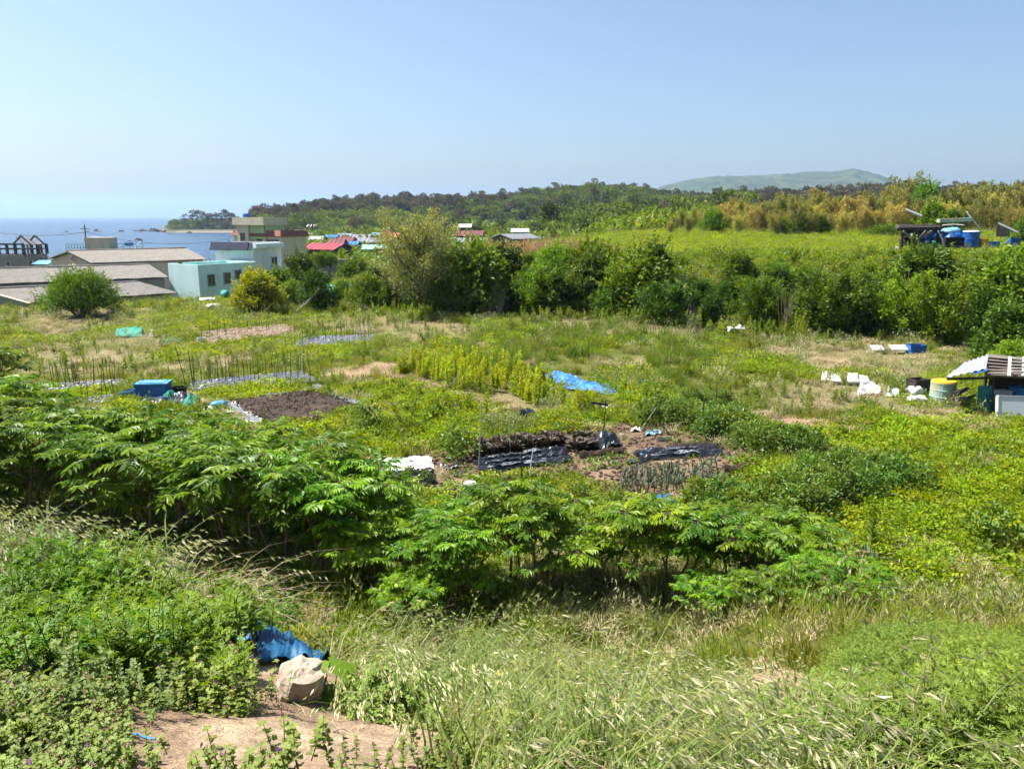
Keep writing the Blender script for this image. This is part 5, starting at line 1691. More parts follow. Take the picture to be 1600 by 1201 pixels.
# ------------------------------------------------------------------ the near bank: brome grass, mugwort, henbit
def brome_clump(n, h, R, wind, bl=10):
    mb = MB()
    B = disc(n, R); az = wind + RNG.normal(0, .55, n); hh = h * r_(.65, 1.1, n); le = r_(.5, 1.1, n)
    mb.blades(B, az, hh, le, .0055, 5, r_(.3, .9, n), 0, droop=.45)
    # drooping spikelets along the last part of every stem
    lp, ld, ll, lv = [], [], [], []
    for i in range(n):
        d = np.array([math.cos(az[i]), math.sin(az[i]), 0])
        vv = np.clip(RNG.normal(.5, .28), 0, 1)
        for j in range(RNG.integers(5, 9)):
            t = .70 + .32 * j / 8
            p = B[i] + d * le[i] * hh[i] * t ** 1.8 + np.array([0, 0, hh[i] * (t - .45 * t ** 3)])
            p = p + RNG.normal(0, .012, 3)
            dd = d * r_(.5, 1.0) + np.array([0, 0, -r_(.3, .9)]) + RNG.normal(0, .2, 3)
            lp.append(p); ld.append(dd); ll.append(r_(.030, .050)); lv.append(np.clip(vv + RNG.normal(0, .12), 0, 1))
    lp = np.array(lp); ll = np.array(ll)
    mb.leaves(lp, np.array(ld), RNG.normal(0, 1, lp.shape), ll, ll * .28, np.array(lv), 1, fold=.3)
    k = bl
    mb.blades(disc(k, R), wind + RNG.normal(0, 1.2, k), h * r_(.35, .8, k), r_(.4, 1.1, k), .0075, 4, RNG.random(k), 0, droop=.4)
    return mb.mesh('brome', ['brome_green', 'ear_straw'])


def henbit(n_st, h):
    mb = MB()
    lp, ld, lv, ll = [], [], [], []
    fl = []
    for s in range(n_st):
        b = disc(1, .09)[0]; a = r_(0, 6.28); lean = r_(0, .5); hh = h * r_(.5, 1.1)
        e = b + np.array([math.cos(a) * lean * hh, math.sin(a) * lean * hh, hh])
        mb.tube([b, (b + e) / 2 + RNG.normal(0, .006, 3), e], [.0016, .0014, .001], 3, 0, .5, False)
        m = RNG.integers(4, 8)
        for j in range(m):
            t = .15 + .85 * j / (m - 1)
            p = b + (e - b) * t
            k = 4 if j > 1 else 2
            for q in range(k):
                az = q / k * 6.283 + j * .8 + r_(-.3, .3)
                lp.append(p); ld.append([math.cos(az), math.sin(az), r_(-.1, .5)]); ll.append(r_(.011, .021) * (1.15 - .4 * t)); lv.append(np.clip(.2 + .5 * t + RNG.normal(0, .15), 0, 1))
        if r_(0, 1) < .10: fl.append(e)
    ll = np.array(ll)
    mb.leaves(np.array(lp), np.array(ld), np.tile([0, 0, 1.], (len(lp), 1)) + RNG.normal(0, .25, (len(lp), 3)), ll, ll * .95, np.array(lv), 0, fold=.1, mid=.55, sag=.15)
    for e in fl:
        k = 5
        mb.leaves(np.tile(e, (k, 1)) + RNG.normal(0, .004, (k, 3)), RNG.normal(0, .5, (k, 3)) + [0, 0, 1], RNG.normal(0, 1, (k, 3)), .012, .005, RNG.random(k), 1)
    return mb.mesh('henbit', ['henbit_leaf', 'flower_purple'])


def mugwort(stems, h, mat='mugwort_leaf', LL=.075, R=.12):
    mb = MB()
    P_, D_, N_, L_, v_ = [], [], [], [], []
    for s in range(stems):
        b = disc(1, R)[0]; a = r_(0, 6.28); hh = h * r_(.6, 1.1); e = b + np.array([math.cos(a) * .2 * hh, math.sin(a) * .2 * hh, hh])
        mb.tube([b, (b + e) / 2, e], [.0035, .003, .0015] if LL > .07 else [.0016, .0013, .0008], 3, 0, .6, False)
        m = 9
        for j in range(m):
            t = .2 + .8 * j / (m - 1)
            p = b + (e - b) * t; az = j * 2.4 + r_(-.4, .4)
            d = np.array([math.cos(az), math.sin(az), .25 + .7 * t]); d /= np.linalg.norm(d)
            side = np.array([-math.sin(az), math.cos(az), 0])
            L = LL * (1.25 - .6 * t) * r_(.85, 1.15)
            vv = np.clip(.2 + .55 * t + RNG.normal(0, .15), 0, 1)
            for o_, dd, l in ((.35, d * .6 + side * .8, .6), (.35, d * .6 - side * .8, .6), (.62, d * .75 + side * .65, .5), (.62, d * .75 - side * .65, .5), (0, d, 1.15)):
                P_.append(p + d * L * o_); D_.append(dd); N_.append(np.cross(side, d) * -1 + RNG.normal(0, .2, 3)); L_.append(L * l); v_.append(vv)
    L_ = np.array(L_)
    mb.leaves(np.array(P_), np.array(D_), np.array(N_), L_, L_ * .3, np.array(v_), 0, fold=.12, sag=.2)
    return mb.mesh('mugwort', [mat])


WIND = -.35
BRO = [brome_clump(34, .56, .30, WIND + w, 46) for w in (0, .3, -.3, .6, -.6)]
HEN = tiles([henbit(9, .12) for _ in range(5)], 5, 7, .17)
MGW = tiles([mugwort(6, .26) for _ in range(4)], 4, 5, .26)
GAL = tiles([mugwort(14, .26, 'galium_leaf', .05, .18) for _ in range(4)], 4, 8, .38)
DRF = [grass_clump(70, .34, .34, .006, 1.5, ['grass_dry'], k=4, droop=.55, wind=WIND) for _ in range(3)]
FGR = [grass_clump(30, .28, .3, .006, .7, ['weed_green'], k=4, droop=.3) for _ in range(3)]




def npx(x, y, z):
    """sight-line column and row of a ground point, for zoning the near bank"""
    dz = z - CAMZ
    dep = y * cosP - dz * sinP
    upv = y * sinP + dz * cosP
    return 800 + FPX * x / dep, 600.5 - FPX * upv / dep


n = 60000
x = RNG.uniform(-6.5, 6.5, n); y = RNG.uniform(1.4, 8.5, n)
z = H(x, y)
px, py = npx(x, y, z + .03)
pxm, pym = npx(x, y, z + .24)
vis = (px > -120) & (px < 1720) & (py < 1330)
jx, jy = 90 * (fbm(x * 1.3, y * 1.3, 121, 3) - .5), 90 * (fbm(x * 1.3 + 40, y * 1.3, 123, 3) - .5)
wx, wy = px + jx, py + jy


def zone(pts, tall=False):
    return inside(np.array(pts, float), (pxm if tall else px) + jx, (pym if tall else py) + jy, False)


DIRTZ = zone([(150, 1120), (300, 1070), (480, 1080), (660, 1085), (760, 1140), (840, 1230), (840, 1400), (170, 1400)])
BROZ = zone([(640, 1120), (560, 1010), (500, 960), (440, 930), (330, 905), (200, 880), (60, 860), (-200, 850), (-200, 600), (900, 600), (1330, 900), (1350, 1040), (1400, 1150), (1450, 1400), (760, 1400), (720, 1190)], True)
MUGZ = zone([(30, 890), (180, 875), (350, 920), (500, 950), (440, 985), (360, 1010), (250, 1010), (120, 985), (30, 960)], True)
GALZ = zone([(1180, 900), (1330, 930), (1720, 860), (1720, 1400), (1450, 1400), (1400, 1150), (1350, 1050), (1180, 980)], True) & ~BROZ
HENZ = ~DIRTZ & ~BROZ & ~GALZ & (wx < 760)
BLUEB = (px > 345) & (px < 530) & (py > 975) & (py < 1135)
BLUEZ = inside(np.array([(355, 985), (520, 985), (530, 1085), (400, 1085)], float), px, py, False)
u = RNG.random(n)


def put2(name, protos, sel, smin, smax, label, cat, **k):
    return scatter(name, protos, np.stack([x, y, z - .01], 1)[sel], r_(smin, smax, sel.sum()), label, cat, **k)


def pick(sel, spacing):
    """thin a set of points to a minimum spacing so that patches overlap only a little"""
    idx = np.flatnonzero(sel); RNG.shuffle(idx)
    cell = {}; out = []
    for i in idx:
        k = (int(x[i] // spacing), int(y[i] // spacing))
        if cell.get(k, 0) < 1:
            cell[k] = 1; out.append(i)
    m = np.zeros(len(x), bool); m[out] = True
    return m


def wind_put(name, protos, sel, a, b, label, cat, sd=.35):
    put2(name, protos, sel, a, b, label, cat, rz=RNG.normal(0, sd, int(sel.sum())), tilt=.08)


ON = vis & ~BLUEZ & (y < edge_y(x) + 1.1) & ~((px > 385) & (px < 555) & (py > 1025) & (py < 1170))
wind_put('brome_grass', BRO, pick(ON & BROZ & ~DIRTZ & ~BLUEB & (fbm(x * 2.2, y * 2.2, 141, 3) > .40), .22), .6, 1.15, 'windblown brome grass with pale drooping ears on the near bank', 'grass')
wind_put('brome_undergrass', DRF, pick(ON & BROZ & ~DIRTZ & (fbm(x * 1.4, y * 1.4, 139, 3) > .56), .5), .7, 1.2, 'dry bent straw under the near grass', 'straw', .6)
put2('green_undergrass', FGR, pick(vis & ~BLUEZ & BROZ & ~DIRTZ & (y < edge_y(x) + .6), .6), .7, 1.25, 'green blades under the near grass', 'grass')
put2('henbit_weeds', HEN, pick(ON & ((HENZ & ~MUGZ) | (DIRTZ & (fbm(x * 3, y * 3, 131, 3) > .66))), .18), .75, 1.3, 'small round-leaved weeds with purple flowers on the near soil', 'weeds')
put2('near_mugwort', MGW, pick(ON & (MUGZ & ~DIRTZ & ~BLUEB), .30), .75, 1.15, 'bright green cut-leaved mugwort on the near bank', 'weeds')
put2('feathery_weeds', GAL, pick(vis & GALZ, .34), .7, 1.15, 'soft feathery green weeds down the slope', 'weeds')
wind_put('slope_brome', BRO, pick(vis & GALZ & (fbm(x, y, 137, 3) > .55), 1.1), .6, .8, 'scattered brome ears among the feathery weeds', 'grass', .4)
sel = vis & (DIRTZ | HENZ) & (u > .972)
peb = []
for _ in range(4):
    mb = MB(); VV = RNG.normal(0, 1, (14, 3)); VV /= np.linalg.norm(VV, axis=1, keepdims=True)
    import bmesh
    bm = bmesh.new()
    for q in VV * np.array([.011, .009, .006]): bm.verts.new(q)
    bmesh.ops.convex_hull(bm, input=bm.verts)
    m_ = bpy.data.meshes.new('pebble'); bm.to_mesh(m_); bm.free(); m_.materials.append(MAT['soil_tan']); peb.append(m_)
put2('soil_crumbs', peb, vis & ((DIRTZ & (u > .5)) | (HENZ & (u > .93))), .25 + 0 * u[vis & ((DIRTZ & (u > .5)) | (HENZ & (u > .93)))], .5 + 3.2 * RNG.random(int((vis & ((DIRTZ & (u > .5)) | (HENZ & (u > .93)))).sum())) ** 4, 'crumbs and pebbles of dry tan soil', 'pebbles')

# straw bits and rooty litter on the bare soil
STRW = []
for _ in range(4):
    mb = MB(); a = r_(0, 6.28); l = r_(.03, .09)
    mb.tube([(0, 0, .004), (l * .5 * math.cos(a), l * .5 * math.sin(a), .009), (l * math.cos(a + .2), l * math.sin(a + .2), .005)], [.0013, .0013, .0008], 4, 0, r_(0, 1))
    STRW.append(mb.mesh('straw_bit', ['grass_dry']))
put2('soil_litter', STRW, vis & DIRTZ & (u < .10), .6, 1.5, 'bits of dry straw littering the bare near soil', 'litter')

import bmesh
peb_dark = []
for _ in range(4):
    VV = RNG.normal(0, 1, (14, 3)); VV /= np.linalg.norm(VV, axis=1, keepdims=True)
    bm = bmesh.new()
    for q in VV * np.array([.011, .009, .007]): bm.verts.new(q)
    bmesh.ops.convex_hull(bm, input=bm.verts)
    m_ = bpy.data.meshes.new('clod'); bm.to_mesh(m_); bm.free(); m_.materials.append(MAT['soil_dark']); peb_dark.append(m_)


# ------------------------------------------------------------------ allotment: beds, film, stakes, crops
def gz(x, y): return float(H(x, y, False))


def bil(Q, u, v):
    """bilinear point in a quad whose corners run near-left, near-right, far-right, far-left"""
    a = Q[0] * (1 - u) + Q[1] * u; b = Q[3] * (1 - u) + Q[2] * u
    return a * (1 - v) + b * v


def sheet_mesh(mb, Q, nu, nv, amp, lift=.02, seed=0, freq=3.0, th=.012, hfun=None, ragged=.03, mat=0, org=(0, 0, 0)):
    """crumpled sheet over the quad Q with real thickness"""
    U, V_ = np.meshgrid(np.linspace(0, 1, nu + 1), np.linspace(0, 1, nv + 1)); U, V_ = U.ravel(), V_.ravel()
    u = np.clip(U + ragged * (noise2(V_ * 5 + seed, 3.1 + 0 * U, 2) - .5), -.05, 1.05)[:, None]
    v = (V_ + ragged * (noise2(U * 5 + seed, 7.7 + 0 * U, 4) - .5))[:, None]
    p = bil(Q, u, v)
    h = amp * np.abs(fbm(p[:, 0] * freq + seed, p[:, 1] * freq * .8 + seed, 5, 3) - .5) * 2.6
    if hfun: h = h + np.array([hfun(a, b) for a, b in zip(U, V_)])
    VV = np.stack([p[:, 0] - org[0], p[:, 1] - org[1], H(p[:, 0], p[:, 1], False) + lift + h - org[2]], 1)
    VV = np.array(VV); k = len(VV)
    VV2 = VV - [0, 0, th]
    FF = []
    w = nu + 1
    for j in range(nv):
        for i in range(nu):
            q = [j * w + i, j * w + i + 1, (j + 1) * w + i + 1, (j + 1) * w + i]
            FF.append(q); FF.append([k + a for a in q[::-1]])
    rim = [i for i in range(w)] + [j * w + nu for j in range(1, nv + 1)] + [nv * w + i for i in range(nu - 1, -1, -1)] + [j * w for j in range(nv - 1, 0, -1)]
    for a, b in zip(rim, rim[1:] + rim[:1]):
        FF.append([a, k + a, k + b, b])
    return mb.add(np.concatenate([VV, VV2]), FF, mat)


def sheet(name, label, cat, pts, mat, amp=.06, nu=24, nv=14, seed=0, freq=3.0, lift=.02, hfun=None, group=None, ragged=.05):
    Q = poly(pts); c = Q.mean(0); org = (c[0], c[1], gz(*c))
    mb = MB(); sheet_mesh(mb, Q, nu, nv, amp, lift, seed, freq, hfun=hfun, org=org, ragged=ragged)
    return tag(mb.build(name, [mat], None, loc=org), label, cat, group)


# bare dark bed
Q = SOILBED[[0, 3, 2, 1]] if False else np.array([SOILBED[3], SOILBED[2], SOILBED[1], SOILBED[0]])
c = Q.mean(0); org = Vector((c[0], c[1], gz(*c)))
root = thing('soil_bed', 'bare dark brown soil bed edged with grey plastic strips', 'garden bed', org)
mb = MB()
N = 90
U, V_ = np.meshgrid(np.linspace(0, 1, N + 1), np.linspace(0, 1, N + 1)); U, V_ = U.ravel()[:, None], V_.ravel()[:, None]
p = bil(Q, U, V_); e = np.minimum(np.minimum(U, V_), np.minimum(1 - U, 1 - V_))[:, 0]
h = .10 * np.minimum(1, e * 14) + .09 * (fbm(p[:, 0] * 2.2, p[:, 1] * 2.2, 3, 4) - .5) + .06 * (fbm(p[:, 0] * 9, p[:, 1] * 9, 6, 2) - .5)
VV = np.stack([p[:, 0] - org.x, p[:, 1] - org.y, H(p[:, 0], p[:, 1], False) - org.z + h], 1)
w = N + 1
mb.add(VV, [[j * w + i, j * w + i + 1, (j + 1) * w + i + 1, (j + 1) * w + i] for j in range(N) for i in range(N)])
mb.build('soil', ['soil_dark'], root, smooth=True)
for a, b in ((1, 2), (2, 3), (3, 0)):
    A, B = Q[a], Q[b]
    d = (B - A) / np.linalg.norm(B - A); nn = np.array([d[1], -d[0]]) * .16
    mb = MB(); sheet_mesh(mb, np.array([A - nn * .5, B - nn * .5, B + nn * 2, A + nn * 2]), 26, 3, .05, .05, a * 3.3, org=org, ragged=.01)
    mb.build('edging_strip', ['mulch_grey'], root)

# mulch-film plots
PD = {'a': ('mulch_grey', 6, 'grey plastic-mulched plot beside the bare soil bed'), 'b': ('mulch_grey', 3, 'narrow grey plastic-mulched plot left of the blue boxes'), 'c': ('mulch_grey', 3, 'small grey plastic-mulched plot just above the hedge'),
      'd': ('mulch_grey', 6, 'far grey plastic-mulched plot thick with stakes'), 'e': ('mulch_black', 3, 'crumpled black film plot in front of the red lettuces'), 'f': ('mulch_black', 4, 'torn black film plot beside the white sheet'),
      'g': ('mulch_black', 2, 'strip of torn black film in the middle of the brown garden'), 'h': ('soil_tan', 4, 'farthest staked plot near the yellow bush')}
for key, Q in PLOTS.items():
    mat, rows, lab = PD[key]
    c = Q.mean(0); org = Vector((c[0], c[1], gz(*c)))
    root = thing('mulch_plot', lab, 'garden bed', org, 0, 'mulched plots')
    mb = MB(); sheet_mesh(mb, Q, 24, 10, .03, .012, 1.7, 3, org=org, ragged=.01); mb.build('soil', ['soil_dark' if key != 'h' else 'soil_tan'], root)
    for r in range(rows):
        v0, v1 = (r + .10) / rows, (r + (.72 if key in 'abcd' else .90)) / rows
        q = np.array([bil(Q, 0, v0), bil(Q, 1, v0), bil(Q, 1, v1), bil(Q, 0, v1)])
        mb = MB()
        sheet_mesh(mb, q, 44, 6, .05 if key in 'abcd' else .10, .02, r * 5.1, 4.0, hfun=lambda u, v: .13 * math.sin(math.pi * min(1, max(0, v))), org=org, ragged=.02 if key in 'abcd' else .09)
        mb.build('film_row', [mat], root)
        if key in 'eg':
            mb = MB(); sheet_mesh(mb, np.array([bil(q, .1, .2), bil(q, .7, .1), bil(q, .72, .7), bil(q, .12, .6)]), 18, 4, .1, .13, r * 3.7, 5, org=org, ragged=.2)
            mb.build('film_scrap', ['mulch_grey'], root)

# stakes
SK = []
for h, mname in ((1.25, 'stake_green'), (1.45, 'stake_pale'), (1.35, 'wire_black')):
    mb = MB(); mb.tube([(0, 0, -.15), (.01, 0, h * .5), (0, .015, h)], [.0125, .0125, .010], 5)
    SK.append(mb.mesh('garden_stake', [mname]))
SD = {'a': (16, 3, 'in the grey plot beside the bare soil bed'), 'b': (13, 2, 'in the narrow plot left of the blue boxes'), 'c': (6, 1, 'in the small plot just above the hedge'), 'd': (13, 4, 'in the far grey mulched plot'), 'e': (7, 2, 'at the crumpled black film plot'), 'h': (13, 3, 'in the farthest plot near the yellow bush')}
for key, (nu, nv, lab) in SD.items():
    Q = PLOTS[key]
    for j in range(nv):
        for i in range(nu):
            if r_(0, 1) < .08: continue
            p = bil(Q, (i + .5 + r_(-.2, .2)) / nu, (j + .5 + r_(-.08, .08)) / nv)
            k = 0 if key != 'e' else int(RNG.integers(3))
            o = link('garden_stake', SK[k], None, (p[0], p[1], gz(*p)), r_(0, 6.28), r_(.65, 1.1) * (.95 if key not in 'dh' else .85))
            o.rotation_euler = (RNG.normal(0, .07), RNG.normal(0, .07), r_(0, 6.28))
            tag(o, ('thin dark' if k != 1 else 'thin pale') + ' stake ' + lab, 'stake', 'stakes ' + lab)
# taller single poles
for px, py, h, rx, ry, m, lab in ((292, 606, 1.9, .08, -.14, 'stake_green', 'leaning dark pole at the corner of the grey plot'), (304, 612, 1.8, 0, -.06, 'stake_green', 'dark pole with a green bottle cap at the grey plot corner'), (943, 682, 1.25, 0, .03, 'wood_dark', 'short wooden post with a plank at the garden edge'), (748, 730, 2.0, 0, .05, 'stake_pale', 'tall pale pole at the left end of the crumpled film plot'), (826, 752, 1.0, 0, .12, 'bucket_white', 'short white stake in front of the crumpled film plot'), (815, 756, .95, 0, 0, 'wire_black', 'short black stake beside the white one'), (1000, 672, 1.0, .2, .5, 'stake_pale', 'slanting pale stick under the round weed clump'), (1097, 676, 1.1, 0, 0, 'wire_black', 'single black stake at the end of the leafy row'), (1118, 640, 1.1, 0, 0, 'stake_green', 'single dark stake behind the leafy row')):
    p = Pf(px, py); mb = MB(); mb.tube([(0, 0, -.2), (0, 0, h)], [.017, .014], 6)
    if m == 'wood_dark': mb.box((-.2, 0, h - .12), (.55, .035, .07), R=Matrix.Rotation(.12, 3, 'Y'))
    o = mb.build('garden_pole', [m], None, loc=(p.x, p.y, gz(p.x, p.y))); o.rotation_euler = (rx, ry, 0); tag(o, lab, 'pole')

# tarps and sheets
sheet('blue_tarp', 'bright blue tarpaulin spread behind the lime-green plants', 'tarpaulin', [(846, 604), (962, 618), (970, 604), (856, 583)], 'tarp_blue', .14, 60, 28, 3.3, 2.6, hfun=lambda u, v: .16 * max(0, math.sin(math.pi * min(1, max(0, (u - .02) * 2.2)))) * v)
sheet('tarp_flap', 'pale blue end of tarpaulin among the lime-green plants', 'tarpaulin', [(812, 594), (842, 600), (846, 588), (822, 584)], 'tarp_light', .12, 16, 10, 7.3, 2)
sheet('white_sheet', 'white plastic sheet lying at the left edge of the brown garden', 'plastic sheet', [(590, 738), (678, 732), (672, 712), (572, 716)], 'plastic_white', .10, 40, 20, 1.3, 2.0)
sheet('white_ground_sheet', 'off-white sheeting along the left side of the bare soil bed', 'plastic sheet', [(395, 668), (432, 668), (368, 632), (338, 640)], 'plastic_white', .10, 20, 24, 4.3, 2.0)
sheet('clear_sheet', 'grey clear film rolled along the far edge of the soil bed', 'plastic sheet', [(362, 624), (425, 616), (415, 611), (358, 618)], 'mulch_grey', .08, 30, 8, 6.3, 3)
sheet('clear_sheet', 'grey film bunched at the far corner of the soil bed', 'plastic sheet', [(470, 614), (512, 612), (500, 602), (468, 606)], 'mulch_grey', .10, 24, 10, 8.3, 3)
sheet('white_strip', 'white sheet flat on the grass below the blue boxes', 'plastic sheet', [(214, 640), (242, 640), (240, 632), (212, 632)], 'plastic_white', .03, 16, 8, 2.3)
sheet('black_heap', 'heap of black plastic beside the last red lettuce', 'plastic sheet', [(928, 704), (972, 700), (962, 684), (930, 686)], 'mulch_black', .30, 26, 14, 9.3, 2.4, hfun=lambda u, v: .25 * math.sin(math.pi * min(1, max(0, u))) * math.sin(math.pi * min(1, max(0, v))))
sheet('blue_scrap', 'crumpled bright blue scrap below the leeks', 'plastic sheet', [(1016, 790), (1056, 787), (1042, 775), (1020, 777)], 'tarp_shaded', .18, 18, 12, 5.1, 5)
sheet('pale_blue_scrap', 'pale blue plastic scrap at the top of the brown garden', 'plastic sheet', [(1008, 681), (1034, 678), (1030, 672), (1012, 673)], 'tarp_light', .18, 14, 8, 5.7, 5)
sheet('pale_blue_film', 'pale blue film at the left end of the torn black strip', 'plastic sheet', [(1000, 716), (1022, 710), (1018, 701), (1002, 704)], 'tarp_light', .10, 12, 8, 15.7, 5)
sheet('white_scrap', 'small white plastic scrap at the garden top', 'plastic sheet', [(985, 674), (1002, 673), (1000, 667), (987, 668)], 'plastic_white', .14, 10, 8, 25.7, 5)
sheet('grey_scrap', 'grey film scrap behind the wooden post', 'plastic sheet', [(934, 642), (962, 640), (958, 634), (938, 634)], 'plastic_clear', .14, 12, 8, 27.7, 4)
sheet('green_netting', 'green netting thrown over a far vegetable bed', 'netting', [(180, 528), (222, 527), (222, 517), (184, 519)], 'net_green', .16, 24, 12, 11.7, 2, hfun=lambda u, v: .3 * math.sin(math.pi * min(1, max(0, v))))
sheet('white_cover', 'white cover beside the green netting', 'plastic sheet', [(224, 527), (258, 527), (256, 518), (226, 518)], 'plastic_clear', .16, 20, 12, 13.7, 2)
sheet('teal_netting', 'bluish net scraps right of the white cover', 'netting', [(258, 540), (286, 538), (276, 528), (252, 530)], 'board_teal', .18, 14, 10, 17.7, 3)
for i, (a, b, c_, d) in enumerate((((980, 726), (1010, 722), (1005, 716), (978, 719)), ((905, 704), (925, 702), (922, 696), (904, 698)), ((1030, 690), (1050, 688), (1046, 683), (1028, 684)), ((690, 735), (720, 728), (716, 722), (688, 727)))):
    sheet('film_scrap', ('black film shred left of the torn black strip', 'black film shred between lettuces and plastic heap', 'black film shred under the slanting stick', 'black film shred right of the white sheet')[i], 'plastic scrap', (a, b, c_, d), 'mulch_black', .12, 12, 6, i * 4.1, 5)
# straw heaps
for px, py, s, lab in ((1062, 782, .55, 'small straw heap beside the blue scrap'), (1040, 640, .5, 'dry straw tuft under the leafy row'), (66, 505, 1.5, 'bleached heap of cut stalks at the far left of the field'), (100, 545, 1.0, 'grey-tan dead plant heap in the left grass')):
    p = Pf(px, py); tag(link('straw_heap', DRY[0], None, (p.x, p.y, gz(p.x, p.y)), r_(0, 6), (s, s, s * 1.2)), lab, 'straw heap')


# crops ------------------------------------------------------------
def lettuce():
    mb = MB(); n = 46
    az = RNG.random(n) * 6.283; t = RNG.random(n)
    D = np.stack([np.cos(az), np.sin(az), .4 + 1.8 * t], 1)
    mb.leaves(np.zeros((n, 3)) + [0, 0, .03] + D * .03, D, np.stack([-np.cos(az) * .6, -np.sin(az) * .6, np.ones(n)], 1), .25 * r_(.6, 1.2, n), .10 * r_(.8, 1.2, n), RNG.random(n), 0, fold=.2, mid=.65, sag=.25)
    return mb.mesh('red_lettuce', ['lettuce_red'])


LT = [lettuce() for _ in range(3)]
LQ = np.array([[Pf(*q).x, Pf(*q).y] for q in ((746, 716), (878, 700), (874, 688), (750, 699))])
for i in range(15):
    for j in range(2):
        p = bil(LQ, (i + r_(.2, .8)) / 15, (j + r_(.2, .8)) / 2)
        tag(link('red_lettuce', LT[(i + j) % 3], None, (p[0], p[1], gz(*p)), r_(0, 6), r_(1.1, 1.5)), 'red-brown leaf lettuce in the long row behind the crumpled film', 'lettuce', 'red lettuces in the long row')
LQ = np.array([[Pf(*q).x, Pf(*q).y] for q in ((896, 710), (926, 706), (926, 686), (900, 690))])
for i in range(3):
    for j in range(3):
        p = bil(LQ, (i + r_(.3, .7)) / 3, (j + r_(.3, .7)) / 3)
        tag(link('red_lettuce', LT[(i + j) % 3], None, (p[0], p[1], gz(*p)), r_(0, 6), r_(1.1, 1.5)), 'red-brown leaf lettuce in the square patch beside the black plastic heap', 'lettuce', 'red lettuces in the square patch')


def leek():
    mb = MB(); n = 7
    mb.tube([(0, 0, -.05), (0, 0, .12)], [.012, .011], 5, 0, .6)
    az = RNG.random(n) * 6.283
    mb.blades(np.tile([0, 0, .09], (n, 1)), az, r_(.22, .48, n), r_(.2, .8, n), .024, 4, RNG.random(n), 0, .25)
    return mb.mesh('leek', ['leek_blue'])


LK = [leek() for _ in range(3)]
LQ = np.array([[Pf(*q).x, Pf(*q).y] for q in ((972, 772), (1130, 762), (1120, 732), (965, 742))])
for j in range(5):
    for i in range(30):
        p = bil(LQ, (i + r_(.2, .8)) / 30, (j + .5 + r_(-.1, .1)) / 5)
        if r_(0, 1) < .12: continue
        lk = link('leek', LK[(i + j) % 3], None, (p[0] + r_(-.08, .08), p[1] + r_(-.12, .12), gz(*p)), 0, r_(.7, 1.3)); lk.rotation_euler = (r_(-.2, .2), r_(-.2, .2), r_(0, 6))
        tag(lk, 'grey-green leek in the leek bed of the brown garden', 'leek', 'leeks in the bed')

# lime-green upright plants
LIMEP = [spire_plant(.8, 34, .13, .05, 'weed_lime', .13, 4) for _ in range(4)]
xx, yy = field_pts(4000, 24, 42, .2)
sel = np.flatnonzero(inside(LIMEZ, xx, yy) & field_mask(xx, yy))[:170]
for i in sel:
    o = link('lime_plant', LIMEP[i % 4], None, (xx[i], yy[i], gz(xx[i], yy[i])), r_(0, 6), r_(.75, 1.35))
    tag(o, 'upright lime-green leafy plant in the patch left of the blue tarpaulin', 'plant', 'lime-green plants by the blue tarpaulin')
for px, py in ((627, 588), (638, 586), (655, 592), (744, 607), (775, 600), (880, 632), (905, 640), (972, 612), (935, 655), (1005, 620), (760, 655), (690, 620)):
    p = Pf(px, py); tag(link('lime_plant', LIMEP[px % 4], None, (p.x, p.y, gz(p.x, p.y)), r_(0, 6), r_(.9, 1.2)), 'single lime-green plant standing apart around the lime patch', 'plant', 'lone lime-green plants')


# leafy crop rows: potato-like plants
def crop_plant():
    lob = dome_lobes(.75, .55, 6, .8); mb = MB(); lobes_crown(mb, lob, 420, .075, .045, 0, rag=.25)
    return mb.mesh('leaves', ['crop_green']), limb_tubes(lob, r=.012, bend=.03).mesh('stem', ['weed_green'])


CP = [crop_plant() for _ in range(4)]


def crop_thing(name, pr, loc, rz, sc, label, cat, group=None):
    t = thing(name, label, cat, loc, rz, group, sc)
    link('leaves', pr[0], t); link('stem', pr[1], t)
    return t


def croprow(line, n, width, s0, s1, lab, grp):
    for k in range(n):
        t = (k + r_(0, 1)) / n * (len(line) - 1); i = min(int(t), len(line) - 2)
        a = Pf(*line[i]).lerp(Pf(*line[i + 1]), t - i)
        x_, y_ = a.x + r_(-width, width), a.y + r_(-width, width)
        crop_thing('crop_plant', CP[k % 4], (x_, y_, gz(x_, y_) - .05), r_(0, 6), r_(s0, s1), lab, 'crop plant', grp)


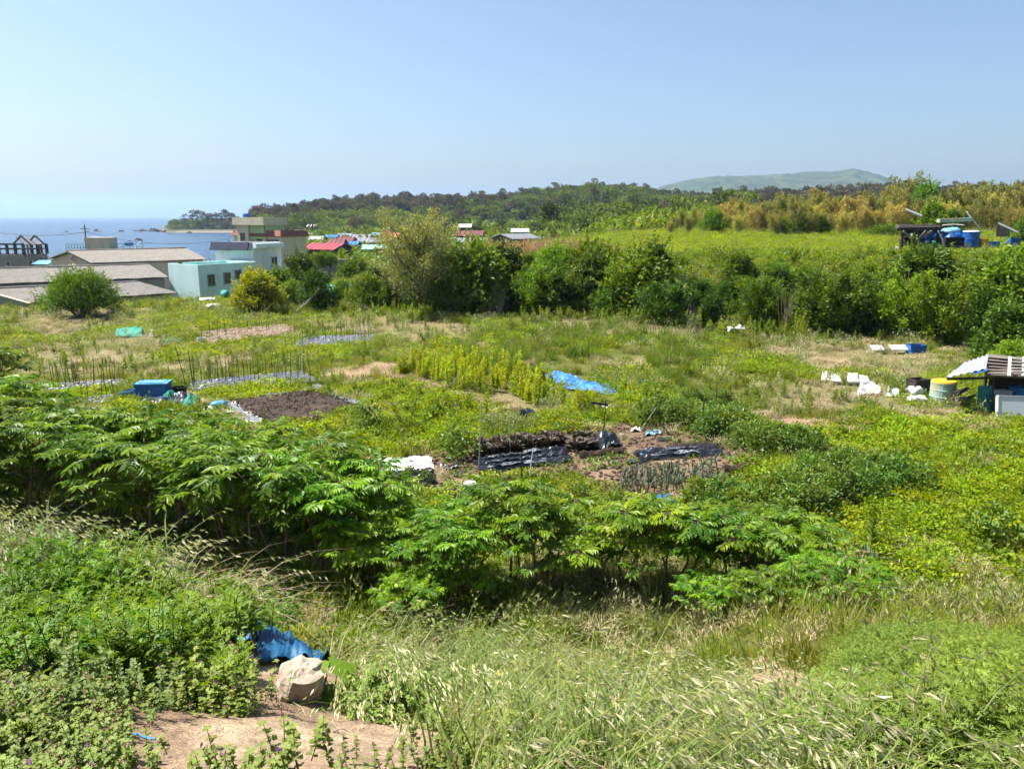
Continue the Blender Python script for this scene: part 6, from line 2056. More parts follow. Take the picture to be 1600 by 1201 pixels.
croprow([(1035, 650), (1110, 664), (1180, 688), (1250, 712)], 78, .9, 1.1, 1.7, 'leafy green crop plant in the long row behind the brown garden', 'crop plants in the far row')
croprow([(1130, 805), (1200, 798), (1290, 772), (1380, 745)], 90, .85, 1.0, 1.6, 'leafy green crop plant in the thick row below the brown garden', 'crop plants in the near row')
croprow([(1240, 730), (1300, 725), (1350, 722)], 16, .5, .6, .9, 'leafy green crop plant in the gap joining both crop rows', 'crop plants between the rows')
croprow([(1085, 630), (1140, 632)], 10, .6, .8, 1.2, 'leafy green weed clump behind the far crop row', 'weed clumps')
for (px, py, s, lab) in ((572, 668, 1.9, 'large-leaved dark clump at the corner of the soil bed'), (716, 712, 1.9, 'dark green bushy clump at the left end of the lettuce row'), (1012, 668, 2.0, 'rounded dark weed clump at the top of the brown garden'), (1545, 855, 1.9, 'bushy green weed in the bright meadow'), (705, 700, 1.3, 'smaller dark clump beside the bushy one at the lettuce row'), (640, 745, .8, 'squash-like plant in the torn film'), (665, 752, .75, 'second squash-like plant in the torn film'), (650, 775, .8, 'plant below the torn film'), (960, 800, 1.2, 'yellow-green bush between leeks and hedge'), (905, 790, 1.2, 'yellow-green bush in front of the brown garden')):
    p = Pf(px, py); nm = 'weed_clump'
    crop_thing(nm, CP[px % 4], (p.x, p.y, gz(p.x, p.y) - .05), r_(0, 6), s, lab, 'plant')
# dock plant with tall seed spike
p = Pf(1357, 880)
root = thing('dock_plant', 'dark dock plant with tall seed spike in the bright meadow', 'plant', (p.x, p.y, gz(p.x, p.y)))
mb = MB(); n = 26; az = RNG.random(n) * 6.283
mb.leaves(np.zeros((n, 3)) + [0, 0, .05], np.stack([np.cos(az), np.sin(az), r_(.3, 1.4, n)], 1), np.stack([-np.cos(az) * .5, -np.sin(az) * .5, np.ones(n)], 1), r_(.3, .5, n), .15, RNG.random(n), 0, sag=.25); mb.build('leaves', ['bush_dark'], root)
mb = MB(); mb.tube([(0, 0, 0), (.02, 0, .6), (0, .02, 1.25)], [.012, .01, .005], 5); n = 110; t = r_(.3, 1, n); az = RNG.random(n) * 6.283
mb.leaves(np.stack([0 * t, 0 * t, 1.25 * t], 1), np.stack([np.cos(az), np.sin(az), .9 + 0 * t], 1), RNG.normal(0, 1, (n, 3)), .22 * (1.2 - t) + .03, .035, RNG.random(n)); mb.build('seed_spike', ['weed_green'], root)
# slim seed spikes above the hedge
SPK = [spire_plant(1.15, 60, .10, .035, 'weed_green', .07, 3) for _ in range(2)]
for px, py in ((310, 680), (322, 676), (383, 690), (392, 692), (412, 690), (268, 668), (283, 668), (240, 660)):
    p = Pf(px, py); tag(link('spike_weed', SPK[px % 2], None, (p.x, p.y, gz(p.x, p.y)), r_(0, 6), r_(.8, 1.1)), 'slim upright spike weed between hedge and soil bed', 'weed', 'spike weeds by the soil bed')


# boxes, buckets and pipes -----------------------------------------
def crate(name, label, cat, loc, size, rz, mat, lid=None, tilt=(0, 0)):
    root = thing(name, label, cat, loc, rz); root.rotation_euler = (tilt[0], tilt[1], rz)
    w, d, h = size; t = .025
    mb = MB()
    mb.box((0, 0, t / 2), (w, d, t)); mb.box((0, -d / 2 + t / 2, h / 2 + .001), (w, t, h)); mb.box((0, d / 2 - t / 2, h / 2 + .001), (w, t, h))
    mb.box((-w / 2 + t / 2, 0, h / 2 + .002), (t, d - 2 * t, h - .002)); mb.box((w / 2 - t / 2, 0, h / 2 + .002), (t, d - 2 * t, h - .002))
    mb.build('shell', [mat], root)
    mb = MB()
    for sy in (-1, 1): mb.box((0, sy * (d / 2 + .004), h - .03), (w + .05, .03, .05))
    for sx in (-1, 1): mb.box((sx * (w / 2 + .004), 0, h - .031), (.03, d, .05))
    mb.build('rim', [mat], root)
    if lid:
        mb = MB(); mb.box((0, 0, h + .03), (w + .06, d + .06, .05)); mb.box((0, 0, h + .06), (w * .8, d * .75, .03)); mb.build('lid', [lid], root)
    return root


p = Pf(238, 622); zz = gz(p.x, p.y)
crate('plastic_tub', 'big navy tub with pale blue lid in the heap by the grey plots', 'tub', (p.x + .1, p.y, zz), (1.15, .7, .62), .12, 'barrel_blue', 'box_cyan')
crate('plastic_tub', 'cyan open tub on the left of the heap by the grey plots', 'tub', (p.x - .75, p.y - .1, zz), (.55, .5, .38), -.3, 'box_cyan', None, (.1, -.2))
crate('plastic_tub', 'blue crate tipped behind the cyan tub', 'tub', (p.x - .72, p.y + .45, zz), (.5, .45, .5), .3, 'box_blue', None, (-.2, .25))
crate('plastic_tub', 'black box at the right of the blue tub heap', 'tub', (p.x + .98, p.y + .25, zz), (.45, .4, .42), .2, 'black_and_shade', None)
crate('foam_box', 'white foam tray lying in front of the navy tub', 'box', (p.x + .35, p.y - .62, zz), (.75, .4, .13), -.2, 'foam_white', None, (.15, 0))
for i, (px, py, m, s) in enumerate(((268, 626, 'net_green', .5), (285, 630, 'mulch_black', .5), (300, 634, 'net_green', .42), (255, 632, 'plastic_navy', .4))):
    sheet('junk_sheet', ('dark green net bundle right of the navy tub', 'black plastic bundle right of the green net', 'small green net bundle near the white sheeting', 'dark blue cloth bundle in front of the navy tub')[i], 'bundle', [(px - 16, py + 6), (px + 16, py + 5), (px + 14, py - 5), (px - 14, py - 4)], m, .25, 16, 10, i * 3.1, 3, hfun=lambda u, v: .25 * math.sin(math.pi * min(1, max(0, u))) * math.sin(math.pi * min(1, max(0, v))))


def sack(name, label, loc, s, rz, mat, seed):
    mb = MB(); VV = []; FF = []
    nu, nv = 18, 10
    for a in range(nv + 1):
        ph = a / nv * math.pi
        for b in range(nu):
            th = b / nu * 2 * math.pi
            k = 1 + .28 * (float(fbm(math.cos(th) * 2 + seed, math.sin(th) * 2 + ph * 1.3, 3, 3)) - .5) * 2
            e = .75
            cx = math.copysign(abs(math.cos(th)) ** e, math.cos(th)); sy = math.copysign(abs(math.sin(th)) ** e, math.sin(th))
            VV.append((s[0] * .5 * cx * math.sin(ph) ** .6 * k, s[1] * .5 * sy * math.sin(ph) ** .6 * k, s[2] * .5 * (1 - math.cos(ph)) * k))
    for a in range(nv):
        for b in range(nu): FF.append([a * nu + b, a * nu + (b + 1) % nu, (a + 1) * nu + (b + 1) % nu, (a + 1) * nu + b])
    mb.add(VV, FF)
    o = mb.build(name, [mat], None, smooth=True, loc=loc); o.rotation_euler = (0, 0, rz)
    return tag(o, label, 'sack')


p = Pf(342, 640); sack('fertiliser_sack', 'pale blue sack at the corner of the soil bed', (p.x, p.y, gz(p.x, p.y)), (.62, .45, .3), .3, 'box_cyan', 1)
p = Pf(332, 646); sack('fertiliser_sack', 'white sack beside the pale blue one', (p.x - .2, p.y, gz(p.x, p.y)), (.6, .4, .22), -.3, 'bag_white', 2)
p = Pf(312, 634); sack('fertiliser_sack', 'tan sack left of the white sheeting', (p.x, p.y, gz(p.x, p.y)), (.8, .4, .16), .1, 'soil_tan', 3)


def bucket(label, px, py, r, h, mat, lid=None, z=None):
    p = Pf(px, py); root = thing('bucket', label, 'bucket', (p.x, p.y, gz(p.x, p.y) if z is None else z))
    MB().lathe([(r * .82, 0), (r, h * .9), (r * 1.06, h * .9), (r * 1.06, h), (r * .97, h), (r * .93, h * .9), (r * .75, .03)], 18).build('pail', [mat], root, smooth=False)
    pts = [(r * 1.05 * math.cos(a), -r * .35 * math.sin(a), h * .9 + r * .25 * math.sin(a)) for a in np.linspace(0, math.pi, 9)]
    MB().tube(pts, .006, 4).build('handle', ['frame_grey'], root)
    if lid: MB().lathe([(r * 1.1, h), (r * 1.1, h + .03), (r * .9, h + .045)], 18).build('lid', [lid], root)
    return root


bucket('white upturned bucket on the soil in front of the crumpled film', 735, 768, .16, .26, 'bucket_white', 'bucket_white')
bucket('dark navy tub standing alone in the grass above the lettuce row', 823, 657, .26, .34, 'plastic_navy')
bucket('small dark pot right of the blue tarpaulin', 1005, 603, .2, .25, 'board_teal')
bucket('white bucket with orange stain near the far plots', 315, 537, .22, .35, 'bucket_white')
# bent grey pipe
pts = [Pf(*q, .12) for q in ((1085, 770), (1110, 762), (1140, 759), (1170, 753), (1205, 749))]
mb = MB(); mb.tube([(q - pts[0]) for q in pts], .028, 7); tag(mb.build('pipe', ['pipe_grey'], None, loc=pts[0]), 'bent grey hose pipe lying above the near crop row', 'pipe')
pts = [Pf(*q, .10) for q in ((985, 796), (1005, 792), (1030, 786), (1045, 784))]
mb = MB(); mb.tube([(q - pts[0]) for q in pts], .018, 6); tag(mb.build('pipe', ['pipe_blue'], None, loc=pts[0]), 'thin blue pipe by the blue scrap', 'pipe')
# far junk by the yellow bush
for i, (px, py, s, m, lab) in enumerate(((324, 474, (1.5, .8, .5), 'bag_white', 'white sack on the slope below the mint house'), (333, 484, (1.2, .7, .5), 'bag_white', 'second white sack lower on the slope below the mint house'), (352, 468, (1.0, .8, .8), 'net_green', 'teal sack left of the yellow bush'), (330, 463, (1.4, .9, .6), 'bag_white', 'pale sack at the mint house corner'), (345, 460, (.9, .7, .6), 'black_and_shade', 'black sack behind the teal one'))):
    p = Pf(px, py); sack('junk_sack', lab, (p.x, p.y, gz(p.x, p.y) - .05), s, i, m, i + 10)
sheet('bank_netting', 'turquoise netting draped on the bank left of the silvery tree', 'netting', [(517, 446), (545, 441), (542, 437), (518, 441)], 'rail_green', .15, 20, 8, 4.4, .6) if False else None
p = slopept(531, 66); mb = MB(); sheet_mesh(mb, np.array([[p.x - 1.4, p.y - .6], [p.x + 1.5, p.y - .3], [p.x + 1.4, p.y + .9], [p.x - 1.2, p.y + .7]]), 20, 10, .5, .5, 3, 1.5, org=p); tag(mb.build('bank_netting', ['rail_green'], None, loc=p), 'turquoise netting draped on the bank left of the silvery tree', 'netting')
p = Pf(437, 500); bucket('dark maroon pot in the straw right of the yellow bush', 437, 502, .55, .3, 'maroon_wall')
# pale fallen branch beside dark bush
p = slopept(478, 56.5); mb = MB(); mb.tube([(-1.0, 0, .1), (0, 0, .9), (.9, .2, 1.9)], [.06, .05, .02], 6)
for k in range(8):
    t = k / 8; b = np.array([-1 + 1.9 * t, .1 * t, .1 + 1.8 * t]); mb.tube([b, b + [r_(-.2, .4), r_(-.3, .3), r_(.2, .5)]], [.02, .008], 4)
tag(mb.build('fallen_branch', ['plaster_grey'], None, loc=p), 'pale fallen branch leaning in the dark bush', 'branch')

# clods on the dug soil
gx_, gy_ = field_pts(9000, 15, 30, .4)
sel = inside(GARDEN, gx_, gy_) & ~inplots(gx_, gy_)
scatter('soil_clods', peb_dark, np.stack([gx_, gy_, H(gx_, gy_, False)], 1)[sel], r_(2.5, 9, int(sel.sum())), 'clods of dug brown soil in the central garden', 'soil')
gx_, gy_ = gx_[~sel], gy_[~sel]
bx_ = RNG.uniform(0, 1, (1200, 2)); pp = bil(np.array([SOILBED[3], SOILBED[2], SOILBED[1], SOILBED[0]]), bx_[:, :1], bx_[:, 1:])
scatter('bed_clods', peb_dark, np.stack([pp[:, 0], pp[:, 1], H(pp[:, 0], pp[:, 1], False) + .10], 1), r_(2, 6, 1200), 'dark clods on the bare soil bed', 'soil')
# seedlings in rows on the brown garden
SD_ = [leafy_clump(16, .09, .14, .09, .05, 'crop_green', name='seedling') for _ in range(3)]
for a_, b_, n_, lab in (((905, 722), (985, 712), 9, 'seedling in the short row below the red lettuce square'), ((1040, 690), (1130, 700), 9, 'seedling in the row under the long leafy row'), ((915, 735), (970, 726), 7, 'seedling in the nearest row left of the leeks'), ((1140, 722), (1185, 730), 6, 'seedling in the row right of the torn black strip'), ((690, 745), (735, 738), 6, 'seedling in the row beside the torn film plot')):
    for k in range(n_):
        q = Pf(*a_).lerp(Pf(*b_), (k + r_(.2, .8)) / n_)
        tag(link('seedling', SD_[k % 3], None, (q.x, q.y + r_(-.1, .1), gz(q.x, q.y)), r_(0, 6), r_(.8, 1.6)), lab, 'seedling', lab.replace('seedling in', 'seedlings of'))
for i, pts in enumerate((((905, 716), (975, 708), (972, 703), (903, 711)), ((1045, 708), (1110, 700), (1106, 694), (1043, 702)), ((1130, 742), (1190, 734), (1184, 726), (1128, 735)), ((770, 760), (850, 748), (846, 742), (768, 753)))):
    Q = poly(pts); c = Q.mean(0); org = (c[0], c[1], gz(*c)); mb = MB()
    sheet_mesh(mb, Q, 36, 8, .10, .0, i * 2.2, 5, hfun=lambda u, v: .16 * math.sin(math.pi * min(1, max(0, v))), org=org, ragged=.12)
    tag(mb.build('soil_ridge', ['soil_dark'], None, smooth=True, loc=org), ('raised dark soil ridge left of the leeks', 'raised soil ridge above the torn black strip', 'raised soil ridge right of the leeks', 'raised soil ridge in front of the crumpled film plot')[i], 'soil ridge')

# ------------------------------------------------------------------ scrap shack at the right edge of the field
o_ = Pf(1540, 642); SH = Vector((o_.x, o_.y, gz(o_.x, o_.y)))
YF = SH.y


def WL(px, py, dy=0.0, org=SH): return G(px, py, YF + dy) - org


def corr_sheet(q, n=14, amp=.03, th=.012):
    """corrugated sheet between corners q (eave-left, eave-right, top-right, top-left)"""
    q = [Vector(p) for p in q]
    nn = (q[1] - q[0]).cross(q[3] - q[0]).normalized()
    VV = []
    for j in range(n + 1):
        a = q[0].lerp(q[1], j / n); b = q[3].lerp(q[2], j / n)
        k = amp * (1 if j % 2 else -1)
        VV += [a + nn * k, b + nn * k]
    m = len(VV)
    VV += [v - nn * th for v in VV]
    FF = []
    for j in range(n):
        FF += [[2 * j, 2 * j + 2, 2 * j + 3, 2 * j + 1], [m + 2 * j + 1, m + 2 * j + 3, m + 2 * j + 2, m + 2 * j], [2 * j, m + 2 * j, m + 2 * j + 2, 2 * j + 2], [2 * j + 1, 2 * j + 3, m + 2 * j + 3, m + 2 * j + 1]]
    FF += [[0, 1, m + 1, m], [m - 2, 2 * m - 2, 2 * m - 1, m - 1]]
    return MB().add([tuple(v) for v in VV], FF)


root = thing('scrap_shack', 'makeshift shack with patched grey sheet roof at the right edge of the field', 'shack', SH)
corr_sheet([WL(1474, 591, -.2), WL(1540, 576, -.2), WL(1543, 563, .9), WL(1487, 580, .9)], 12).build('roof_sheet', ['sheet_grey'], root)
corr_sheet([WL(1484, 585, .7), WL(1541, 566, .7), WL(1545, 553, 2.2), WL(1505, 567, 2.2)], 12).build('roof_sheet', ['sheet_grey'], root)
mb = MB(); mb.slab([WL(1521, 584, -.3), WL(1543, 578.5, -.3), WL(1542, 571, .4), WL(1520, 576, .4)], .02); mb.build('blue_patch', ['tarp_blue'], root)
mb = MB(); mb.slab([WL(1540, 586, -.25), WL(1660, 592, -.25), WL(1660, 566, 2.4), WL(1542, 552, 2.4)], .05); mb.build('roof_deck', ['wood_old'], root)
for k in range(6):
    t = k / 6
    a = WL(1541, 585 - 30 * t, -.25 + 2.5 * t) + Vector((0, 0, .06)); b = WL(1660, 591 - 24 * t, -.25 + 2.5 * t) + Vector((0, 0, .06))
    mb = MB(); mb.bar(a, b, .22, .04); mb.build('roof_plank', ['wood_old'], root)
for px, y0, dy in ((1553, 587, 0), (1652, 590, 0), (1545, 556, 2.2), (1652, 566, 2.2), (1549, 588, 1.0)):
    b = WL(px, y0, dy); mb = MB(); mb.bar(Vector((b.x, b.y, -.1)), b, .09); mb.build('post', ['wood_dark'], root)
mb = MB(); mb.slab([WL(1552, 640, 2.1), WL(1660, 640, 2.1), WL(1660, 575, 2.1), WL(1552, 572, 2.1)], .04); mb.build('back_board', ['wood_dark'], root)
mb = MB(); mb.bar(WL(1548, 618, .6), WL(1658, 622, .6), .8, .04); mb.build('shelf', ['wood_old'], root)
mb = MB(); mb.bar(WL(1480, 592, -.1), WL(1552, 590, -.1), .08); mb.build('eave_pole', ['wood_dark'], root)
# white slatted rack hanging over the roof edge
root = thing('slatted_rack', 'white wooden slatted rack lying on the shack roof', 'rack', SH)
up2 = Vector((0, -.08, .08))
for px in (1574, 1596):
    mb = MB(); mb.bar(WL(px, 590, -.42) + up2, WL(px - 1, 563, .5) + up2 * 2.0, .10, .05); mb.build('upright', ['foam_white'], root)
for k in range(5):
    t = k / 4
    mb = MB(); mb.bar(WL(1574, 585 - 20 * t, -.40 + .8 * t) + up2 * 1.8, WL(1640, 586 - 20 * t, -.40 + .8 * t) + up2 * 1.8, .07, .03); mb.build('slat', ['plastic_white'], root)
# junk under the roof
p = WL(1539, 636, -.1)
mb = MB(); mb.box((0, 0, .48), (.62, .05, .96)); mb.box((0, -.03, .48), (.5, .02, .85)); o = mb.build('teal_board', ['board_teal'], None, loc=SH + Vector((p.x, p.y, 0))); o.rotation_euler = (-.08, 0, .15); tag(o, 'dark teal board standing under the shack roof', 'board')
root = thing('appliance_casing', 'white appliance panel leaning on the front of the shack', 'panel', SH + Vector((0, -.75, 0)), -.06); root.rotation_euler = (-.22, 0, -.12)
mb = MB(); mb.box((.95, 0, .36), (1.9, .06, .72)); mb.build('face', ['panel_white'], root)
mb = MB(); mb.box((-.02, .05, .36), (.03, .2, .74)); mb.box((.95, .05, .735), (1.9, .2, .03)); mb.build('folded_edge', ['panel_white'], root)
crate('plastic_tub', 'blue crate on the shelf inside the shack', 'crate', SH + WL(1590, 617, .6), (.45, .4, .3), .1, 'box_blue')
crate('plastic_tub', 'white crate on the shelf inside the shack', 'crate', SH + WL(1566, 617, .6), (.5, .35, .18), .1, 'foam_white')
for i, (px, py) in enumerate(((1500, 622), (1512, 618), (1506, 610), (1520, 612))):
    b = Vector((WL(px, py, .5).x, WL(px, py, .5).y, 0)); h = [.05, .3, .55, .2][i]
    mb = MB(); mb.bar((-.5, 0, 0), (.5, .1, .12), .12, .05); mb.bar((-.45, .12, .07), (.4, .2, .02), .08, .05)
    o = mb.build('scrap_timber', ['wood_old' if i % 2 else 'wood_dark'], None, loc=SH + b + Vector((0, 0, h))); o.rotation_euler = (0, 0, .3 * i); tag(o, ('lowest', 'second', 'topmost', 'rearmost')[i] + ' scrap of timber piled between drum and teal board', 'timber', 'timber scraps in the shack')
p = WL(1516, 633, -.1); crop_thing('shack_weed', CP[1], SH + Vector((p.x, p.y - .2, -.05)), 0, 1.05, 'grey-green weed growing at the shack front', 'plant')


def drum(label, loc, r, h, mat, band=None, lidm=None):
    root = thing('drum', label, 'drum', loc)
    prof = [(r * .93, 0), (r, .05), (r, h * .3), (r * 1.03, h * .33), (r, h * .36), (r, h * .62), (r * 1.03, h * .65), (r, h * .68), (r, h - .07), (r * 1.02, h - .05), (r * 1.02, h)]
    MB().lathe(prof, 24).build('body', [mat], root, smooth=False)
    MB().lathe([(r * 1.0, h + .002), (r * .96, h + .05), (r * .5, h + .10), (r * .12, h + .11)], 24).build('lid', [lidm or mat], root)
    MB().lathe([(.07, 0), (.07, .06), (.05, .07)], 10, c=(r * .45, 0, h + .09)).build('bung', ['wood_dark'], root)
    return root


p = Pf(1471, 628); drum('mint drum with rusty yellow stains at the left end of the shack', (p.x, p.y, gz(p.x, p.y)), .44, .82, 'drum_mint', lidm='barrel_yellow')
crate('plastic_tub', 'dark crate behind the stained mint drum', 'crate', (p.x - .5, p.y + .9, gz(p.x, p.y)), (.7, .5, .75), .3, 'wood_dark')
# foam panels and white sacks left of the drum
for i, (pts, lab) in enumerate((([(1282, 602), (1316, 604), (1314, 591), (1284, 590)], 'white foam panel lying flat, left one of two in the weeds'), ([(1322, 605), (1358, 606), (1354, 593), (1324, 592)], 'white foam panel lying flat, right one of two in the weeds'))):
    Q = poly(pts); c = Q.mean(0); mb = MB()
    z0 = gz(*c) + .16
    q_ = [(q[0] - c[0], q[1] - c[1], .12 + .05 * k) for k, q in zip((0, .4 + i, 1.6 - i, 1.2), Q)]
    for u0, u1, v1, dz in ((0, .55, 1.0, 0), (.57, 1.0, .8, -.03)):
        A_, B_, C_, D_ = [Vector(t) for t in q_]
        mb.slab([A_.lerp(B_, u0) + Vector((0, 0, dz)), A_.lerp(B_, u1) + Vector((0, 0, dz)), A_.lerp(B_, u1).lerp(D_.lerp(C_, u1), v1) + Vector((0, .05, dz)), A_.lerp(B_, u0).lerp(D_.lerp(C_, u0), v1)], .08)
    tag(mb.build('foam_sheet', ['foam_white'], None, loc=(c[0], c[1], gz(*c) + .06)), lab, 'panel')
sheet('white_film', 'crumpled whitish film among the weeds below the foam panels', 'plastic sheet', [(1338, 620), (1376, 618), (1370, 604), (1344, 606)], 'plastic_clear', .3, 18, 12, 3, 2.5)
sheet('white_film', 'second crumpled film nearer the white sacks', 'plastic sheet', [(1384, 622), (1408, 621), (1402, 608), (1386, 609)], 'plastic_clear', .3, 14, 12, 8, 2.5)
p = Pf(1428, 622); sack('rubble_sack', 'big white sack left of the stained drum', (p.x, p.y, gz(p.x, p.y)), (.8, .6, .5), .4, 'bag_white', 5)
p = Pf(1432, 630); sack('rubble_sack', 'smaller white sack in front of the big one', (p.x, p.y, gz(p.x, p.y)), (.8, .45, .3), -.1, 'bag_white', 6)
# trough and panels under the bank bushes
p = Pf(1430, 552); crate('plastic_tub', 'navy tub under the bank bushes above the shack', 'tub', (p.x, p.y, gz(p.x, p.y)), (.8, .6, .5), 0, 'barrel_blue')
for px, w, lab in ((1404, .9, 'pale board left of the navy tub'), (1370, .6, 'second pale board farther left of the navy tub')):
    p = Pf(px, 551); mb = MB(); mb.box((0, 0, .3), (w, .5, .06), R=Matrix.Rotation(.35, 3, 'X')); tag(mb.build('pale_board', ['panel_white'], None, loc=(p.x, p.y, gz(p.x, p.y))), lab, 'board')
p = slopept(1153, 45.5); mb = MB(); sheet_mesh(mb, np.array([[p.x - .5, p.y - .4], [p.x + .5, p.y - .4], [p.x + .4, p.y + .4], [p.x - .4, p.y + .4]]), 12, 8, .5, .3, 3, 2.5, org=p); tag(mb.build('grey_bag', ['plastic_clear'], None, loc=p), 'grey plastic bag at the foot of the bank', 'bag')

# ------------------------------------------------------------------ shed and barrels on the terrace
TY = 62.0
bp = G(1440, 389, TY); TZ = float(H(bp.x, TY, False))
TS = Vector((bp.x, TY, TZ))


def TL(px, py, dy=0.0): return G(px, py, TY + dy) - TS


root = thing('terrace_shed', 'dark timber lean-to full of junk on the upper terrace', 'shed', TS)
for k in range(5):
    a, b = TL(1402, 356 - k * .9, k * .7), TL(1470, 355 - k * .9, k * .7)
    mb = MB(); mb.bar(a, b, .55, .10); mb.build('roof_plank', ['wood_dark' if k % 2 else 'wood_old'], root)
mb = MB(); mb.bar(TL(1401, 358, -.2), TL(1471, 357, -.2), .16, .22); mb.build('roof_beam', ['wood_dark'], root)
for px, dy in ((1411, 0), (1431, 0), (1466, .1), (1411, 2.6), (1466, 2.6)):
    b = TL(px, 358, dy); mb = MB(); mb.bar(Vector((b.x, b.y, -.3)), b, .14 if px != 1431 else .3); mb.build('post', ['wood_dark'], root)
for a, b in (((1420, 388), (1447, 361)), ((1437, 372), (1455, 362)), ((1411, 361), (1424, 372))):
    mb = MB(); mb.bar(TL(*a, -.35), TL(*b, -.35), .16); mb.build('brace', ['wood_old'], root)
mb = MB(); mb.slab([TL(1408, 390, 2.8), TL(1470, 390, 2.8), TL(1470, 360, 2.8), TL(1408, 360, 2.8)], .05); mb.build('back_board', ['wood_dark'], root)
jk = [(1444, 387, .5, (1.2, .9, .9), 'plastic_navy', 'dark blue sack in the terrace shed'), (1459, 387, .4, (1.0, .8, .8), 'foil_green', 'bright green sack in the terrace shed'), (1455, 377, .9, (1.3, 1.0, .8), 'barrel_blue', 'blue bundle on top of the green sack'), (1443, 389, -.1, (.55, .45, .45), 'plastic_clear', 'pale round sack at the shed front, left one'), (1453, 389, -.1, (.55, .45, .45), 'plastic_clear', 'pale round sack at the shed front, right one'), (1417, 386, 1.5, (1.2, .8, 1.0), 'black_and_shade', 'black sack at the left end of the shed'), (1425, 372, 2.0, (1.0, .5, .4), 'drum_mint', 'mint and rusty bundle at the back of the shed')]
for i, (px, py, dy, s, m, lab) in enumerate(jk):
    b = TL(px, py, dy); sack('shed_sack', lab, TS + Vector((b.x, b.y, max(0, b.z if i in (2, 6) else 0))), s, i * .7, m, i + 20)
# blue covered heap
p = TL(1487, 386, .6)
sack('covered_heap', 'rounded heap under blue cover right of the shed', TS + Vector((p.x, p.y, 0)), (2.0, 1.6, 1.55), .2, 'barrel_blue', 31)
sack('covered_heap', 'light blue sack on top of the covered heap', TS + Vector((p.x - .1, p.y + .2, 1.35)), (1.5, 1.0, .5), -.1, 'tarp_light', 32)
crate('plastic_tub', 'black trough in front of the blue covered heap', 'trough', TS + TL(1487, 386, -.7) * 1.0 + Vector((0, 0, .0)), (1.5, .7, .75), .05, 'black_and_shade')
for k, (a, b) in enumerate((((1466, 361), (1478, 388)), ((1483, 361), (1489, 372)), ((1473, 352), (1506, 352)))):
    A, B = TL(*a, -.9), TL(*b, -.9)
    mb = MB(); mb.tube([Vector((0, 0, 0)), (B - A) * .5 + Vector((0, 0, .05)), B - A], .05, 6); tag(mb.build('bent_tube', ['foam_white'], None, loc=TS + A), ('long white bent tube leaning on the shed corner', 'short white bent tube on the covered heap', 'white tube lying over the covered heap')[k], 'pipe')
p = TL(1515, 386, 0); drum('big blue barrel with pale lid right of the covered heap', TS + Vector((p.x, p.y, 0)), .62, 1.55, 'barrel_blue', lidm='panel_white')
p = TL(1535, 380, .2); crate('yellow_crate', 'bright yellow bin beside the big blue barrel', 'bin', TS + Vector((p.x, p.y, 0)), (.62, .55, .95), .1, 'barrel_yellow', 'barrel_yellow')
p = TL(1509, 389, -.9); mb = MB(); mb.box((0, 0, .35), (.65, .06, .7)); tag(mb.build('grey_board', ['sheet_grey'], None, loc=TS + Vector((p.x, p.y, 0))), 'grey board standing in front of the blue barrel', 'board')
A, B = TL(1511, 331, 1.2), TL(1532, 360, 1.0)
mb = MB(); mb.bar(Vector((0, 0, 0)), B - A, .30, .06); tag(mb.build('leaning_plank', ['foam_white'], None, loc=TS + A), 'long white panel leaning above the blue barrel', 'panel')
A, B = TL(1466, 345, 1.3), TL(1517, 343, 1.3)
mb = MB(); mb.bar(Vector((0, 0, 0)), B - A, .5, .28); tag(mb.build('pale_beam', ['drum_mint'], None, loc=TS + A), 'long pale beam lying over the junk behind the barrel', 'beam')
A, B = TL(1415, 328, 2.5), TL(1440, 338, 2.0)
mb = MB(); mb.tube([Vector((0, 0, 0)), B - A], .12, 8); tag(mb.build('grey_pipe', ['pipe_grey'], None, loc=TS + A), 'short grey pipe sticking out of the leafy tree on the shed', 'pipe')
p = TL(1550, 377, 1.5); crate('plastic_tub', 'blue bin right of the yellow one', 'bin', TS + Vector((p.x, p.y, 0)), (.9, .7, .75), 0, 'box_blue')
p = TL(1583, 372, 3); crate('plastic_tub', 'navy bin behind the tilted dark sheet', 'bin', TS + Vector((p.x, p.y, 0)), (.9, .7, 1.0), .1, 'barrel_blue')
A = TL(1572, 369, 1.0); mb = MB(); mb.slab([TL(1560, 350, 1.2), TL(1590, 364, 1.2), TL(1592, 362, 2.2), TL(1561, 347, 2.2)], .05); tag(mb.build('tilted_sheet', ['frame_grey'], None, loc=TS), 'tilted dark grey sheet at the far right of the terrace junk', 'sheet')
mb = MB(); mb.slab([TL(1556, 370, .9), TL(1578, 370, .9), TL(1578, 358, .9), TL(1557, 352, .9)], .05); tag(mb.build('brown_board', ['wood_old'], None, loc=TS), 'weathered board under the tilted sheet', 'board')
p = TL(1396, 388, .3); sack('tan_sack', 'tan sack at the left foot of the shed', TS + Vector((p.x, p.y, -.2)), (1.0, .7, .55), 0, 'plaster_tan', 41)
p = TL(1572, 389, -3); crate('plastic_tub', 'pale crate on the soil at the far right of the terrace', 'crate', TS + Vector((p.x, p.y, -.5)), (.7, .5, .4), .2, 'plaster_grey')

# ------------------------------------------------------------------ near bank: rubble, tarp, big leaves
def near(px, py): return ground_hit(px, py)


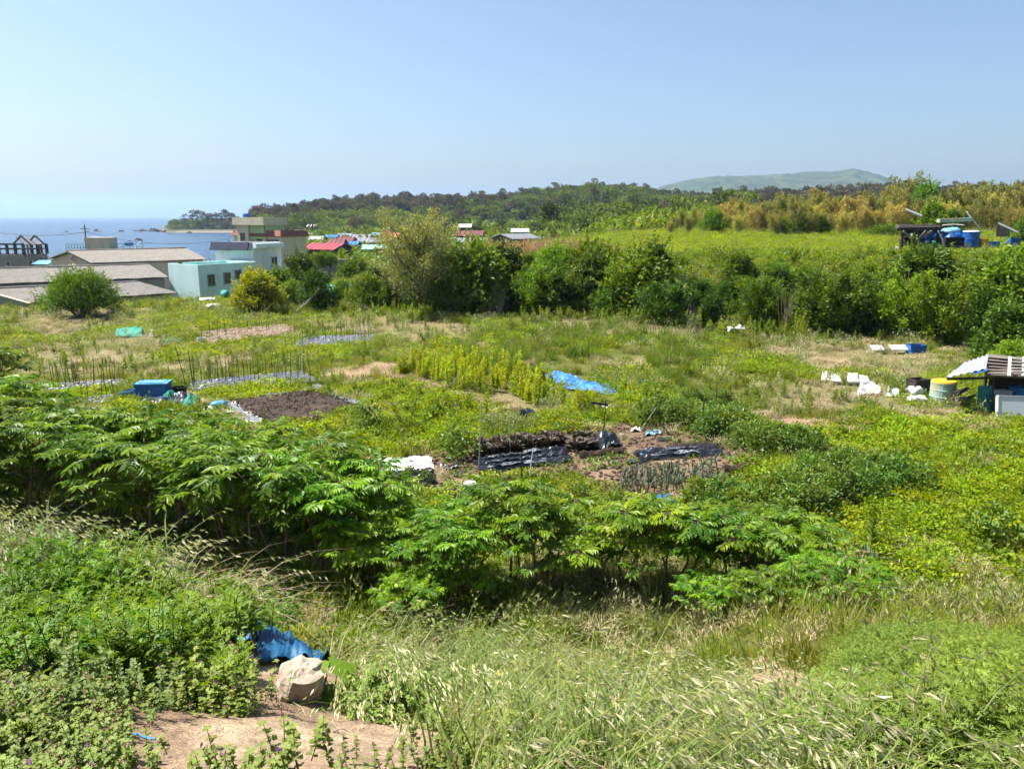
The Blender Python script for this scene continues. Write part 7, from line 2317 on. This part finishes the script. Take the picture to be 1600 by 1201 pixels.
p = near(468, 1092)
mb = MB(); VV = []; FF = []
nu, nv = 22, 14
for a in range(nv + 1):
    ph = a / nv * math.pi
    for b in range(nu):
        th = b / nu * 2 * math.pi
        d = np.array([math.sin(ph) * math.cos(th), math.sin(ph) * math.sin(th), math.cos(ph)])
        k = 1 / max(abs(d[0]) / .105, abs(d[1]) / .10, abs(d[2]) / .085) * .72 + .03
        k *= 1 + .22 * (float(fbm(d[0] * 3 + 5, d[1] * 3 + d[2] * 2.1 + 5, 3, 4)) - .5) * 2
        VV.append(d * k)
for a in range(nv):
    for b in range(nu): FF.append([a * nu + b, (a + 1) * nu + b, (a + 1) * nu + (b + 1) % nu, a * nu + (b + 1) % nu])
mb.add(VV, FF)
o = mb.build('concrete_lump', ['concrete_lump'], None, loc=(p.x, p.y + .03, p.z + .07)); o.rotation_euler = (.2, .15, .5); tag(o, 'rough tan lump of concrete at the edge of the bare soil', 'rock')


def near_sheet(name, label, pts, mat, amp, lift, seed, freq=7, hf=None):
    Q = np.array([[near(*q).x, near(*q).y] for q in pts]); c = Q.mean(0); org = (c[0], c[1], gz(*c))
    mb = MB(); sheet_mesh(mb, Q, 30, 18, amp, lift, seed, freq, th=.004, org=org, hfun=hf, ragged=.06)
    return tag(mb.build(name, [mat], None, smooth=True, loc=org), label, 'tarpaulin')


near_sheet('near_tarp', 'crumpled blue tarpaulin with its shade painted in, half hidden in the near weeds', [(402, 1040), (515, 1040), (510, 988), (402, 988)], 'tarp_shaded', .07, .03, 2, 14)
near_sheet('tarp_fold', 'bright light blue fold of tarpaulin poking out left of the concrete lump', [(368, 1015), (396, 1018), (390, 985), (368, 987)], 'tarp_light', .06, .06, 12, 16)
A = near(445, 1082) + Vector((0, 0, .03)); B = near(503, 1093) + Vector((0, 0, .035))
mb = MB(); mb.tube([Vector((0, 0, 0)), B - A], [.008, .017], 8); tag(mb.build('blue_pipe', ['pipe_blue'], None, loc=A), 'pale blue pipe end below the concrete lump', 'pipe')
A = near(203, 1152) + Vector((0, 0, .015)); pts = [near(203, 1150), near(218, 1154), near(232, 1158), near(244, 1161)]
mb = MB(); mb.tube([(q - A) + Vector((0, 0, .012 + .006 * (i % 2))) for i, q in enumerate(pts)], [.003, .004, .006, .004], 6); tag(mb.build('blue_twine', ['rope_blue'], None, loc=A), 'bit of blue cord on the bare near soil', 'cord')
for k, (a, b) in enumerate((((510, 1128), (528, 1143)), ((520, 1146), (545, 1146)), ((690, 1112), (790, 1128)), ((760, 1105), (840, 1122)), ((730, 1150), (800, 1190)))):
    A, B = near(*a), near(*b)
    mb = MB(); mb.tube([Vector((0, 0, .01)), (B - A) * .5 + Vector((0, .01, .018)), B - A + Vector((0, 0, .012))], [.0022, .002, .0012], 5); tag(mb.build('dry_stalk', ['grass_dry'], None, loc=A), ('short dry stick pointing at the bare soil', 'second dry stick lying beside it', 'long dry stalk at the grass edge', 'dry stalk behind the long one', 'dry stalk low at the grass edge')[k], 'stick')


def round_leaf_plant(label, px, py, n, L, mat, lift=.12):
    p = near(px, py); mb = MB(); st = MB()
    root = thing('round_leaf_plant', label, 'plant', p)
    for i in range(n):
        az = i / n * 6.283 + r_(-.4, .4); e = np.array([math.cos(az) * L * r_(.5, .9), math.sin(az) * L * r_(.5, .9), lift * r_(.5, 1.2)])
        st.tube([(0, 0, 0), e * [.5, .5, .8], e], [.004, .003, .003], 4)
        m = 12; R_ = L * r_(.4, .62)
        tilt = Vector((math.cos(az) * .5 + r_(-.3, .3), math.sin(az) * .5 - .3, 1)).normalized()
        q = Vector((0, 0, 1)).rotation_difference(tilt).to_matrix()
        VV = [tuple(Vector(e))]
        for k in range(m):
            t = 2 * math.pi * k / m; r = R_ * (1 + .08 * math.sin(3 * t)) * (.75 if k == 6 else 1)
            VV.append(tuple(Vector(e) + q @ Vector((r * math.cos(t), r * math.sin(t), -.15 * r + .08 * R_ * math.cos(2 * t)))))
        mb.add(VV, [[0, 1 + k, 1 + (k + 1) % m] for k in range(m)], 0, r_(0, 1))
    mb.build('leaves', [mat], root); st.build('stems', ['weed_green'], root)


round_leaf_plant('round-leaved plant right of the concrete lump', 520, 1085, 5, .16, 'mugwort_leaf')
round_leaf_plant('single round-leaved plant farther right of the concrete lump', 592, 1095, 3, .13, 'mugwort_leaf', .1)
round_leaf_plant('pale round-leaved plant at the left edge of the bank', 22, 930, 7, .10, 'shrub_pale', .12)


def strap_plant(label, px, py, n, h, w, mat):
    p = near(px, py); mb = MB()
    mb.blades(disc(n, .04), RNG.random(n) * 6.283, h * r_(.6, 1.1, n), r_(.3, 1.0, n), w, 5, RNG.random(n), 0, .35)
    tag(mb.build('strap_leaf_plant', [mat], None, loc=p), label, 'plant')


strap_plant('strappy dark green grass tuft at the bottom left corner', 35, 1165, 46, .26, .010, 'weed_green')
strap_plant('strappy leaf tuft at the left edge above the corner tuft', 5, 1050, 22, .24, .012, 'weed_green')
strap_plant('tall dark sedge tuft at the lower right', 1415, 1190, 34, .48, .011, 'grass_dark')
p = near(150, 995); mb = MB(); n = 6; az = np.linspace(0, 6.28, n, False)
mb.leaves(np.zeros((n, 3)) + [0, 0, .12], np.stack([np.cos(az), np.sin(az), .35 + 0 * az], 1), np.tile([0, 0, 1.], (n, 1)), .11, .055, RNG.random(n), 0, sag=.3); mb.tube([(0, 0, 0), (0, 0, .12)], .004, 4)
tag(mb.build('yellow_leaf_plant', ['bush_yellow'], None, loc=p), 'small yellowing broad-leaved plant in the left weeds', 'plant')
p = near(45, 895); sheet_q = None
mb = MB(); VV = RNG.normal(0, 1, (40, 3)); VV /= np.linalg.norm(VV, axis=1, keepdims=True)
bm = bmesh.new()
for q in VV * np.array([.16, .12, .08]): bm.verts.new(q)
bmesh.ops.convex_hull(bm, input=bm.verts)
m_ = bpy.data.meshes.new('pale_rock'); bm.to_mesh(m_); bm.free(); m_.materials.append(MAT['concrete_lump'])
tag(link('pale_rock', m_, None, (p.x, p.y, p.z + .03)), 'pale stone half buried at the left edge of the bank', 'rock')

# ------------------------------------------------------------------ haze
m, nt, out = _nt('haze_air')
pv = nt.nodes.new('ShaderNodeVolumePrincipled')
pv.inputs['Color'].default_value = (.48, .70, 1.0, 1)
pv.inputs['Density'].default_value = .00013
pv.inputs['Anisotropy'].default_value = .3
nt.links.new(pv.outputs[0], out.inputs['Volume'])
mb = MB()
mb.box((-2000, 5500, 100), (16000, 11400, 230))
hz_o = mb.build('haze', ['haze_air'])
hz_o['kind'] = 'stuff'
hz_o['label'] = 'thin bluish sea haze over the whole view'
